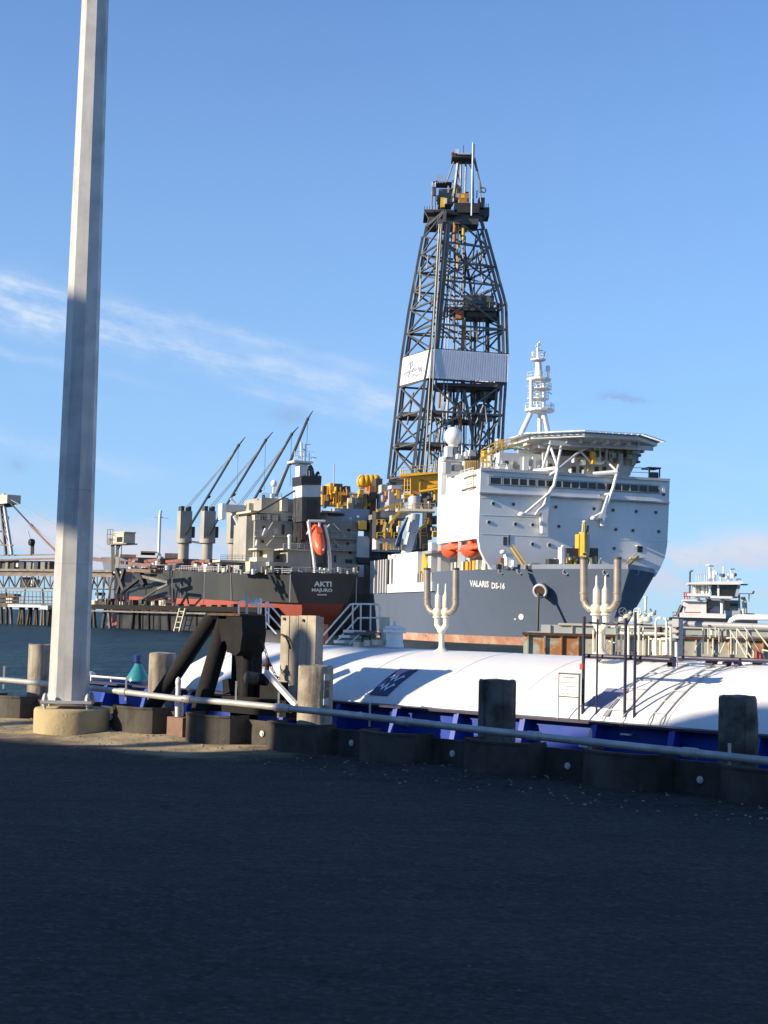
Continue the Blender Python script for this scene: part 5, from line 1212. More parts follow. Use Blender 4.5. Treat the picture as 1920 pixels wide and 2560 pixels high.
ctube([(400, 240), (392, 480)], 1.4, 'crane_yellow', 'crane_post', -.5); ctube([(440, 240), (435, 480)], 1.2, 'yellow_rail', 'crane_post', -.5); ctube([(480, 240), (478, 480)], 1.4, 'crane_yellow', 'crane_post', -.5)
for y in (290, 350, 410): ctube([(395, y), (478, y)], 1.0, 'yellow_rail', 'crane_rung', -.5)
ctube([(600, 440), (860, 400)], 3.6, 'crane_yellow', 'luffing_cylinder', -.6); ctube([(770, 460), (1000, 425)], 3.6, 'crane_yellow', 'luffing_cylinder', -.2); ctube([(505, 440), (600, 470)], 4.5, 'rust_orange', 'slew_gear', -.5)
cbox([(620, 450), (700, 440), (760, 480), (640, 500)], 2, 'dark_steel', 'winch_drum')
ctube([(535, 500), (530, 690)], 15, 'pale_grey', 'pedestal'); ctube([(525, 745), (500, 1000)], 15.5, 'pale_grey', 'pedestal'); ctube([(500, 1000), (455, 1180), (405, 1310)], 12, 'pale_grey', 'pedestal')
cbox([(335, 668), (820, 680), (820, 712), (335, 706)], 4.5, 'cream_paint', 'crane_platform', -1.5)
cbox([(455, 500), (610, 500), (610, 520), (455, 518)], 3, 'dark_steel', 'slew_ring', -.5)
ctube([(440, 790), (330, 1010), (275, 1180)], 3.2, 'blue_hose', 'blue_hose', -1.8); ctube([(425, 830), (360, 1000), (320, 1190)], 2.8, 'blue_hose', 'blue_hose', -1.5); cbox([(245, 1165), (330, 1130), (340, 1200), (290, 1215)], 1.2, 'blue_hose', 'hose_end', -1.6)
for x in (350, 375, 410): ctube([(x, 140), (x, 200)], 1.4, 'yellow_rail', 'aerial', -.5)
mb = MB(); railing(mb, [P(*e2p(340, 200), KP), P(*e2p(470, 178), KP), P(*e2p(860, 160), KP)], 1.3, 1.2, .06, 2); mb.build('crane_railing', 'yellow_rail', cr, kind='stuff')
mb = MB(); railing(mb, [P(*e2p(340, 668), (KP[0] - V3((0, 1.4, 0)), KP[1])), P(*e2p(820, 680), (KP[0] - V3((0, 1.4, 0)), KP[1]))], 1.1, 1.2, .05, 2); mb.build('platform_railing', 'yellow_rail', cr, kind='stuff')
# white block at the hull side with its slots
WB = (S(36, -18.55, 0), V3((-math.sin(rad(28)), -math.cos(rad(28)), 0)))
def sbox(l0, l1, b0_, b1, z0, z1, mat, name):
    mb = MB(); mb.hexa([S(l0, b0_, z0), S(l1, b0_, z0), S(l1, b1, z0), S(l0, b1, z0), S(l0, b0_, z1), S(l1, b0_, z1), S(l1, b1, z1), S(l0, b1, z1)]); return mb.build(name, mat, ds)
sbox(21.2, 52, -18.62, -10, ZDA, 8.2, 'ship_white', 'side_coaming')
sbox(31, 47, -18.55, -12, 8.2, 14.0, 'ship_white', 'side_house')
sbox(47, 47.9, -18.55, -17.9, 8.2, 14.0, 'ship_white', 'side_post'); sbox(49.6, 50.6, -18.55, -17.9, 8.2, 14.0, 'ship_white', 'side_post'); sbox(46, 52.0, -18.55, -12, 13.2, 14.1, 'ship_white', 'side_header')
sbox(47, 52, -14.5, -14, 8.2, 13.2, 'dark_steel', 'side_recess')
sbox(52.3, 60, -18.4, -15, ZDA, 13.0, 'dark_steel', 'manifold_rack')
for l in (53, 55, 57, 59, 62, 65): sbox(l, l + .7, -18.6, -18.0, ZDA, 13.3, 'pale_grey', 'rack_post')
sbox(26.5, 31, -17.5, -12, 8.2, 13.6, 'pale_grey', 'side_house_low')
mb = MB(); mb.prism([S(27, -18.0, 8.4), S(30.4, -18.0, 8.4), S(29.6, -18.0, 14), S(28.5, -18.0, 14), S(27, -18.0, 11.5)], LAT * .6); mb.build('yellow_chute', 'yellow_rail', ds)
for l in (22, 23.5, 25, 26.5, 28, 29.5, 31): sbox(l, l + .5, -18.5, -18.1, 8.2, 9.6 + (l % 3) * .3, random.choice(('yellow_rail', 'cream_paint', 'grey_paint')), 'side_fitting')
sbox(25.5, 27.5, -17.6, -14, 8.2, 15.5, 'ship_white', 'boat_platform_house'); sbox(22, 28, -18.6, -15.5, 13.4, 13.9, 'grey_paint', 'boat_platform')
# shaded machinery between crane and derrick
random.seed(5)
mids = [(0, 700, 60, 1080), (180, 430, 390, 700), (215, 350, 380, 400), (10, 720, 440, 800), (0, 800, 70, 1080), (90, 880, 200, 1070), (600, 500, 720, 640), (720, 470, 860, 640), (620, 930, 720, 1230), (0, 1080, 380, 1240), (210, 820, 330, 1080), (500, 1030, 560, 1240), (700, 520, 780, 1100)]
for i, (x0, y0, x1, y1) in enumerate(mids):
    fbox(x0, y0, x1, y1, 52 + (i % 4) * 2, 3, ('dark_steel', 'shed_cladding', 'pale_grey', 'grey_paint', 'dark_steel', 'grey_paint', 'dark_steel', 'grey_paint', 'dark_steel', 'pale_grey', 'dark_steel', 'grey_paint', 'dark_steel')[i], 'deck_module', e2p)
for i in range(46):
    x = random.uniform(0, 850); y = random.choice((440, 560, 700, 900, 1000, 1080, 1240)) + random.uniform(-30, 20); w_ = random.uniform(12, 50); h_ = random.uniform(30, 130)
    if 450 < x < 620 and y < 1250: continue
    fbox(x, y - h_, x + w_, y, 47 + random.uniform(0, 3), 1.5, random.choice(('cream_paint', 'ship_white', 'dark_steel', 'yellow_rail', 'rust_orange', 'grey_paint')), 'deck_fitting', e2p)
for i in range(16):
    x = random.uniform(0, 830); y = random.choice((700, 900, 1080, 1240)); mb = MB()
    railing(mb, [P(*e2p(x, y), VF(47)), P(*e2p(x + 110, y + 4), VF(47))], 1.1, 1.0, .06, 2); mb.build('deck_railing', 'yellow_rail', ds, kind='stuff')
for a, b in (((10, 700), (340, 600)), ((190, 880), (390, 640)), ((100, 1000), (130, 860)), ((180, 1000), (210, 880)), ((600, 960), (700, 880))):
    mb = MB(); mb.bar(P(*e2p(*a), VF(46)), P(*e2p(*b), VF(46)), .8, .5); mb.build('gangway', 'yellow_rail', ds)
# aft machinery seen over the bulk carrier: yellow tanks and cages
def g2p(x, y): return (550 + x / 4.1475, 1080 + y / 4.1475)
AL = 84
for x0, y0, x1, y1, dl, m_ in ((1060, 560, 1140, 740, 2, 'crane_yellow'), (1140, 530, 1180, 760, 1, 'crane_yellow'), (1180, 620, 1300, 750, 0, 'crane_yellow'), (1180, 535, 1270, 620, 3, 'dark_steel'), (1290, 560, 1350, 760, 4, 'dark_steel'), (1330, 625, 1560, 800, -2, 'cream_paint'), (1550, 560, 1620, 860, -4, 'rust_orange'), (1060, 740, 1340, 760, -1, 'yellow_rail'), (1185, 795, 1550, 1010, -6, 'shed_cladding'), (1420, 1080, 1550, 1300, -8, 'ship_white'), (1550, 860, 1660, 1100, -6, 'dark_steel'), (1560, 1100, 1660, 1300, -8, 'grey_paint'), (1310, 640, 1345, 720, 0, 'ship_white'), (1430, 1380, 1490, 1500, -9, 'ship_white'), (1430, 1300, 1560, 1360, -9, 'dark_steel')):
    fbox(x0, y0, x1, y1, AL + dl, 5, m_, 'aft_module', g2p)
for i in range(30):
    x = 1060 + (i * 97) % 560; y = 640 + (i * 53) % 170; fbox(x, y - 30 - (i * 31) % 70, x + 10 + (i * 7) % 30, y, AL - 4 - i % 3, 1.5, ('dark_steel', 'crane_yellow', 'rust_orange', 'cream_paint', 'yellow_rail', 'dark_steel')[i % 6], 'aft_fitting', g2p)
for x in (1472, 1520, 1570, 1618):
    c = P(*g2p(x, 518), VF(AL + 2)); mb = MB(); r = rpx(18.5, c); mb.sphere(c, r, 20, 12, (.72, 1.2, 1)); mb.build('yellow_tank', 'crane_yellow', ds, smooth=True)
for x in range(1340, 1560, 34): fbox(x, 650, x + 6, 760, AL - 2.4, .3, 'ship_white', 'module_rib', g2p)
fbox(1340, 625, 1560, 640, AL - 3, 1, 'ship_white', 'module_edge', g2p); fbox(1440, 560, 1640, 570, AL - 3, 1, 'rust_orange', 'module_edge', g2p)
for x in range(1065, 1330, 30): fbox(x, 560 + (x % 4) * 12, x + 8, 760, AL - 1, .3, random.choice(('yellow_rail', 'rust_orange', 'dark_steel')), 'cage_post', g2p)
for x, y in ((1350, 900), (1430, 880), (1480, 930), (1350, 640)):
    c = P(*g2p(x, y), VF(AL - 8)); mb = MB(); mb.sphere(c, rpx(4.5, c), 10, 7); mb.build('flood_light', 'ship_white', ds, smooth=True)
fbox(1440, 920, 1520, 1010, AL - 9, 2, 'yellow_rail', 'aft_module', g2p)
fbox(1180, 330, 1188, 560, AL, .3, 'pale_grey', 'antenna_post', g2p)

for l0, l1, ba, bb, z1, m_ in ((76, 92, -16, -3, 17.5, 'dark_steel'), (60, 76, -14, -2, 12.5, 'dark_steel'), (92, 106, -15, 4, 15, 'grey_paint')):
    mb = MB(); mb.hexa([S(l0, ba, ZDA), S(l1, ba, ZDA), S(l1, bb, ZDA), S(l0, bb, ZDA), S(l0, ba, z1), S(l1, ba, z1), S(l1, bb, z1), S(l0, bb, z1)]); mb.build('deck_module', m_, ds)
# ---- derrick
def b1(x, y): return (900 + x / 3.302, 330 + y / 3.302)
YM, YR, YL = 315.0, 319.5, 327.5
dk = empty('derrick', ds, P(1110, 1190, FY(320)))
def leg_table(Y, pts): return [P(x, y, FY(Y)) for x, y in pts]
TM = leg_table(YM, [(1110, 556), (1093, 747), (1081, 872), (1068, 947), (1036, 1185)])
TR_ = leg_table(YR, [(1206, 562), (1260, 757), (1264, 886), (1259, 957), (1245, 1195)])
TL = leg_table(YL, [(1066, 570), (1027, 776), (1009, 895), (1001, 966), (975, 1200)])
def at_z(tab, z):
    if z >= tab[0].z: a, b = tab[0], tab[1]
    else:
        for a, b in zip(tab, tab[1:]):
            if z >= b.z: break
    return a + (b - a) * ((z - a.z) / (b.z - a.z))
zs_key = [t.z for t in TM]
def corner(k, z):
    m_, r, l = at_z(TM, z), at_z(TR_, z), at_z(TL, z)
    return (m_, r, r + l - m_, l)[k]
zk = [TM[0].z, TM[1].z, TM[2].z, TM[3].z, TM[4].z]
for k in range(4):
    for za, zb_ in zip(zk, zk[1:]):
        a, b = corner(k, za), corner(k, zb_)
        for o_ in ((-.45, 0), (.45, .25)) if k != 2 else ((0, 0),):
            off = V3((o_[0], o_[1], 0)); mb = MB(); mb.bar(a + off, b + off, .55, .6); mb.build('leg', 'derrick_steel', dk)
bays = lin(zk[0], zk[1], 5)[:-1] + lin(zk[1], zk[2], 3)[:-1] + [zk[2], zk[3]] + lin(zk[3], zk[4], 4)[1:]
random.seed(3)
for i, (za, zb_) in enumerate(zip(bays, bays[1:])):
    for k in range(4):
        j = (k + 1) % 4
        a, b, c, d = corner(k, za), corner(j, za), corner(k, zb_), corner(j, zb_)
        mb = MB(); mb.bar(c, d, .34, .40); mb.build('girt', 'derrick_steel', dk)
        mid = (c + d) / 2; midt = (a + b) / 2
        if k in (0, 2):
            for p, q in (((a, mid), (b, mid)) if i % 2 else ((c, midt), (d, midt))):
                mb = MB(); mb.bar(p, q, .30, .34); mb.build('brace', 'derrick_steel', dk)
        else:
            for p, q in ((a, d), (b, c)):
                mb = MB(); mb.bar(p, q, .28, .32); mb.build('brace', 'derrick_steel', dk)
    if i in (1, 4, 7, 9):
        for k in range(2):
            a, b = corner(0 if k else 1, zb_), corner(2 if k else 3, zb_); mb = MB(); mb.bar(a, b, .3, .3); mb.build('girt', 'derrick_steel', dk)
# inner pipes, guide rails, blocks
for za, zb_ in ((zk[2], zk[3]), (zk[3], zk[4]), (zk[1], zk[2]), (zk[0], zk[1])):
    for k, dx, dy, w_ in ((0, 1.1, .6, .75), (0, 2.0, 1.4, .4), (1, -1.3, .8, .6), (1, .7, 2.5, .3), (3, .9, .3, .4)):
        if za > zk[1] and (k, dx) != (0, 1.1): w_ *= .6
        a, b = corner(k, za) + V3((dx, dy, 0)), corner(k, zb_) + V3((dx * (1.3 if zb_ == zk[4] else 1), dy, 0)); mb = MB(); mb.bar(a, b, w_, w_); mb.build('leg_riser', 'derrick_steel', dk)
def DP(x, y, Y=320): return P(x, y, FY(Y))
def dt(name, mat, a, b, r, Y=320, n=6):
    mb = MB(); A, B = DP(*a, Y), DP(*b, Y); mb.tube(A, B, rpx(r, A), n); mb.build(name, mat, dk)
for x0, x1, yt, r_, m_, Y in ((1137, 1133, 560, 3.2, 'derrick_steel', 322), (1158, 1160, 560, 2.6, 'derrick_steel', 322), (1162, 1150, 590, 3.0, 'dark_steel', 320), (1120, 1103, 620, 1.6, 'shed_cladding', 318), (1126, 1112, 640, 1.2, 'shed_cladding', 318), (1148, 1140, 700, 1.2, 'shed_cladding', 321), (1098, 1060, 560, 1.4, 'cream_paint', 314), (1103, 1070, 560, 1.0, 'cream_paint', 314), (1186, 1188, 700, 1.4, 'dark_steel', 324), (1206, 1214, 640, 1.0, 'pale_grey', 322), (1222, 1224, 800, 1.8, 'dark_steel', 324), (1176, 1182, 830, 3.4, 'dark_steel', 322)):
    dt('guide_rail', m_, (x0, yt), (x1, 1190), r_, Y)
for a, b, r_, m_ in (((1138, 555), (1136, 605), 5, 'rust_orange'), ((1146, 560), (1142, 700), 2, 'yellow_rail'), ((1159, 555), (1158, 600), 4, 'yellow_rail'), ((1160, 800), (1156, 880), 5, 'rust_orange'), ((1149, 1010), (1150, 1075), 5, 'rust_orange'), ((1121, 980), (1118, 1060), 3, 'pale_grey'), ((1100, 980), (1098, 1020), 3, 'rust_orange')):
    dt('top_drive', m_, a, b, r_, 318, 10)
mb = MB(); mb.pbox(1140, 776, 1160, 796, FY(318), 2); mb.build('travelling_block', 'rust_orange', dk)
mb = MB(); mb.pbox(1145, 778, 1155, 785, FY(317.4), .5); mb.build('block_sheave', 'orange_gel', dk)
# finger boards and platforms
for x0, y0, x1, y1, Y, dp, m_ in ((1110, 768, 1240, 776, 319, 8, 'dark_steel'), (1160, 738, 1235, 768, 321, 3, 'derrick_steel'), (1166, 776, 1246, 792, 320, 6, 'dark_steel'), (1192, 1020, 1232, 1026, 320, 4, 'pale_grey'), (1192, 1036, 1232, 1050, 321, 3, 'shed_cladding'), (1196, 1010, 1222, 1020, 321, 2, 'blue_hose'), (1100, 1048, 1200, 1056, 320, 5, 'dark_steel'), (1078, 1030, 1104, 1036, 318, 4, 'dark_steel'), (1000, 1030, 1044, 1040, 324, 8, 'derrick_steel'), (990, 1106, 1040, 1116, 324, 8, 'derrick_steel'), (1060, 1110, 1110, 1116, 318, 6, 'dark_steel'), (1090, 958, 1245, 966, 318, 9, 'dark_steel'), (1078, 965, 1250, 972, 320, 4, 'derrick_steel'), (1110, 972, 1130, 1000, 321, 3, 'dark_steel'), (1200, 966, 1240, 996, 322, 3, 'dark_steel'), (1190, 975, 1230, 1000, 324, 3, 'derrick_steel')):
    mb = MB(); mb.pbox(x0, y0, x1, y1, FY(Y), dp); mb.build('platform', m_, dk)
mb = MB(); railing(mb, [DP(1110, 768, 318), DP(1240, 769, 318)], 1.2, 1.3, .07, 2); mb.build('platform_railing', 'derrick_steel', dk, kind='stuff')
for i in range(26):
    x = random.uniform(1075, 1235); y0 = random.uniform(975, 1150); L_ = random.uniform(30, 110); dt('hanging_hose', random.choice(('dark_steel', 'derrick_steel', 'dark_steel', 'grey_paint')), (x, y0), (x - 2 + random.uniform(-14, 14), y0 + L_), random.uniform(1.0, 2.8), 318 + random.uniform(0, 7))
for i in range(12):
    x = random.uniform(1120, 1230); y0 = random.uniform(740, 800); dt('drill_pipe', random.choice(('dark_steel', 'derrick_steel')), (x, y0), (x, y0 + random.uniform(80, 100)), 1.5, 321 + random.uniform(0, 5))
for i in range(14):
    x = random.uniform(1030, 1215); y0 = random.uniform(600, 740); dt('service_pipe', random.choice(('dark_steel', 'derrick_steel', 'grey_paint')), (x, y0), (x - 4, y0 + random.uniform(30, 90)), random.uniform(.9, 1.8), 318 + random.uniform(0, 7))
# inverted V of the moonpool guides
for a, b in (((1146, 975), (1108, 1190)), ((1160, 975), (1200, 1190)), ((1110, 970), (1090, 1190)), ((1215, 980), (1192, 1100)), ((1240, 1060), (1200, 1130)), ((1190, 1060), (1222, 980))):
    dt('heavy_brace', 'derrick_steel', a, b, 4.5 if a[0] in (1146, 1160) else 3, 319)
# drill floor box behind the crane
for x0, y0, x1, y1, Y, m_ in ((972, 1192, 1100, 1215, 330, 'derrick_steel'), (965, 1212, 1012, 1225, 326, 'shed_cladding')):
    mb = MB(); mb.pbox(x0, y0, x1, y1, FY(Y), 14); mb.build('drill_floor', m_, dk)
# cladding belt
g1 = [P(x, y, FY(Y)) for x, y, Y in ((1081.7, 872, YM - 1), (1267, 886, YR - 1), (1264.5, 955.5, YR - 1), (1069.6, 945, YM - 1))]
g2_ = [P(x, y, FY(Y)) for x, y, Y in ((1006, 895.5, YL), (1081.7, 872, YM - 1), (1069.6, 945, YM - 1), (998, 964.5, YL))]
fn = (g1[1] - g1[0]).cross(g1[3] - g1[0]).normalized(); fn = -fn if fn.y > 0 else fn
mb = MB(); mb.prism(g1, -fn * .25); cf = mb.build('cladding_front', 'banner_white', dk)
for i in range(32):
    f = (i + .5) / 32; a, b = g1[0].lerp(g1[1], f), g1[3].lerp(g1[2], f)
    mb = MB(); mb.bar(a + fn * .03, b + fn * .03, .22 + .06 * (i % 3), .10, up=fn); mb.build('cladding_rib', 'banner_white', cf)
fs_ = (g2_[1] - g2_[0]).cross(g2_[3] - g2_[0]).normalized(); fs_ = -fs_ if fs_.x > 0 else fs_
mb = MB(); mb.prism(g2_, -fs_ * .25); cs = mb.build('cladding_side', 'banner_white', dk)
bk = [q + (corner(2, zk[2]) - corner(1, zk[2])) for q in (g1[0], g1[1], g1[2], g1[3])]
mb = MB(); mb.prism([g1[1] + V3((.2, 0, 0)), bk[1], bk[2], g1[2] + V3((.2, 0, 0))], V3((.2, 0, 0))); mb.build('cladding_side', 'banner_white', dk)
# faint drawing on the side cladding
def on_side(u, v): return g2_[0].lerp(g2_[1], u).lerp(g2_[3].lerp(g2_[2], u), v) + fs_ * .06
scr = [[(.12, .62), (.30, .56), (.45, .62)], [(.30, .20), (.33, .45), (.30, .80)], [(.24, .30), (.36, .26)], [(.36, .22), (.40, .34), (.36, .44)], [(.38, .60), (.44, .50), (.50, .62), (.56, .55)], [(.42, .80), (.50, .72), (.58, .82), (.66, .76)], [(.60, .48), (.64, .62), (.70, .54), (.76, .66)], [(.66, .70), (.72, .62), (.76, .74)]]
for st_ in scr:
    mb = MB()
    for (u0, v0), (u1, v1) in zip(st_, st_[1:]): mb.bar(on_side(u0, v0), on_side(u1, v1), .32, .04, up=fs_)
    mb.build('drawn_line', 'letter_grey', cs)
# crown
nk = []
for k in range(4):
    a = corner(k, zk[0]); tp = a + (corner(k, zk[0]) - corner(k, zk[0] - 8)) * .30; nk.append(tp); mb = MB(); mb.bar(a, tp, .7, .7); mb.build('leg', 'derrick_steel', dk)
for k in range(4):
    mb = MB(); mb.bar(nk[k], nk[(k + 1) % 4], .5, .7); mb.build('girt', 'dark_steel', dk)
    mb = MB(); mb.bar(corner(k, zk[0]), nk[(k + 1) % 4], .3, .3); mb.build('brace', 'derrick_steel', dk)
random.seed(44)
for i in range(26):
    y0 = random.uniform(580, 730); f = (y0 - 560) / 200; x = random.uniform(1085 - 15 * f, 1200 + 40 * f); dt('service_pipe', random.choice(('dark_steel', 'derrick_steel')), (x, y0), (x + random.uniform(-16, 16), y0 + random.uniform(25, 80)), random.uniform(1.0, 2.4), 317 + random.uniform(0, 9))
for i in range(22):
    y0 = random.uniform(980, 1120); x = random.uniform(1030, 1230); dt('service_pipe', random.choice(('dark_steel', 'derrick_steel')), (x, y0), (x + random.uniform(-20, 20), y0 + random.uniform(40, 90)), random.uniform(1.5, 3.4), 317 + random.uniform(0, 9))
def cb(x0, y0, x1, y1, Y, dp, m_, name='crown_platform'):
    A, B = b1(x0, y0), b1(x1, y1); mb = MB(); mb.pbox(*A, *B, FY(Y), dp); mb.build(name, m_, dk)
cb(780, 585, 985, 665, 316, 5, 'black_paint', 'crown_box'); cb(530, 640, 700, 665, 326, 9, 'dark_steel'); cb(690, 640, 800, 680, 316, 8, 'dark_steel'); cb(780, 665, 980, 760, 317, 5, 'dark_steel', 'crown_box'); cb(980, 620, 1068, 690, 322, 5, 'dark_steel'); cb(640, 690, 780, 760, 318, 6, 'derrick_steel', 'crown_box'); cb(560, 700, 660, 790, 326, 4, 'derrick_steel', 'wind_wall'); cb(980, 540, 1030, 640, 322, 3, 'derrick_steel', 'crown_locker')
cb(820, 505, 900, 585, 316, 3, 'rust_orange', 'crown_sheave'); cb(835, 515, 862, 545, 315, .5, 'crane_yellow', 'crown_sheave'); cb(650, 470, 760, 600, 320, 4, 'derrick_steel', 'crown_frame'); cb(665, 540, 700, 620, 318, 2, 'yellow_rail', 'crown_frame'); cb(700, 545, 718, 590, 317, 1, 'cream_paint', 'crown_frame'); cb(760, 440, 840, 560, 320, 3, 'grey_paint', 'crown_frame'); cb(620, 410, 760, 420, 322, 4, 'dark_steel', 'crown_frame')
for i in range(20):
    x, y = random.uniform(600, 1000), random.uniform(440, 560); cb(x, y, x + random.uniform(8, 26), y + random.uniform(30, 90), 317 + random.uniform(0, 6), 1, random.choice(('derrick_steel', 'dark_steel', 'yellow_rail', 'grey_paint', 'derrick_steel')), 'crown_fitting')
for x in (635, 655, 675, 700): cb(x, 350, x + 9, 420, 321, .4, 'grey_paint', 'crown_post')
for x in range(530, 700, 22): cb(x, 612, x + 5, 645, 325, .2, 'derrick_steel', 'crown_post')
for x in range(985, 1068, 18): cb(x, 590, x + 5, 630, 321, .2, 'derrick_steel', 'crown_post')
for a, b, r_ in (((600, 415), (590, 640), 2), ((625, 410), (620, 640), 2), ((600, 415), (640, 405), 2), ((790, 205), (720, 400), 2), ((815, 205), (770, 580), 4.5), ((835, 205), (830, 450), 3), ((875, 205), (865, 580), 2.6), ((925, 205), (930, 590), 4), ((945, 205), (1000, 460), 1.8), ((935, 220), (985, 400), 1.8), ((880, 230), (920, 300), 1.2), ((800, 330), (770, 400), 1.5), ((985, 400), (1000, 600), 1.8), ((800, 300), (830, 440), 1.5), ((760, 400), (840, 470), 1.5), ((530, 650), (570, 720), 2), ((1060, 680), (985, 740), 2), ((880, 780), (980, 760), 2)):
    A, B = b1(*a), b1(*b); dt('crown_strut', 'derrick_steel', A, B, r_, 319)
cb(760, 175, 935, 207, 316, 5, 'dark_steel', 'crown_top'); cb(800, 172, 915, 184, 315.6, .3, 'shed_cladding', 'crown_top_rail'); cb(772, 160, 778, 200, 316, .2, 'red_paint', 'crown_post'); cb(790, 140, 815, 195, 316, .5, 'pale_grey', 'crown_post'); cb(852, 110, 857, 172, 316, .2, 'dark_steel', 'crown_post')
dt('burner_pole', 'letter_white', b1(932, 88), b1(920, 690), 1.7, 314, 8); dt('burner_tip', 'dark_steel', b1(940, 100), b1(938, 200), 2, 314.5, 8)
for x, y in ((1020, 480), (765, 182)):
    c = P(*b1(x, y), FY(318)); mb = MB(); mb.torus(c, V3((.3, -1, 0)), rpx(6 if x > 900 else 3.5, c), .12, 14, 5); mb.build('cable_loop', 'red_paint' if x < 900 else 'derrick_steel', dk, smooth=True)

# ---- the two covered lifeboats under the house
def lifeboat(name_label, x0, y0, x1, y1, Y):
    c = P((x0 + x1) / 2, (y0 + y1) / 2, FY(Y)); W_ = (P(x1, y0, FY(Y)) - P(x0, y0, FY(Y))).length; H_ = rpx(y1 - y0, c)
    o = thing('lifeboat', name_label, 'lifeboat', c, 'orange lifeboats under the white house')
    bdir = (AFT * .72 - LAT * .69).normalized()          # apparent long axis
    bdir = AFT.copy(); L2 = W_ * 1.35; mb = MB(); rings = []
    for i in range(11):
        f = -1 + 2 * i / 10; k = max(.06, (1 - abs(f) ** 2.6)); ring = []
        for a in range(16):
            t = 2 * math.pi * a / 16; y_ = math.cos(t) * H_ * .44 * k ** .6; z_ = math.sin(t) * H_ * (.30 if math.sin(t) > 0 else .46) * k ** .8
            ring.append(c + bdir * (f * L2) + bdir.cross(V3((0, 0, 1))) * y_ + V3((0, 0, z_ - H_ * .06 + (.12 * H_ * f * f))))
        rings.append(ring)
    mb.loft(rings); mb.build('hull', 'orange_gel', o, smooth=True)
    mb = MB(); mb.lathe(c + V3((0, 0, H_ * .12)) + bdir * L2 * .1, V3((0, 0, 1)), [(W_ * .20, 0), (W_ * .18, H_ * .2), (W_ * .10, H_ * .32), (.05, H_ * .36)], 12); mb.build('cockpit', 'orange_gel', o, smooth=True)
    mb = MB(); p = c + bdir * 0; mb.obox(c + V3((0, 0, -H_ * .10)), bdir * L2 * .93, bdir.cross(V3((0, 0, 1))) * H_ * .43, V3((0, 0, .10))); mb.build('fender_strip', 'orange_gel', o)
lifeboat('orange covered lifeboat on the left of the white pillar under the house', 1108, 1346, 1152, 1396, 262)
lifeboat('orange covered lifeboat on the right of the white pillar under the house', 1155, 1346, 1204, 1395, 252)
# ================================================================== BULK CARRIER (seen from astern)
AD = V3((-.42, .91, 0)).normalized(); AB = V3((.91, .42, 0)).normalized()
AP = P(725, 1440, FY(300)); AP.z = 0
AC = AP + AB * 7.4                                    # centre of the transom
def A(s, b, z): return AC + AD * s + AB * b + V3((0, 0, z))
def AF(s): return (A(s, 0, 0), -AD)
def AS(b): return (A(0, b, 0), -AB)
bk = thing('bulk_carrier', 'black and red bulk carrier with four deck cranes, its stern lettered AKTI MAJURO', 'ship', A(60, 0, WZ))
def azd(s): return 9.75 + .031 * s
def azr(s): return 4.15 + .014 * s
def ahalf(s, f):                                      # f: 0 at keel level .. 1 at deck
    a = 7.4 + (11.8 - 7.4) * min(1, max(0, s) / 16) ** .7
    low = (1 - f) * (1 - min(1, max(0, s + 4) / 34))
    a *= 1 - .75 * low
    bow = max(0, (s - 116) / 24); a *= math.sqrt(max(0, 1 - bow ** 2.2)) if bow < 1 else .02
    return max(.15, a)
SSA = [0, 2, 5, 9, 14, 20, 28, 40, 60, 90, 112, 122, 130, 136, 139, 140]
def aband(fz0, fz1, f0, f1, mat, name, n=4, s_in=lambda f: 0):
    grid = []
    for i in range(n):
        g = i / (n - 1); f = f0 + (f1 - f0) * g; row = []
        for s in SSA:
            se = max(s, s_in(f)) if s < 20 else s
            if s < 20: se = s_in(f) + s * (20 - s_in(f)) / 20
            z = fz0(se) + (fz1(se) - fz0(se)) * g
            row.append((se, ahalf(se - (s_in(f)), f), z))
        grid.append([A(s, -b, z) for s, b, z in row] + [A(s, b, z) for s, b, z in reversed(row)])
    mb = MB(); mb.loft(grid, cap=True, closed=True); return mb.build(name, mat, bk, smooth=True, sharp=32)
aband(lambda s: -3.2, azr, 0, .45, 'bulker_red', 'lower_hull', 6, lambda f: 7.5 * (1 - f / .45) ** 1.4)
aband(azr, azd, .6, 1, 'bulker_hull', 'hull', 4, lambda f: 0)
# pale strips standing in for the transom corner highlights, hull seams
for s_ in (0.0,):
    for b in (-7.35, 7.35):
        mb = MB(); mb.bar(A(-.05, b, 4.2), A(-.05, b, 9.8), .28, .2); mb.build('transom_highlight', 'grey_paint', bk)
for s in (24, 42, 60, 80):
    mb = MB(); mb.bar(A(s, -ahalf(s, .8) - .05, azr(s)), A(s, -ahalf(s, 1) - .05, azd(s)), .25, .15); mb.build('fender_streak', 'grey_paint', bk)
mb = MB(); mb.hexa([A(-.06, -7.3, 9.3), A(.6, -7.3, 9.3), A(.6, 7.3, 9.3), A(-.06, 7.3, 9.3), A(-.06, -7.3, 10.4), A(.1, -7.3, 10.4), A(.1, 7.3, 10.4), A(-.06, 7.3, 10.4)]); mb.build('stern_bulwark', 'bulker_hull', bk)
def a_place(x, y): return P(x, y, (A(-.09, 0, 0), -AD))
mb = MB(); text_on(mb, 'AKTI', 785, 829, 1460, 13, a_place, .02, .03); text_on(mb, 'MAJURO', 779.5, 831, 1476.5, 11, a_place, .02, .03); mb.build('stern_lettering', 'letter_white', bk, kind='stuff')
mb = MB(); mb.pprism([(793, 1485.5), (817, 1486), (817, 1488.5), (793, 1488)], (A(-.09, 0, 0), -AD), .04); mb.build('small_lettering', 'letter_white', bk)
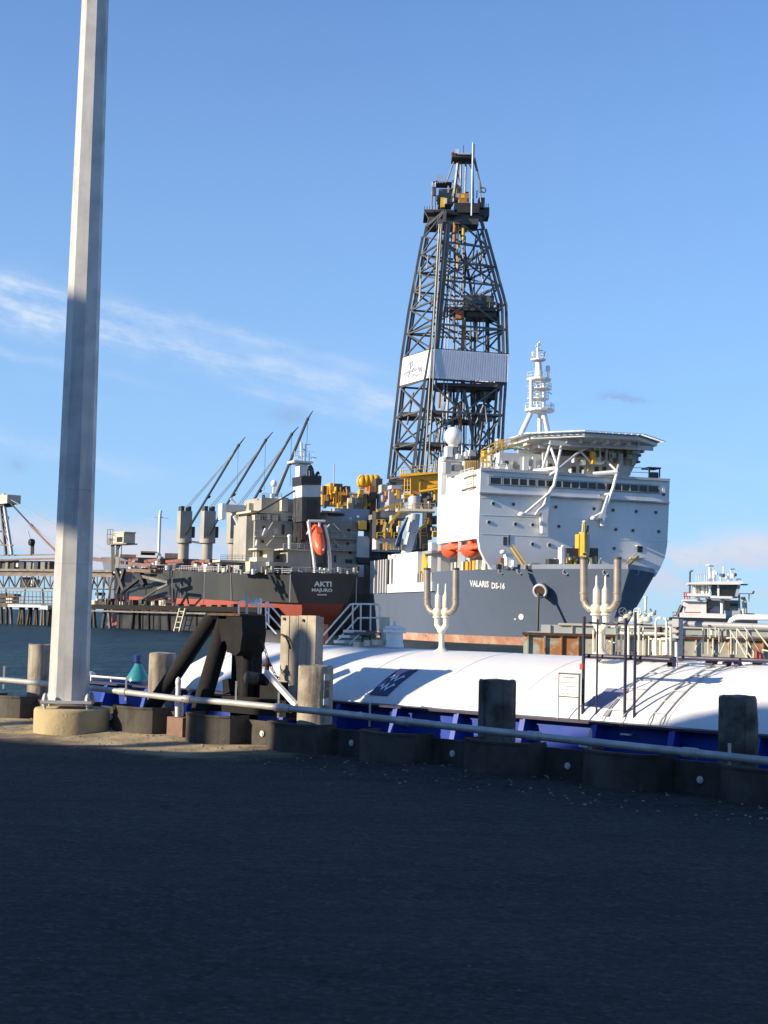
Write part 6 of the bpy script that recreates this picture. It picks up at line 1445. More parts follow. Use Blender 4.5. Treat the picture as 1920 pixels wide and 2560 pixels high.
# rudder
mb = MB(); mb.hexa([A(3, -.5, -3), A(7, -.5, -3), A(7, .5, -3), A(3, .5, -3), A(3, -.5, 1.6), A(7, -.5, 1.6), A(7, .5, 1.6), A(3, .5, 1.6)]); mb.build('rudder', 'bulker_red', bk)
def abox(x0, y0, x1, y1, s, dep, mat, name, conv=g2p):
    mb = MB(); mb.pbox(*conv(x0, y0), *conv(x1, y1), AF(s), dep); return mb.build(name, mat, bk)
def atube(pts, r, s, mat, name, conv=g2p, n=8):
    mb = MB(); q = [P(*conv(*p), AF(s)) for p in pts]
    for a, b in zip(q, q[1:]): mb.tube(a, b, rpx(r, q[0]), n)
    return mb.build(name, mat, bk, smooth=True)
# superstructure
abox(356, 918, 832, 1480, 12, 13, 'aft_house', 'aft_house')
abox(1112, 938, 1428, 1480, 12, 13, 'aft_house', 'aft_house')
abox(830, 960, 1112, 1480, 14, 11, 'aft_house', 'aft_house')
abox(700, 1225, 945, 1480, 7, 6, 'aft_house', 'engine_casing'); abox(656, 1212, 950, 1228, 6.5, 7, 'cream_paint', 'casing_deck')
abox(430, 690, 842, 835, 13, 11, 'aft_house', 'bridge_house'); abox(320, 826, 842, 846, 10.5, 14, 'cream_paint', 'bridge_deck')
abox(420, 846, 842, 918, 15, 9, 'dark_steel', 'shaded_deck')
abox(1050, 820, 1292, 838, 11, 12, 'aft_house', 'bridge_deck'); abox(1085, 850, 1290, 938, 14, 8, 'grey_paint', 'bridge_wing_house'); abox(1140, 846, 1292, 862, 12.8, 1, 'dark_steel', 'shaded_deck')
for x0, y0, x1, y1, m_ in ((360, 855, 420, 916, 'cream_paint'), (632, 850, 708, 920, 'cream_paint'), (490, 850, 520, 910, 'cream_paint'), (545, 860, 600, 920, 'cream_paint'), (640, 680, 708, 820, 'cream_paint')):
    abox(x0, y0, x1, y1, 11.5, 2, m_, 'deck_house')
# decks on the port quarter
abox(380, 1205, 552, 1222, 8, 6, 'cream_paint', 'balcony'); abox(486, 1205, 552, 1330, 8.5, 4, 'cream_paint', 'deck_house'); abox(380, 1240, 490, 1300, 11, 2, 'aft_house', 'deck_recess'); abox(380, 1300, 552, 1345, 8.2, 5, 'cream_paint', 'balcony')
abox(410, 1240, 470, 1292, 10.9, .3, 'dark_steel', 'doorway')
abox(0, 1330, 310, 1352, 10, 5, 'cream_paint', 'boat_canopy'); abox(0, 1352, 310, 1375, 12, 3, 'aft_house', 'boat_canopy_edge')
abox(310, 1345, 510, 1450, 7, 5, 'cream_paint', 'deck_house'); abox(510, 1350, 740, 1392, 5, 5, 'aft_house', 'mooring_deck')
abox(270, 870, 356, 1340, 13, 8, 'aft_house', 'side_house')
for y in (1030, 1100, 1225): abox(1150, y, 1425, y + 8, 11, 1.6, 'cream_paint', 'aft_walkway')
abox(1120, 1370, 1430, 1480, 8, 5, 'aft_house', 'mooring_deck')
for x, y in ((455, 990), (798, 996), (1335, 1018), (440, 1135), (1325, 1160), (1210, 1185), (1350, 1250), (600, 1300)):
    c = P(*g2p(x, y), AF(11.9)); mb = MB(); mb.lathe(c + AD * .1, -AD, [(.36, 0), (.36, .2), (.2, .22)], 12); o = mb.build('porthole', 'dark_rust', bk); 
for x0, y0, x1, y1 in ((1300, 1320, 1370, 1360), (1185, 1280, 1205, 1350), (650, 1260, 690, 1320), (560, 1000, 600, 1060), (640, 960, 670, 1060)):
    abox(x0, y0, x1, y1, 11.9, .2, 'dark_steel' if x0 > 600 else 'pale_grey', 'door')
abox(560, 1080, 760, 1088, 11, 1.5, 'cream_paint', 'aft_walkway'); abox(372, 1080, 470, 1086, 10.8, 1.5, 'cream_paint', 'aft_walkway')
for pts in ([(1180, 950), (1310, 1095)], [(1170, 1110), (1280, 1235)], [(480, 1180), (560, 1090)], [(360, 1260), (405, 1200)], [(470, 1060), (550, 930)]): atube(pts, 1.0, 10.5, 'pale_grey', 'stairway')
for a, b in (((356, 1082), (480, 1082)), ((656, 1212), (950, 1214)), ((430, 690), (640, 690)), ((1150, 1100), (1425, 1104)), ((0, 1330), (310, 1332)), ((1150, 1225), (1425, 1228)), ((360, 915), (830, 918)), ((1112, 938), (1428, 942))):
    mb = MB(); railing(mb, [P(*g2p(*a), AF(6.4)), P(*g2p(*b), AF(6.4))], 1.1, 1.5, .05, 3); mb.build('railing', 'pale_grey', bk, kind='stuff')
# funnel
abox(842, 670, 890, 1140, 5.5, 5, 'black_paint', 'funnel_casing')
fb_ = lambda x0, y0, x1, y1, s, d, m_: abox(x0, y0, x1, y1, s, d, m_, 'funnel_band')
fu = MB()
def fprism(y0, y1, m_, name, k=0):
    mb = MB(); mb.pprism([g2p(850 - k, y1), g2p(850 - k, y0), g2p(1048 + k, y0), g2p(1043 + k, y1)], AF(4 - k * .02), 5 + k * .04); return mb.build(name, m_, bk)
fprism(455, 548, 'black_paint', 'funnel_top', 6); fprism(546, 674, 'pale_grey', 'funnel_white_band'); fprism(672, 925, 'dark_steel', 'funnel')
abox(848, 925, 1000, 1120, 5.2, 4.5, 'dark_steel', 'funnel_base')
abox(905, 700, 1010, 915, 3.9, .2, 'black_paint', 'funnel_grille')
atube([(952, 460), (952, 400), (940, 370), (925, 350)], 6, 6, 'black_paint', 'exhaust_pipe', n=12); atube([(905, 460), (905, 380)], 4, 6, 'dark_steel', 'exhaust_pipe'); atube([(1000, 460), (1004, 435), (1024, 418)], 4, 6, 'black_paint', 'exhaust_pipe'); atube([(970, 455), (968, 430)], 3.5, 6, 'black_paint', 'exhaust_pipe')
for x in (868, 885, 1030): atube([(x, 440), (x, 460)], 1.2, 4, 'dark_steel', 'funnel_rail')
# mast
abox(822, 330, 905, 700, 12, 2.5, 'ship_white', 'mast_house'); abox(768, 298, 968, 318, 11, 4, 'ship_white', 'mast_platform'); abox(800, 318, 940, 332, 11.5, 3, 'grey_paint', 'mast_platform_base')
atube([(845, 300), (843, 110)], 3.2, 12, 'ship_white', 'mast_pole'); atube([(884, 300), (886, 130)], 1.2, 12, 'pale_grey', 'antenna'); atube([(925, 300), (925, 215)], 1.2, 12, 'pale_grey', 'antenna'); atube([(765, 290), (785, 262)], 1.2, 12, 'ship_white', 'antenna'); atube([(940, 268), (1000, 268)], 1.2, 12, 'pale_grey', 'antenna'); atube([(800, 262), (835, 255)], 2, 12, 'ship_white', 'radar_bar'); atube([(885, 128), (940, 128)], 1, 12, 'pale_grey', 'radar_bar'); atube([(865, 180), (890, 190)], 2, 12, 'pale_grey', 'antenna')
mb = MB(); railing(mb, [P(*g2p(770, 298), AF(10.5)), P(*g2p(965, 298), AF(10.5))], 2.0, 1.5, .05, 2); mb.build('railing', 'ship_white', bk, kind='stuff')
c = P(*g2p(560, 535), AF(14)); mb = MB(); mb.sphere(c, rpx(8.5, c), 16, 10, (1, 1, 1.1)); mb.build('radome', 'ship_white', bk, smooth=True); atube([(555, 570), (552, 690)], 2.4, 14, 'ship_white', 'radome_post'); abox(535, 640, 575, 690, 13.5, 1, 'ship_white', 'radome_base')
atube([(376, 842), (600, 715), (790, 600)], 2.2, 8, 'dark_steel', 'provision_boom')
for x, y0, y1 in ((720, 1065, 1210), (822, 1100, 1200)):
    c = P(*g2p(x, y0 + 15), AF(8)); mb = MB(); mb.sphere(c, rpx(6 if x == 720 else 3.5, c), 12, 8, (1, 1, .8)); mb.build('vent_head', 'ship_white', bk, smooth=True); atube([(x, y0 + 20), (x, y1)], 4 if x == 720 else 2.5, 8, 'ship_white', 'vent_pipe')
atube([(440, 1075), (470, 1000)], 2.5, 10.5, 'ship_white', 'davit'); atube([(375, 1180), (385, 1120)], 3, 9, 'ship_white', 'davit'); atube([(890, 1120), (890, 1000)], 2, 7, 'dark_steel', 'davit')
# free fall boat ramp
for pts in ([(915, 925), (940, 1090), (972, 1300), (988, 1480)], [(1085, 960), (1118, 1110), (1140, 1300), (1142, 1492)]): atube(pts, 4.0, 1.5, 'ship_white', 'launch_rail')
atube([(915, 922), (1090, 925)], 3.2, 1.5, 'ship_white', 'ramp_cross_beam'); atube([(985, 1440), (1142, 1446)], 2.2, 1.5, 'ship_white', 'ramp_cross_beam'); atube([(1030, 925), (1035, 985)], 3, 1.8, 'ship_white', 'ramp_hook')
atube([(930, 1000), (900, 1060)], 2, 2, 'ship_white', 'ramp_brace'); atube([(1100, 1000), (1135, 960)], 1.6, 2, 'ship_white', 'ramp_brace'); abox(940, 935, 1075, 1000, 3, 1, 'black_paint', 'ramp_winch')
fbt = thing('lifeboat', 'red free fall lifeboat hung nose down on the stern of the bulk carrier', 'lifeboat', P(*g2p(1015, 1120), AF(1)))
p0, p1 = P(*g2p(985, 975), AF(3)), P(*g2p(1050, 1275), AF(-1.5)); ax = (p1 - p0); n_ = ax.normalized(); sd = AB; up_ = sd.cross(n_).normalized(); mb = MB(); rings = []
wr = rpx(15.5, p0)
for i in range(13):
    f = i / 12; k = (.55 + .45 * math.sin(min(1, f / .35) * math.pi / 2)) * math.sqrt(max(.004, 1 - max(0, (f - .55) / .45) ** 2.2)) * (1 if f > 0 else .8)
    rings.append([p0 + ax * f + sd * wr * k * math.cos(t) + up_ * wr * 1.1 * k * math.sin(t) for t in [2 * math.pi * a / 16 for a in range(16)]])
mb.loft(rings); mb.build('hull', 'orange_gel', fbt, smooth=True)
mb = MB(); c = p0 + ax * .22 - AD * wr * .7; mb.obox(c, sd * wr * .5, n_ * wr * .6, up_ * wr * .6); mb.build('cockpit', 'orange_gel', fbt)
mb = MB(); mb.path([p0 + ax * f - AD * wr * (1.02 if f < .6 else .85) + sd * wr * .2 for f in (.15, .4, .65, .85)], wr * .09, 6); mb.build('skid', 'letter_white', fbt)
# rails and fittings along the deck edge
random.seed(21)
mb = MB(); railing(mb, [A(s, -ahalf(s, 1) + .2, azd(s) + .1) for s in (0, 5, 12, 20, 40, 70, 100)], 1.1, 1.8, .05, 3); mb.build('railing', 'pale_grey', bk, kind='stuff')
mb = MB(); railing(mb, [A(.1, -7, 10.3), A(.1, 7, 10.3)], 1.1, 1.5, .05, 3); mb.build('railing', 'pale_grey', bk, kind='stuff')
for i in range(46):
    x = random.uniform(-30, 1440); y = random.uniform(1440, 1478); w_ = random.uniform(8, 34); h_ = random.uniform(16, 70)
    abox(x, y - h_, x + w_, y, 2.5 + random.uniform(0, 3.5), .8, random.choice(('cream_paint', 'ship_white', 'dark_steel', 'aft_house', 'grey_paint', 'dock_brown')), 'deck_fitting')
for i in range(40):
    s = random.uniform(14, 115); z = azd(s); b = -ahalf(s, 1) + random.uniform(.8, 3); h_ = random.uniform(.6, 2.2)
    mb = MB(); mb.obox(A(s, b, z + h_ / 2), AD * random.uniform(.4, 1.8), AB * .5, V3((0, 0, h_ / 2))); mb.build('deck_fitting', random.choice(('cream_paint', 'dock_brown', 'dark_steel', 'ship_white', 'dock_brown', 'grey_paint')), bk)
# hatches
for s0, s1 in ((30, 44), (50, 66), (71, 86), (91, 106), (112, 122)):
    z = azd(s0); mb = MB(); mb.obox(A((s0 + s1) / 2, 0, z + 1.1), AD * (s1 - s0) / 2, AB * 8, V3((0, 0, 1.1))); hc_ = mb.build('hatch_coaming', 'dock_brown', bk)
    for k in range(4):
        mb = MB(); mb.obox(A(s0 + (s1 - s0) * (k + .5) / 4, 0, z + 2.55), AD * (s1 - s0) / 8 * .94, AB * 8.2, V3((0, 0, .35))); mb.build('hatch_panel', 'bulker_red' if k % 2 else 'dock_brown', hc_)
# four deck cranes
def f2p(x, y): return (400 + x / 2.37, 1000 + y / 2.37)
def crane(s, xs, jib, tip, base, foot_y, has_post=True):
    pl = AF(s); e = empty('deck_crane', bk, P(xs, 1400, pl))
    def B(x0, y0, x1, y1, dep, mat, name, off=0):
        mb = MB(); mb.pbox(x0, y0, x1, y1, (pl[0] - pl[1] * -off, pl[1]), dep); return mb.build(name, mat, e)
    c0 = P(xs, foot_y, pl); ctr = A(s, (c0 - A(s, 0, 0)).dot(AB), 0)
    if has_post:
        c = lambda y: V3((ctr.x, ctr.y, P(xs, y, pl).z))
        mb = MB(); mb.tube(V3((ctr.x, ctr.y, azd(s))), c(1358), rpx(13.5, c0), 14); mb.build('pedestal', 'aft_house', e, smooth=True)
        mb = MB(); mb.tube(c(1358), c(1347), rpx(20, c0), 16); mb.build('collar', 'aft_house', e, smooth=True)
        top = P(xs, 1278, pl).z; z0 = c(1347).z; w_ = rpx(15, c0)
        mb = MB(); mb.obox(V3((ctr.x, ctr.y, (top + z0) / 2)), AB * w_, AD * w_, V3((0, 0, (top - z0) / 2))); mb.build('crane_house', 'aft_house', e)
        for sg in (-1, 1):
            mb = MB(); mb.obox(V3((ctr.x, ctr.y, top + rpx(6, c0))) + AB * w_ * .6 * sg, AB * w_ * .28, AD * w_ * .8, V3((0, 0, rpx(6, c0)))); mb.build('sheave_lug', 'dark_steel', e)
        mb = MB(); mb.obox(V3((ctr.x, ctr.y, z0 + (top - z0) * .25)) + AB * w_ * 1.2, AB * w_ * .45, AD * w_ * .7, V3((0, 0, (top - z0) * .2))); mb.build('cab', 'dark_steel', e)
    q0, q1, q2 = P(*base, AF(s - 2)), P(*jib, AF(s - 3)), P(*tip, AF(s - 3))
    d = (q1 - q0); L_ = d.length; dn = d.normalized(); per = AB.cross(dn).normalized(); side = dn.cross(per).normalized()
    wd = rpx(3.2, q0)
    for u_, v_ in ((-1, -1), (-1, 1), (1, -1), (1, 1)):
        mb = MB(); mb.bar(q0 + per * wd * .55 * u_ + AD * wd * v_, q1 + per * wd * .5 * u_ + AD * wd * v_, .32, .32); mb.build('jib_chord', 'dark_steel', e)
    nb = 13
    for i in range(nb):
        a = q0.lerp(q1, i / nb); b = q0.lerp(q1, (i + 1) / nb); sg = 1 if i % 2 else -1
        mb = MB(); mb.bar(a + per * wd * .55 * sg - AD * wd, b - per * wd * .55 * sg - AD * wd, .2, .2); mb.build('jib_lacing', 'grey_paint', e)
    mb = MB(); mb.tube(q1, q2, rpx(2.3, q0), 8, rpx(1.0, q0)); mb.build('jib_tip', 'dark_steel', e); mb = MB(); mb.sphere(q1, rpx(4.5, q0), 10, 7); mb.build('jib_head', 'dark_steel', e)
    mb = MB(); m_ = q0.lerp(q1, .42) + per * 0; mb.obox(m_ + AB * wd * 1.6, AB * wd * .5, dn * wd * 1.2, AD * wd); mb.build('jib_block', 'dark_steel', e)
    if has_post:
        tp = V3((ctr.x, ctr.y, P(xs, 1268, pl).z))
        for k in (0, .5, 1.1): mb = MB(); mb.tube(tp + AB * k, q1.lerp(q0, .06 + .05 * k), .06, 4); mb.build('topping_wire', 'grey_paint', e)
    h = q1 + V3((0, 0, 0)); mb = MB(); mb.tube(h, h - V3((0, 0, L_ * .45)), .05, 4); mb.build('hoist_wire', 'grey_paint', e)
crane(109, 458, (596, 1114), (613, 1093), (462, 1337), 1400)
crane(88.4, 517, (664, 1101), (682, 1080), (521, 1337), 1400)
crane(67, 583, (729, 1086), (746, 1067), (587, 1333), 1400)
crane(45, 668, (769, 1048), (782, 1027), (690, 1240), 1400)
# catwalk between crane posts
mb = MB(); mb.bar(P(478, 1354, AF(108)), P(505, 1358, AF(90)), .6, .5); mb.build('crane_catwalk', 'dark_steel', bk)
# provision crane on the port quarter
abox(20, 740, 62, 905, 20, 2.4, 'ship_white', 'provision_crane'); abox(62, 755, 305, 830, 20.2, 2.4, 'pale_grey', 'provision_crane'); atube([(150, 870), (195, 960), (255, 1060)], 5.5, 19, 'ship_white', 'provision_strut'); atube([(255, 1060), (250, 1330)], 4.5, 19, 'ship_white', 'provision_strut'); atube([(110, 690), (160, 740)], 3, 20, 'ship_white', 'provision_fitting'); abox(300, 740, 420, 820, 18, 3, 'aft_house', 'deck_house'); abox(190, 830, 240, 880, 19.5, 1, 'pale_grey', 'provision_fitting')
abox(400, 740, 500, 780, 16, 3, 'grey_paint', 'deck_house'); atube([(450, 650), (455, 740)], 4, 15, 'dark_steel', 'searchlight'); atube([(390, 700), (470, 690)], 2, 15, 'dark_steel', 'searchlight')

# ================================================================== far pier on the left
DA = P(650, 1545, FY(305)); DA.z = 0
DB = P(0, 1545, FY(400)); DD = V3((DB.x - DA.x, DB.y - DA.y, 0)).normalized(); DN = V3((DD.y, -DD.x, 0)); DN = -DN if DN.y > 0 else DN
def DKp(o=0): return (DA + DN * -o, DN)
def DK(x, z, o=0): p = P(x, 1540, DKp(o)); return V3((p.x, p.y, z))
pier = thing('loading_pier', 'dark timber loading pier on piles at the left beyond the water', 'pier', DK(300, WZ))
pe0, pe1 = DK(660, 0), DK(205, 0)
mb = MB(); mb.prism([DK(655, 2.0), DK(200, 2.0), DK(200, 3.1), DK(655, 3.1)], -DN * 9); mb.build('deck', 'creosote', pier)
mb = MB(); mb.prism([DK(655, -2.4, 1.2), DK(292, -2.4, 1.2), DK(292, 1.9, 1.2), DK(655, 1.9, 1.2)], -DN * .5); mb.build('fender_shade_wall', 'black_paint', pier)  # black face put in for the shade under the deck
mb = MB(); mb.prism([DK(205, 2.0, -.0), DK(-80, 2.0, 0), DK(-80, 2.9, 0), DK(205, 2.9, 0)], -DN * 7); mb.build('deck', 'dock_timber', pier)
random.seed(8)
for x in [225, 240, 256, 278, 300, 330, 350, 375, 400, 425] + [45, 52, 60, 68, 76, 88, 95, 104, 112, 120, 128, 136, 145, 160, 175, 190, 6, 18, 30]:
    a = DK(x, WZ - 1, .3 + random.uniform(0, 2)); mb = MB(); mb.tube(a, V3((a.x + random.uniform(-.7, .7), a.y, 2.1)), .42 if x < 280 else .3, 8); mb.build('pile', random.choice(('dock_timber', 'dock_steel', 'dock_timber')) if x < 290 else 'creosote', pier)
for x in range(304, 650, 47):
    a = DK(x, -2.4, 1.1); mb = MB(); mb.bar(a, V3((a.x, a.y, 3.0)), .35, .3); mb.build('fender_pile', 'dark_steel' if x % 3 else 'creosote', pier)
mb = MB(); mb.bar(DK(222, 1.55, -.2), DK(640, 1.55, -.2), .3, .35); mb.build('waler', 'dock_steel', pier)
for (xa, xb) in ((437, 449), (450, 463)):
    mb = MB(); a = DK(xa, WZ, -.6); b = DK(xb, 2.6, -.6); mb.bar(a, b, .35, .3); mb.build('ladder_stile', 'cream_paint', pier)
for i in range(4):
    z = WZ + .8 + i * 1.2; mb = MB(); mb.bar(DK(440 + i * 2.6, z, -.6), DK(453 + i * 2.4, z, -.6), .15, .15); mb.build('ladder_rung', 'cream_paint', pier)
def h2p(x, y): return (x / 3.95, 1200 + y / 3.95)
def kbox(x0, y0, x1, y1, o, dep, mat, name, par):
    mb = MB(); mb.pbox(*h2p(x0, y0), *h2p(x1, y1), DKp(o), dep); return mb.build(name, mat, par)
def kbar(a, b, r, o, mat, name, par):
    mb = MB(); A_, B_ = P(*h2p(*a), DKp(o)), P(*h2p(*b), DKp(o)); t = rpx(r * 2, A_); mb.bar(A_, B_, t, t); return mb.build(name, mat, par)
kbox(75, 1230, 400, 1256, -.8, .8, 'pale_grey', 'fuel_pipe', pier); kbox(400, 1240, 470, 1278, -.9, 1, 'pale_grey', 'fuel_pipe', pier)
for x in range(-60, 530, 38): kbar((x, 1100), (x, 1215), .7, .5, 'dock_steel', 'walkway_post', pier)
for y in (1095, 1150, 1185, 1215): kbar((-60, y), (530, y + 6), 1.0, .5, 'dock_timber' if y > 1100 else 'dock_steel', 'walkway_beam', pier)
kbox(60, 1150, 120, 1215, 1, 2, 'cream_paint', 'winch_house', pier); kbox(70, 1125, 140, 1150, 1, 2, 'dock_brown', 'winch_house', pier); kbox(-40, 1120, 50, 1220, 2, 3, 'dark_steel', 'winch_house', pier)
for i in range(30):
    x = random.uniform(870, 1640); y = 1240; kbox(x, y - random.uniform(20, 70), x + random.uniform(10, 45), y, 2, 1.5, random.choice(('dark_steel', 'dock_brown', 'dock_timber', 'dark_steel', 'cream_paint')), 'dock_fitting', pier)
for i in range(9):
    x = 1400 + i * 110; kbox(x, 1244 - random.uniform(8, 24), x + random.uniform(10, 30), 1262, 1, 1.5, random.choice(('dark_steel', 'dock_brown', 'cream_paint')), 'dock_fitting', pier)
# conveyor truss
conv = thing('conveyor_bridge', 'long rusty steel conveyor bridge standing above the far pier', 'conveyor bridge', DK(100, 3))
for (y0l, y0r, th, m_) in ((745, 735, 7, 'dock_steel'), (790, 775, 9, 'dock_brown')): kbar((-200, y0l + 4), (590, y0r), th / 3.95 * .9, 3, m_, 'upper_chord', conv)
kbar((590, 737), (870, 772), 2.0, 3, 'dock_steel', 'upper_chord', conv); kbar((870, 775), (1140, 805), 4.6, 3, 'dock_brown', 'belt_gallery', conv); kbar((590, 770), (870, 800), 2.4, 3, 'dock_brown', 'belt_gallery', conv); kbar((1140, 805), (1500, 850), 3.8, 4, 'dock_brown', 'belt_gallery', conv)
for y in (885, 935): kbar((-200, y), (1120, y + 14), 2.6 if y == 885 else 2.2, 2.5, 'dock_steel', 'middle_chord', conv)
kbar((-200, 910), (1120, 920), 4.2, 3.4, 'dock_brown', 'middle_web', conv)
kbar((-200, 1065), (440, 1070), 1.8, 2.5, 'dock_steel', 'lower_chord', conv); kbar((440, 1070), (1130, 1080), 1.5, 3, 'dark_steel', 'lower_chord', conv)
i = 0; x = -200
while x < 1100:
    a, b = ((x, 945), (x + 58, 1065)) if i % 2 else ((x, 1065), (x + 58, 945)); kbar(a, b, 1.5, 2.5, random.choice(('dock_steel', 'dark_steel', 'dock_steel')), 'diagonal', conv); kbar((x, 945), (x, 1065), .9, 3.5, 'dark_steel', 'post', conv); x += 58; i += 1
for x in range(-160, 540, 70):
    kbox(x, 800, x + random.uniform(16, 50), 880, 4, 2, random.choice(('dark_steel', 'dock_brown', 'dock_steel')), 'idler_frame', conv)
for x0, y0, x1, y1, m_ in ((130, 810, 180, 860, 'pale_grey'), (270, 810, 330, 880, 'pale_grey'), (330, 800, 368, 885, 'dock_steel'), (0, 790, 120, 880, 'dark_steel'), (200, 960, 290, 1060, 'dark_steel'), (300, 980, 330, 1050, 'pale_grey')): kbox(x0, y0, x1, y1, 4.5, 2, m_, 'drive_house', conv)
for x in (905, 960, 1020, 1090, 560, 620, 700, 780, -100, 60, 250, 420): kbar((x, 1080), (x + random.uniform(-20, 20), 1240), 1.6, 4, 'dark_steel', 'trestle_leg', conv)
for x0, x1 in ((870, 930), (1000, 1040), (1060, 1110)): kbar((x0, 1230), (x1, 960), 1.8, 2, 'dock_steel', 'trestle_leg', conv)
for x0, y0, x1, y1 in ((940, 1180, 1000, 1235), (1040, 1170, 1090, 1235), (940, 1110, 970, 1140)): kbox(x0, y0, x1, y1, 3, 2, 'dark_steel', 'motor', conv)
# loading arm in front of the hull
arm = thing('ship_loader', 'dark slanted ship loader frame in front of the bulk carrier hull', 'ship loader', DK(330, 3))
for a, b, r, m_ in (((1200, 1110), (1400, 955), 4, 'black_paint'), ((1150, 880), (1230, 1090), 5, 'dark_steel'), ((1230, 880), (1160, 1120), 4, 'dark_steel'), ((1400, 950), (1660, 1010), 3.2, 'dock_steel'), ((1400, 1180), (1560, 1075), 2.2, 'dark_steel'), ((1390, 930), (1430, 1040), 6, 'black_paint'), ((1260, 890), (1500, 900), 4, 'dock_brown'), ((1560, 1075), (1660, 1030), 2.5, 'dock_steel'), ((1700, 960), (1700, 1240), 1.4, 'dock_steel'), ((1250, 1110), (1250, 1240), 2, 'dark_steel'), ((1440, 1040), (1440, 1240), 1.6, 'dark_steel')):
    kbar(a, b, r, 1, m_, 'arm_member', arm)
kbox(1170, 900, 1230, 1010, 2, 2, 'grey_paint', 'arm_house', arm)
for i in range(14):
    x = random.uniform(1180, 1560); y = random.uniform(840, 930); kbox(x, y, x + random.uniform(15, 60), y + random.uniform(12, 40), 2.5, 2, random.choice(('dock_brown', 'dark_steel', 'dock_brown', 'cream_paint')), 'arm_fitting', arm)
# cabin tower
tw = thing('control_tower', 'pale control cabin on a narrow tower above the pier', 'tower', DK(287, 3))
kbox(1115, 520, 1220, 632, 1, 3.0, 'cream_paint', 'cabin', tw); kbox(1220, 515, 1246, 632, 2, 2.4, 'dock_steel', 'cabin_side', tw); kbox(1152, 562, 1206, 612, .9, .2, 'glass_dark', 'window', tw); kbox(1110, 512, 1228, 522, .8, 3.2, 'cream_paint', 'roof', tw)
kbox(1056, 626, 1248, 638, .5, 3, 'dock_steel', 'platform', tw); kbox(1062, 575, 1112, 628, 1.2, 1, 'dock_steel', 'side_box', tw)
for a, b, r, m_ in (((1105, 640), (1108, 900), 2, 'dock_steel'), ((1185, 640), (1150, 700), 2, 'dark_steel'), ((1160, 640), (1158, 760), 3, 'dock_steel'), ((1120, 640), (1130, 900), 2.2, 'dock_steel'), ((1165, 760), (1150, 900), 4.5, 'cream_paint'), ((1200, 640), (1198, 760), 1, 'dock_steel'), ((1130, 910), (1205, 912), 2.6, 'cream_paint'), ((1130, 760), (1170, 700), 1.2, 'dock_steel'), ((1150, 910), (1150, 1235), 2.4, 'dark_steel'), ((1190, 910), (1195, 1235), 2, 'dark_steel')): kbar(a, b, r, 1.5, m_, 'tower_leg', tw)
mb = MB(); railing(mb, [P(*h2p(1056, 628), DKp(.5)), P(*h2p(1112, 628), DKp(.5))], 3.4, 1.2, .08, 3); mb.build('tower_railing', 'dock_steel', tw, kind='stuff')
# lattice gantry at the left edge
gn = thing('gantry_crane', 'lattice gantry crane with a slanting boom at the left edge of the picture', 'crane', DK(10, 3))
for a, b, r, m_ in (((8, 260), (60, 735), 3.0, 'dock_steel'), ((-40, 260), (-60, 735), 3, 'dock_steel'), ((45, 260), (118, 735), 3.0, 'pale_grey'), ((0, 345), (60, 350), 2, 'dark_steel'), ((-40, 505), (88, 512), 2.2, 'dark_steel'), ((-60, 640), (125, 645), 1.8, 'dock_steel'), ((12, 350), (88, 510), 1.2, 'dock_steel'), ((88, 360), (40, 510), 1.2, 'dock_steel'), ((40, 515), (120, 690), 1.2, 'dock_steel'), ((-50, 520), (30, 640), 1.2, 'dock_steel')): kbar(a, b, r, 2, m_, 'gantry_leg', gn)
kbox(-60, 150, 70, 235, 1, 4, 'cream_paint', 'machine_house', gn); kbox(-60, 235, 40, 262, 1.5, 3, 'dark_steel', 'machine_house_base', gn); kbox(15, 135, 35, 155, 1, 1, 'cream_paint', 'machine_vent', gn)
kbar((78, 200), (300, 440), 1.4, 2, 'dark_steel', 'boom', gn); kbar((300, 440), (600, 745), 2.8, 2, 'dock_brown', 'boom', gn); kbar((330, 462), (600, 720), 1.0, 2, 'pale_grey', 'boom_rail', gn)
kbar((75, 175), (565, 455), .7, 2, 'grey_paint', 'stay', gn); kbar((565, 455), (1110, 735), .5, 2, 'grey_paint', 'stay', gn)
fan = thing('vent_fan', 'dark round fan on a short post above the conveyor bridge', 'fan', DK(82, 20))
c = P(*h2p(333, 617), DKp(3)); mb = MB(); mb.lathe(c - DN * -.6, DN, [(rpx(8, c), -.6), (rpx(9.5, c), 0), (rpx(8, c), .6), (.3, .7)], 16); mb.build('housing', 'black_paint', fan, smooth=True)
kbar((322, 640), (320, 740), 3.6, 3, 'dark_steel', 'post', fan); kbar((302, 600), (300, 740), 1.2, 3, 'pale_grey', 'pipe', fan); kbar((275, 505), (298, 590), .9, 3, 'pale_grey', 'pipe', fan)
# grey ship beyond, its white mast
gs = thing('grey_ship', 'low grey ship with a white mast, far behind the pier', 'ship', P(400, 1540, FY(520)))
fy = FY(520); mb = MB()
q = [P(x, 1400, fy) for x in (295, 450)]
mb = MB(); A0_, B0_ = q; mb.hexa([V3((A0_.x, 520, WZ)), V3((B0_.x, 520, WZ)), V3((B0_.x, 545, WZ)), V3((A0_.x, 545, WZ)), V3((A0_.x - 6, 520, P(295, 1393, fy).z)), V3((B0_.x + 6, 520, P(450, 1396, fy).z)), V3((B0_.x + 6, 545, P(450, 1396, fy).z)), V3((A0_.x - 6, 545, P(295, 1393, fy).z))]); mb.build('hull', 'shed_cladding', gs)
mb = MB(); mb.ptube([(402, 1276), (400, 1290), (396.5, 1396)], fy, 3.6, 10); mb.build('mast', 'ship_white', gs, smooth=True)
mb = MB(); mb.ptube([(386, 1292), (421, 1295)], fy, 1.6, 6); mb.build('crosstree', 'pale_grey', gs)
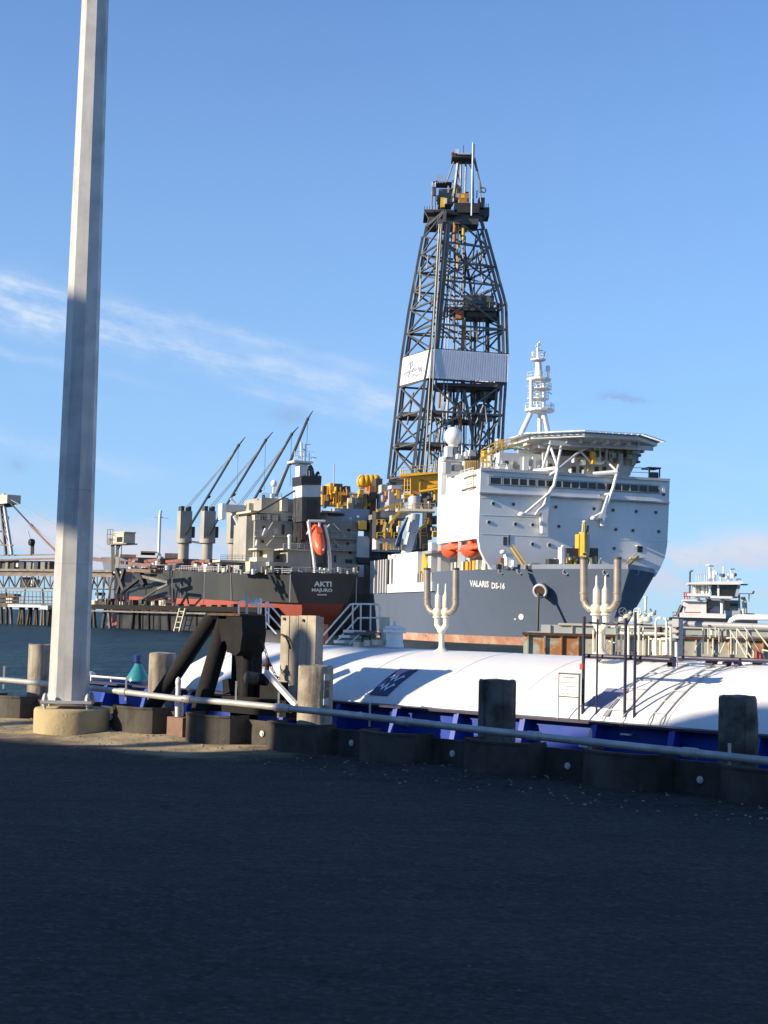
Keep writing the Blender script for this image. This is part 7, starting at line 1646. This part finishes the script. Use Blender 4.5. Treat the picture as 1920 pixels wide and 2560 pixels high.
for x0, y0, x1, y1, m_ in ((340, 1382, 395, 1394, 'ship_white'), (352, 1378, 388, 1388, 'dock_brown'), (412, 1383, 446, 1396, 'dock_brown'), (300, 1386, 340, 1394, 'dock_brown'), (392, 1390, 401, 1398, 'ship_white')):
    mb = MB(); mb.pbox(x0, y0, x1, y1, FY(519), 8); mb.build('hatch_house', m_, gs)

# ================================================================== RUSTY BARGE AND TUG on the right
YB = 62
rb_ = thing('deck_barge', 'long pale barge with rust streaked side behind the tank manifold', 'barge', P(1600, 1600, FY(YB))); rb_.location.z = WZ
BN = V3((-.12, -1, 0)).normalized(); BP = (P(1310, 1590, FY(YB)), BN)
zt = P(1320, 1582, BP).z
def bp2(x, z, o=0): p = P(x, 1580, (BP[0] - BN * o, BN)); return V3((p.x, p.y, z))
mb = MB(); mb.prism([bp2(1309, -2.9), bp2(2300, -2.9), bp2(2300, zt), bp2(1309, zt)], -BN * 11); mb.build('hull', 'barge_rust', rb_)
zc_ = P(1360, 1562, BP).z
mb = MB(); mb.prism([bp2(1352, zt, .5), bp2(2290, zt, .5), bp2(2290, zc_, .5), bp2(1352, zc_, .5)], -BN * 9); mb.build('cargo_box', 'barge_pale', rb_)
mb = MB(); mb.prism([bp2(1306, zt - .1, -.12), bp2(2302, zt - .1, -.12), bp2(2302, zt + .02, -.12), bp2(1306, zt + .02, -.12)], -BN * .3); mb.build('rubbing_bar', 'dark_rust', rb_)
mb = MB(); mb.prism([bp2(1395, zc_, .4), bp2(2290, zc_, .4), bp2(2290, zc_ + .09, .4), bp2(1395, zc_ + .09, .4)], -BN * 4); mb.build('cargo_lid', 'cream_paint', rb_)
for i in range(16):
    x = 1320 + i * 42; mb = MB(); mb.bar(bp2(x, -2.8, -.05), bp2(x, zt - .1, -.05), .10, .06); mb.build('side_frame', 'barge_rust', rb_)
for i in range(12):
    x = 1375 + i * 55; mb = MB(); mb.bar(bp2(x, zt, .46), bp2(x, zc_, .46), .06, .05); mb.build('box_frame', 'barge_pale', rb_)

tug = thing('tugboat', 'white push tug with tall wheelhouse beyond the pipes on the right', 'tugboat', P(1770, 1560, FY(150))); tug.location.z = WZ
TY = 150
def k2p(x, y): return (1650 + x / 6.144, 1380 + y / 6.144)
TN = V3((-.18, -.98, 0)).normalized()
def TP(o=0): return (V3((P(1770, 1500, FY(TY)).x, TY, 0)) - TN * o, TN)
def tbox(x0, y0, x1, y1, o, dep, mat, name):
    mb = MB(); mb.pbox(*k2p(x0, y0), *k2p(x1, y1), TP(o), dep); return mb.build(name, mat, tug)
def tpr(pts, o, dep, mat, name):
    mb = MB(); mb.pprism([k2p(*p) for p in pts], TP(o), dep); return mb.build(name, mat, tug)
def ttb(pts, r, o, mat, name, n=8):
    mb = MB(); q = [P(*k2p(*p), TP(o)) for p in pts]
    for a, b in zip(q, q[1:]): mb.tube(a, b, rpx(r, q[0]), n)
    return mb.build(name, mat, tug, smooth=True)
zz = P(*k2p(600, 1010), TP()).z
mb = MB(); q = [P(*k2p(x, 1000), TP(0)) for x in (150, 1500)]
mb.hexa([V3((q[0].x, q[0].y, WZ - .6)), V3((q[1].x, q[1].y, WZ - .6)), V3((q[1].x, q[1].y, WZ - .6)) - TN * 9, V3((q[0].x, q[0].y, WZ - .6)) - TN * 9, V3((q[0].x, q[0].y, zz)), V3((q[1].x, q[1].y, zz)), V3((q[1].x, q[1].y, zz)) - TN * 9, V3((q[0].x, q[0].y, zz)) - TN * 9]); mb.build('hull', 'black_paint', tug)
tbox(300, 940, 1010, 1150, .5, 5, 'tug_white', 'deck_house'); tbox(370, 752, 712, 945, .8, 5, 'tug_white', 'upper_house'); tbox(345, 733, 712, 758, .4, 5.6, 'tug_white', 'upper_deck'); tbox(370, 920, 620, 942, .75, .2, 'red_paint', 'red_stripe')
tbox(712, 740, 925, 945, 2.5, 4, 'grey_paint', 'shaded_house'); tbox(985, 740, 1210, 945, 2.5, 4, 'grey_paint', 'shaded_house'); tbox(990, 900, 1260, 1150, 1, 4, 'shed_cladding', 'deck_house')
tpr([(760, 900), (840, 830), (900, 830), (920, 900), (920, 940), (760, 940)], 2.2, .4, 'shed_cladding', 'stair_panel'); tbox(1060, 860, 1200, 895, 2.3, .3, 'shed_cladding', 'vent_panel'); tbox(1080, 790, 1200, 830, 2.3, .3, 'dark_steel', 'vent_panel')
ttb([(733, 750), (733, 940)], 1.6, 2.0, 'rust_orange', 'pillar'); ttb([(1014, 740), (1014, 920)], 1.8, 2.0, 'rust_orange', 'pillar'); ttb([(955, 715), (955, 945)], 4.4, .6, 'tug_white', 'stack'); ttb([(700, 715), (830, 760)], 1.8, 1.5, 'dock_brown', 'brace')
tbox(430, 638, 775, 680, -.2, 6, 'tug_white', 'bridge_deck'); tbox(778, 678, 1112, 714, -.6, 6.5, 'tug_white', 'bridge_deck')
tpr([(770, 512), (880, 512), (888, 660), (800, 660)], .3, 3, 'glass_dark', 'side_window'); tpr([(905, 505), (1190, 510), (1155, 672), (920, 668)], .2, 3.2, 'glass_dark', 'front_window')
tpr([(878, 505), (910, 505), (908, 675), (882, 675)], .05, .3, 'tug_white', 'window_post'); tpr([(1190, 515), (1235, 515), (1198, 685), (1150, 680)], .1, 3, 'shed_cladding', 'wheelhouse_side'); tpr([(770, 510), (790, 510), (760, 660), (735, 660)], .1, 1, 'tug_white', 'window_post'); tbox(880, 660, 1200, 700, .5, 3, 'tug_white', 'wheelhouse_base')
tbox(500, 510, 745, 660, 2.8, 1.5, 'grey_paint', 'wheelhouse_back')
for x in (518, 540, 650, 668, 715): ttb([(x, 510), (x, 650)], 2.0, .5, 'tug_white', 'pillar')
for x in (585, 690): ttb([(x, 560), (x, 650)], 3.0, .8, 'tug_white', 'deck_drum')
tpr([(420, 470), (700, 452), (1275, 448), (1275, 480), (1225, 500), (430, 497)], -.5, 5.5, 'tug_white', 'wheelhouse_roof'); tbox(1180, 490, 1355, 500, 0, 3, 'dark_steel', 'visor')
for pts, r, m_, nm in (([(770, 450), (765, 235)], 4.2, 'tug_white', 'mast'), ([(710, 215), (755, 200)], 3, 'tug_white', 'radar'), ([(760, 212), (825, 218)], 1.2, 'dark_steel', 'radar'), ([(828, 450), (828, 300)], 4.6, 'tug_white', 'light_post'), ([(800, 300), (855, 300)], 2.6, 'tug_white', 'light_bar'), ([(930, 450), (925, 330)], 2.8, 'tug_white', 'light_post'), ([(975, 330), (975, 220)], 1.8, 'tug_white', 'antenna'), ([(1095, 450), (1092, 280)], 2.6, 'tug_white', 'light_post'), ([(1085, 265), (1150, 262)], 1.2, 'dark_steel', 'radar'), ([(1122, 400), (1122, 335)], 4.2, 'tug_white', 'light_post'), ([(1050, 450), (1052, 330)], 2.2, 'tug_white', 'light_post'), ([(455, 640), (462, 300)], 2.2, 'dark_steel', 'pole'), ([(462, 300), (510, 288)], 1.6, 'dark_steel', 'pole'), ([(470, 300), (490, 278)], 1.6, 'dark_steel', 'pole'), ([(585, 400), (580, 60)], .5, 'pale_grey', 'whip_antenna'), ([(620, 400), (618, 60)], .5, 'pale_grey', 'whip_antenna'), ([(1075, 260), (1070, 90)], .5, 'pale_grey', 'whip_antenna'), ([(1210, 640), (1430, 640)], 1.0, 'pale_grey', 'wing_rail'), ([(1425, 640), (1445, 600)], 2.4, 'pale_grey', 'search_light'), ([(1368, 640), (1368, 770)], 1.6, 'pale_grey', 'wing_post'), ([(1400, 640), (1390, 700)], 1, 'pale_grey', 'wing_post'), ([(1215, 650), (1222, 940)], 2.6, 'grey_paint', 'exhaust'), ([(1255, 690), (1280, 780), (1282, 945)], 3, 'cream_paint', 'exhaust'), ([(1290, 690), (1318, 780), (1322, 945)], 3, 'grey_paint', 'exhaust'), ([(340, 820), (265, 990)], 5.5, 'black_paint', 'bow_brace'), ([(360, 625), (440, 628)], 1.2, 'red_paint', 'rail'), ([(375, 628), (375, 725)], 1.4, 'red_paint', 'rail'), ([(400, 628), (425, 725)], 1.2, 'red_paint', 'rail'), ([(455, 628), (455, 725)], 1.2, 'red_paint', 'rail'), ([(360, 680), (470, 680)], 1.2, 'red_paint', 'rail'), ([(180, 920), (270, 925)], 1.2, 'grey_paint', 'bow_rail'), ([(195, 920), (195, 1000)], 1.4, 'grey_paint', 'bow_rail'), ([(240, 960), (190, 975)], 3, 'grey_paint', 'bow_locker'), ([(1300, 950), (1450, 955)], 2, 'dark_steel', 'aft_deck')):
    ttb(pts, r, .8 if nm != 'rail' else .5, m_, nm)
for x in (560, 600, 635, 690, 720): ttb([(x, 445), (x, 340)], 1.3, 0, 'pale_grey', 'roof_rail')
ttb([(550, 335), (730, 338)], 1.2, 0, 'pale_grey', 'roof_rail'); ttb([(1180, 445), (1180, 415), (1250, 418)], 1.2, 0, 'dark_steel', 'roof_rail')
for x, y, r in ((970, 360, 5), (1155, 350, 4.5), (1020, 395, 4), (870, 330, 4)):
    c = P(*k2p(x, y), TP(.5)); mb = MB(); mb.sphere(c, rpx(r, c), 10, 7); mb.build('search_light', 'dark_steel' if r > 4 else 'tug_white', tug, smooth=True)
c = P(*k2p(578, 718), TP(.3)); mb = MB(); mb.sphere(c, rpx(5, c), 10, 7, (1.4, 1, .7)); mb.build('life_raft', 'tug_white', tug, smooth=True)
print('OBJS', len(bpy.data.objects))
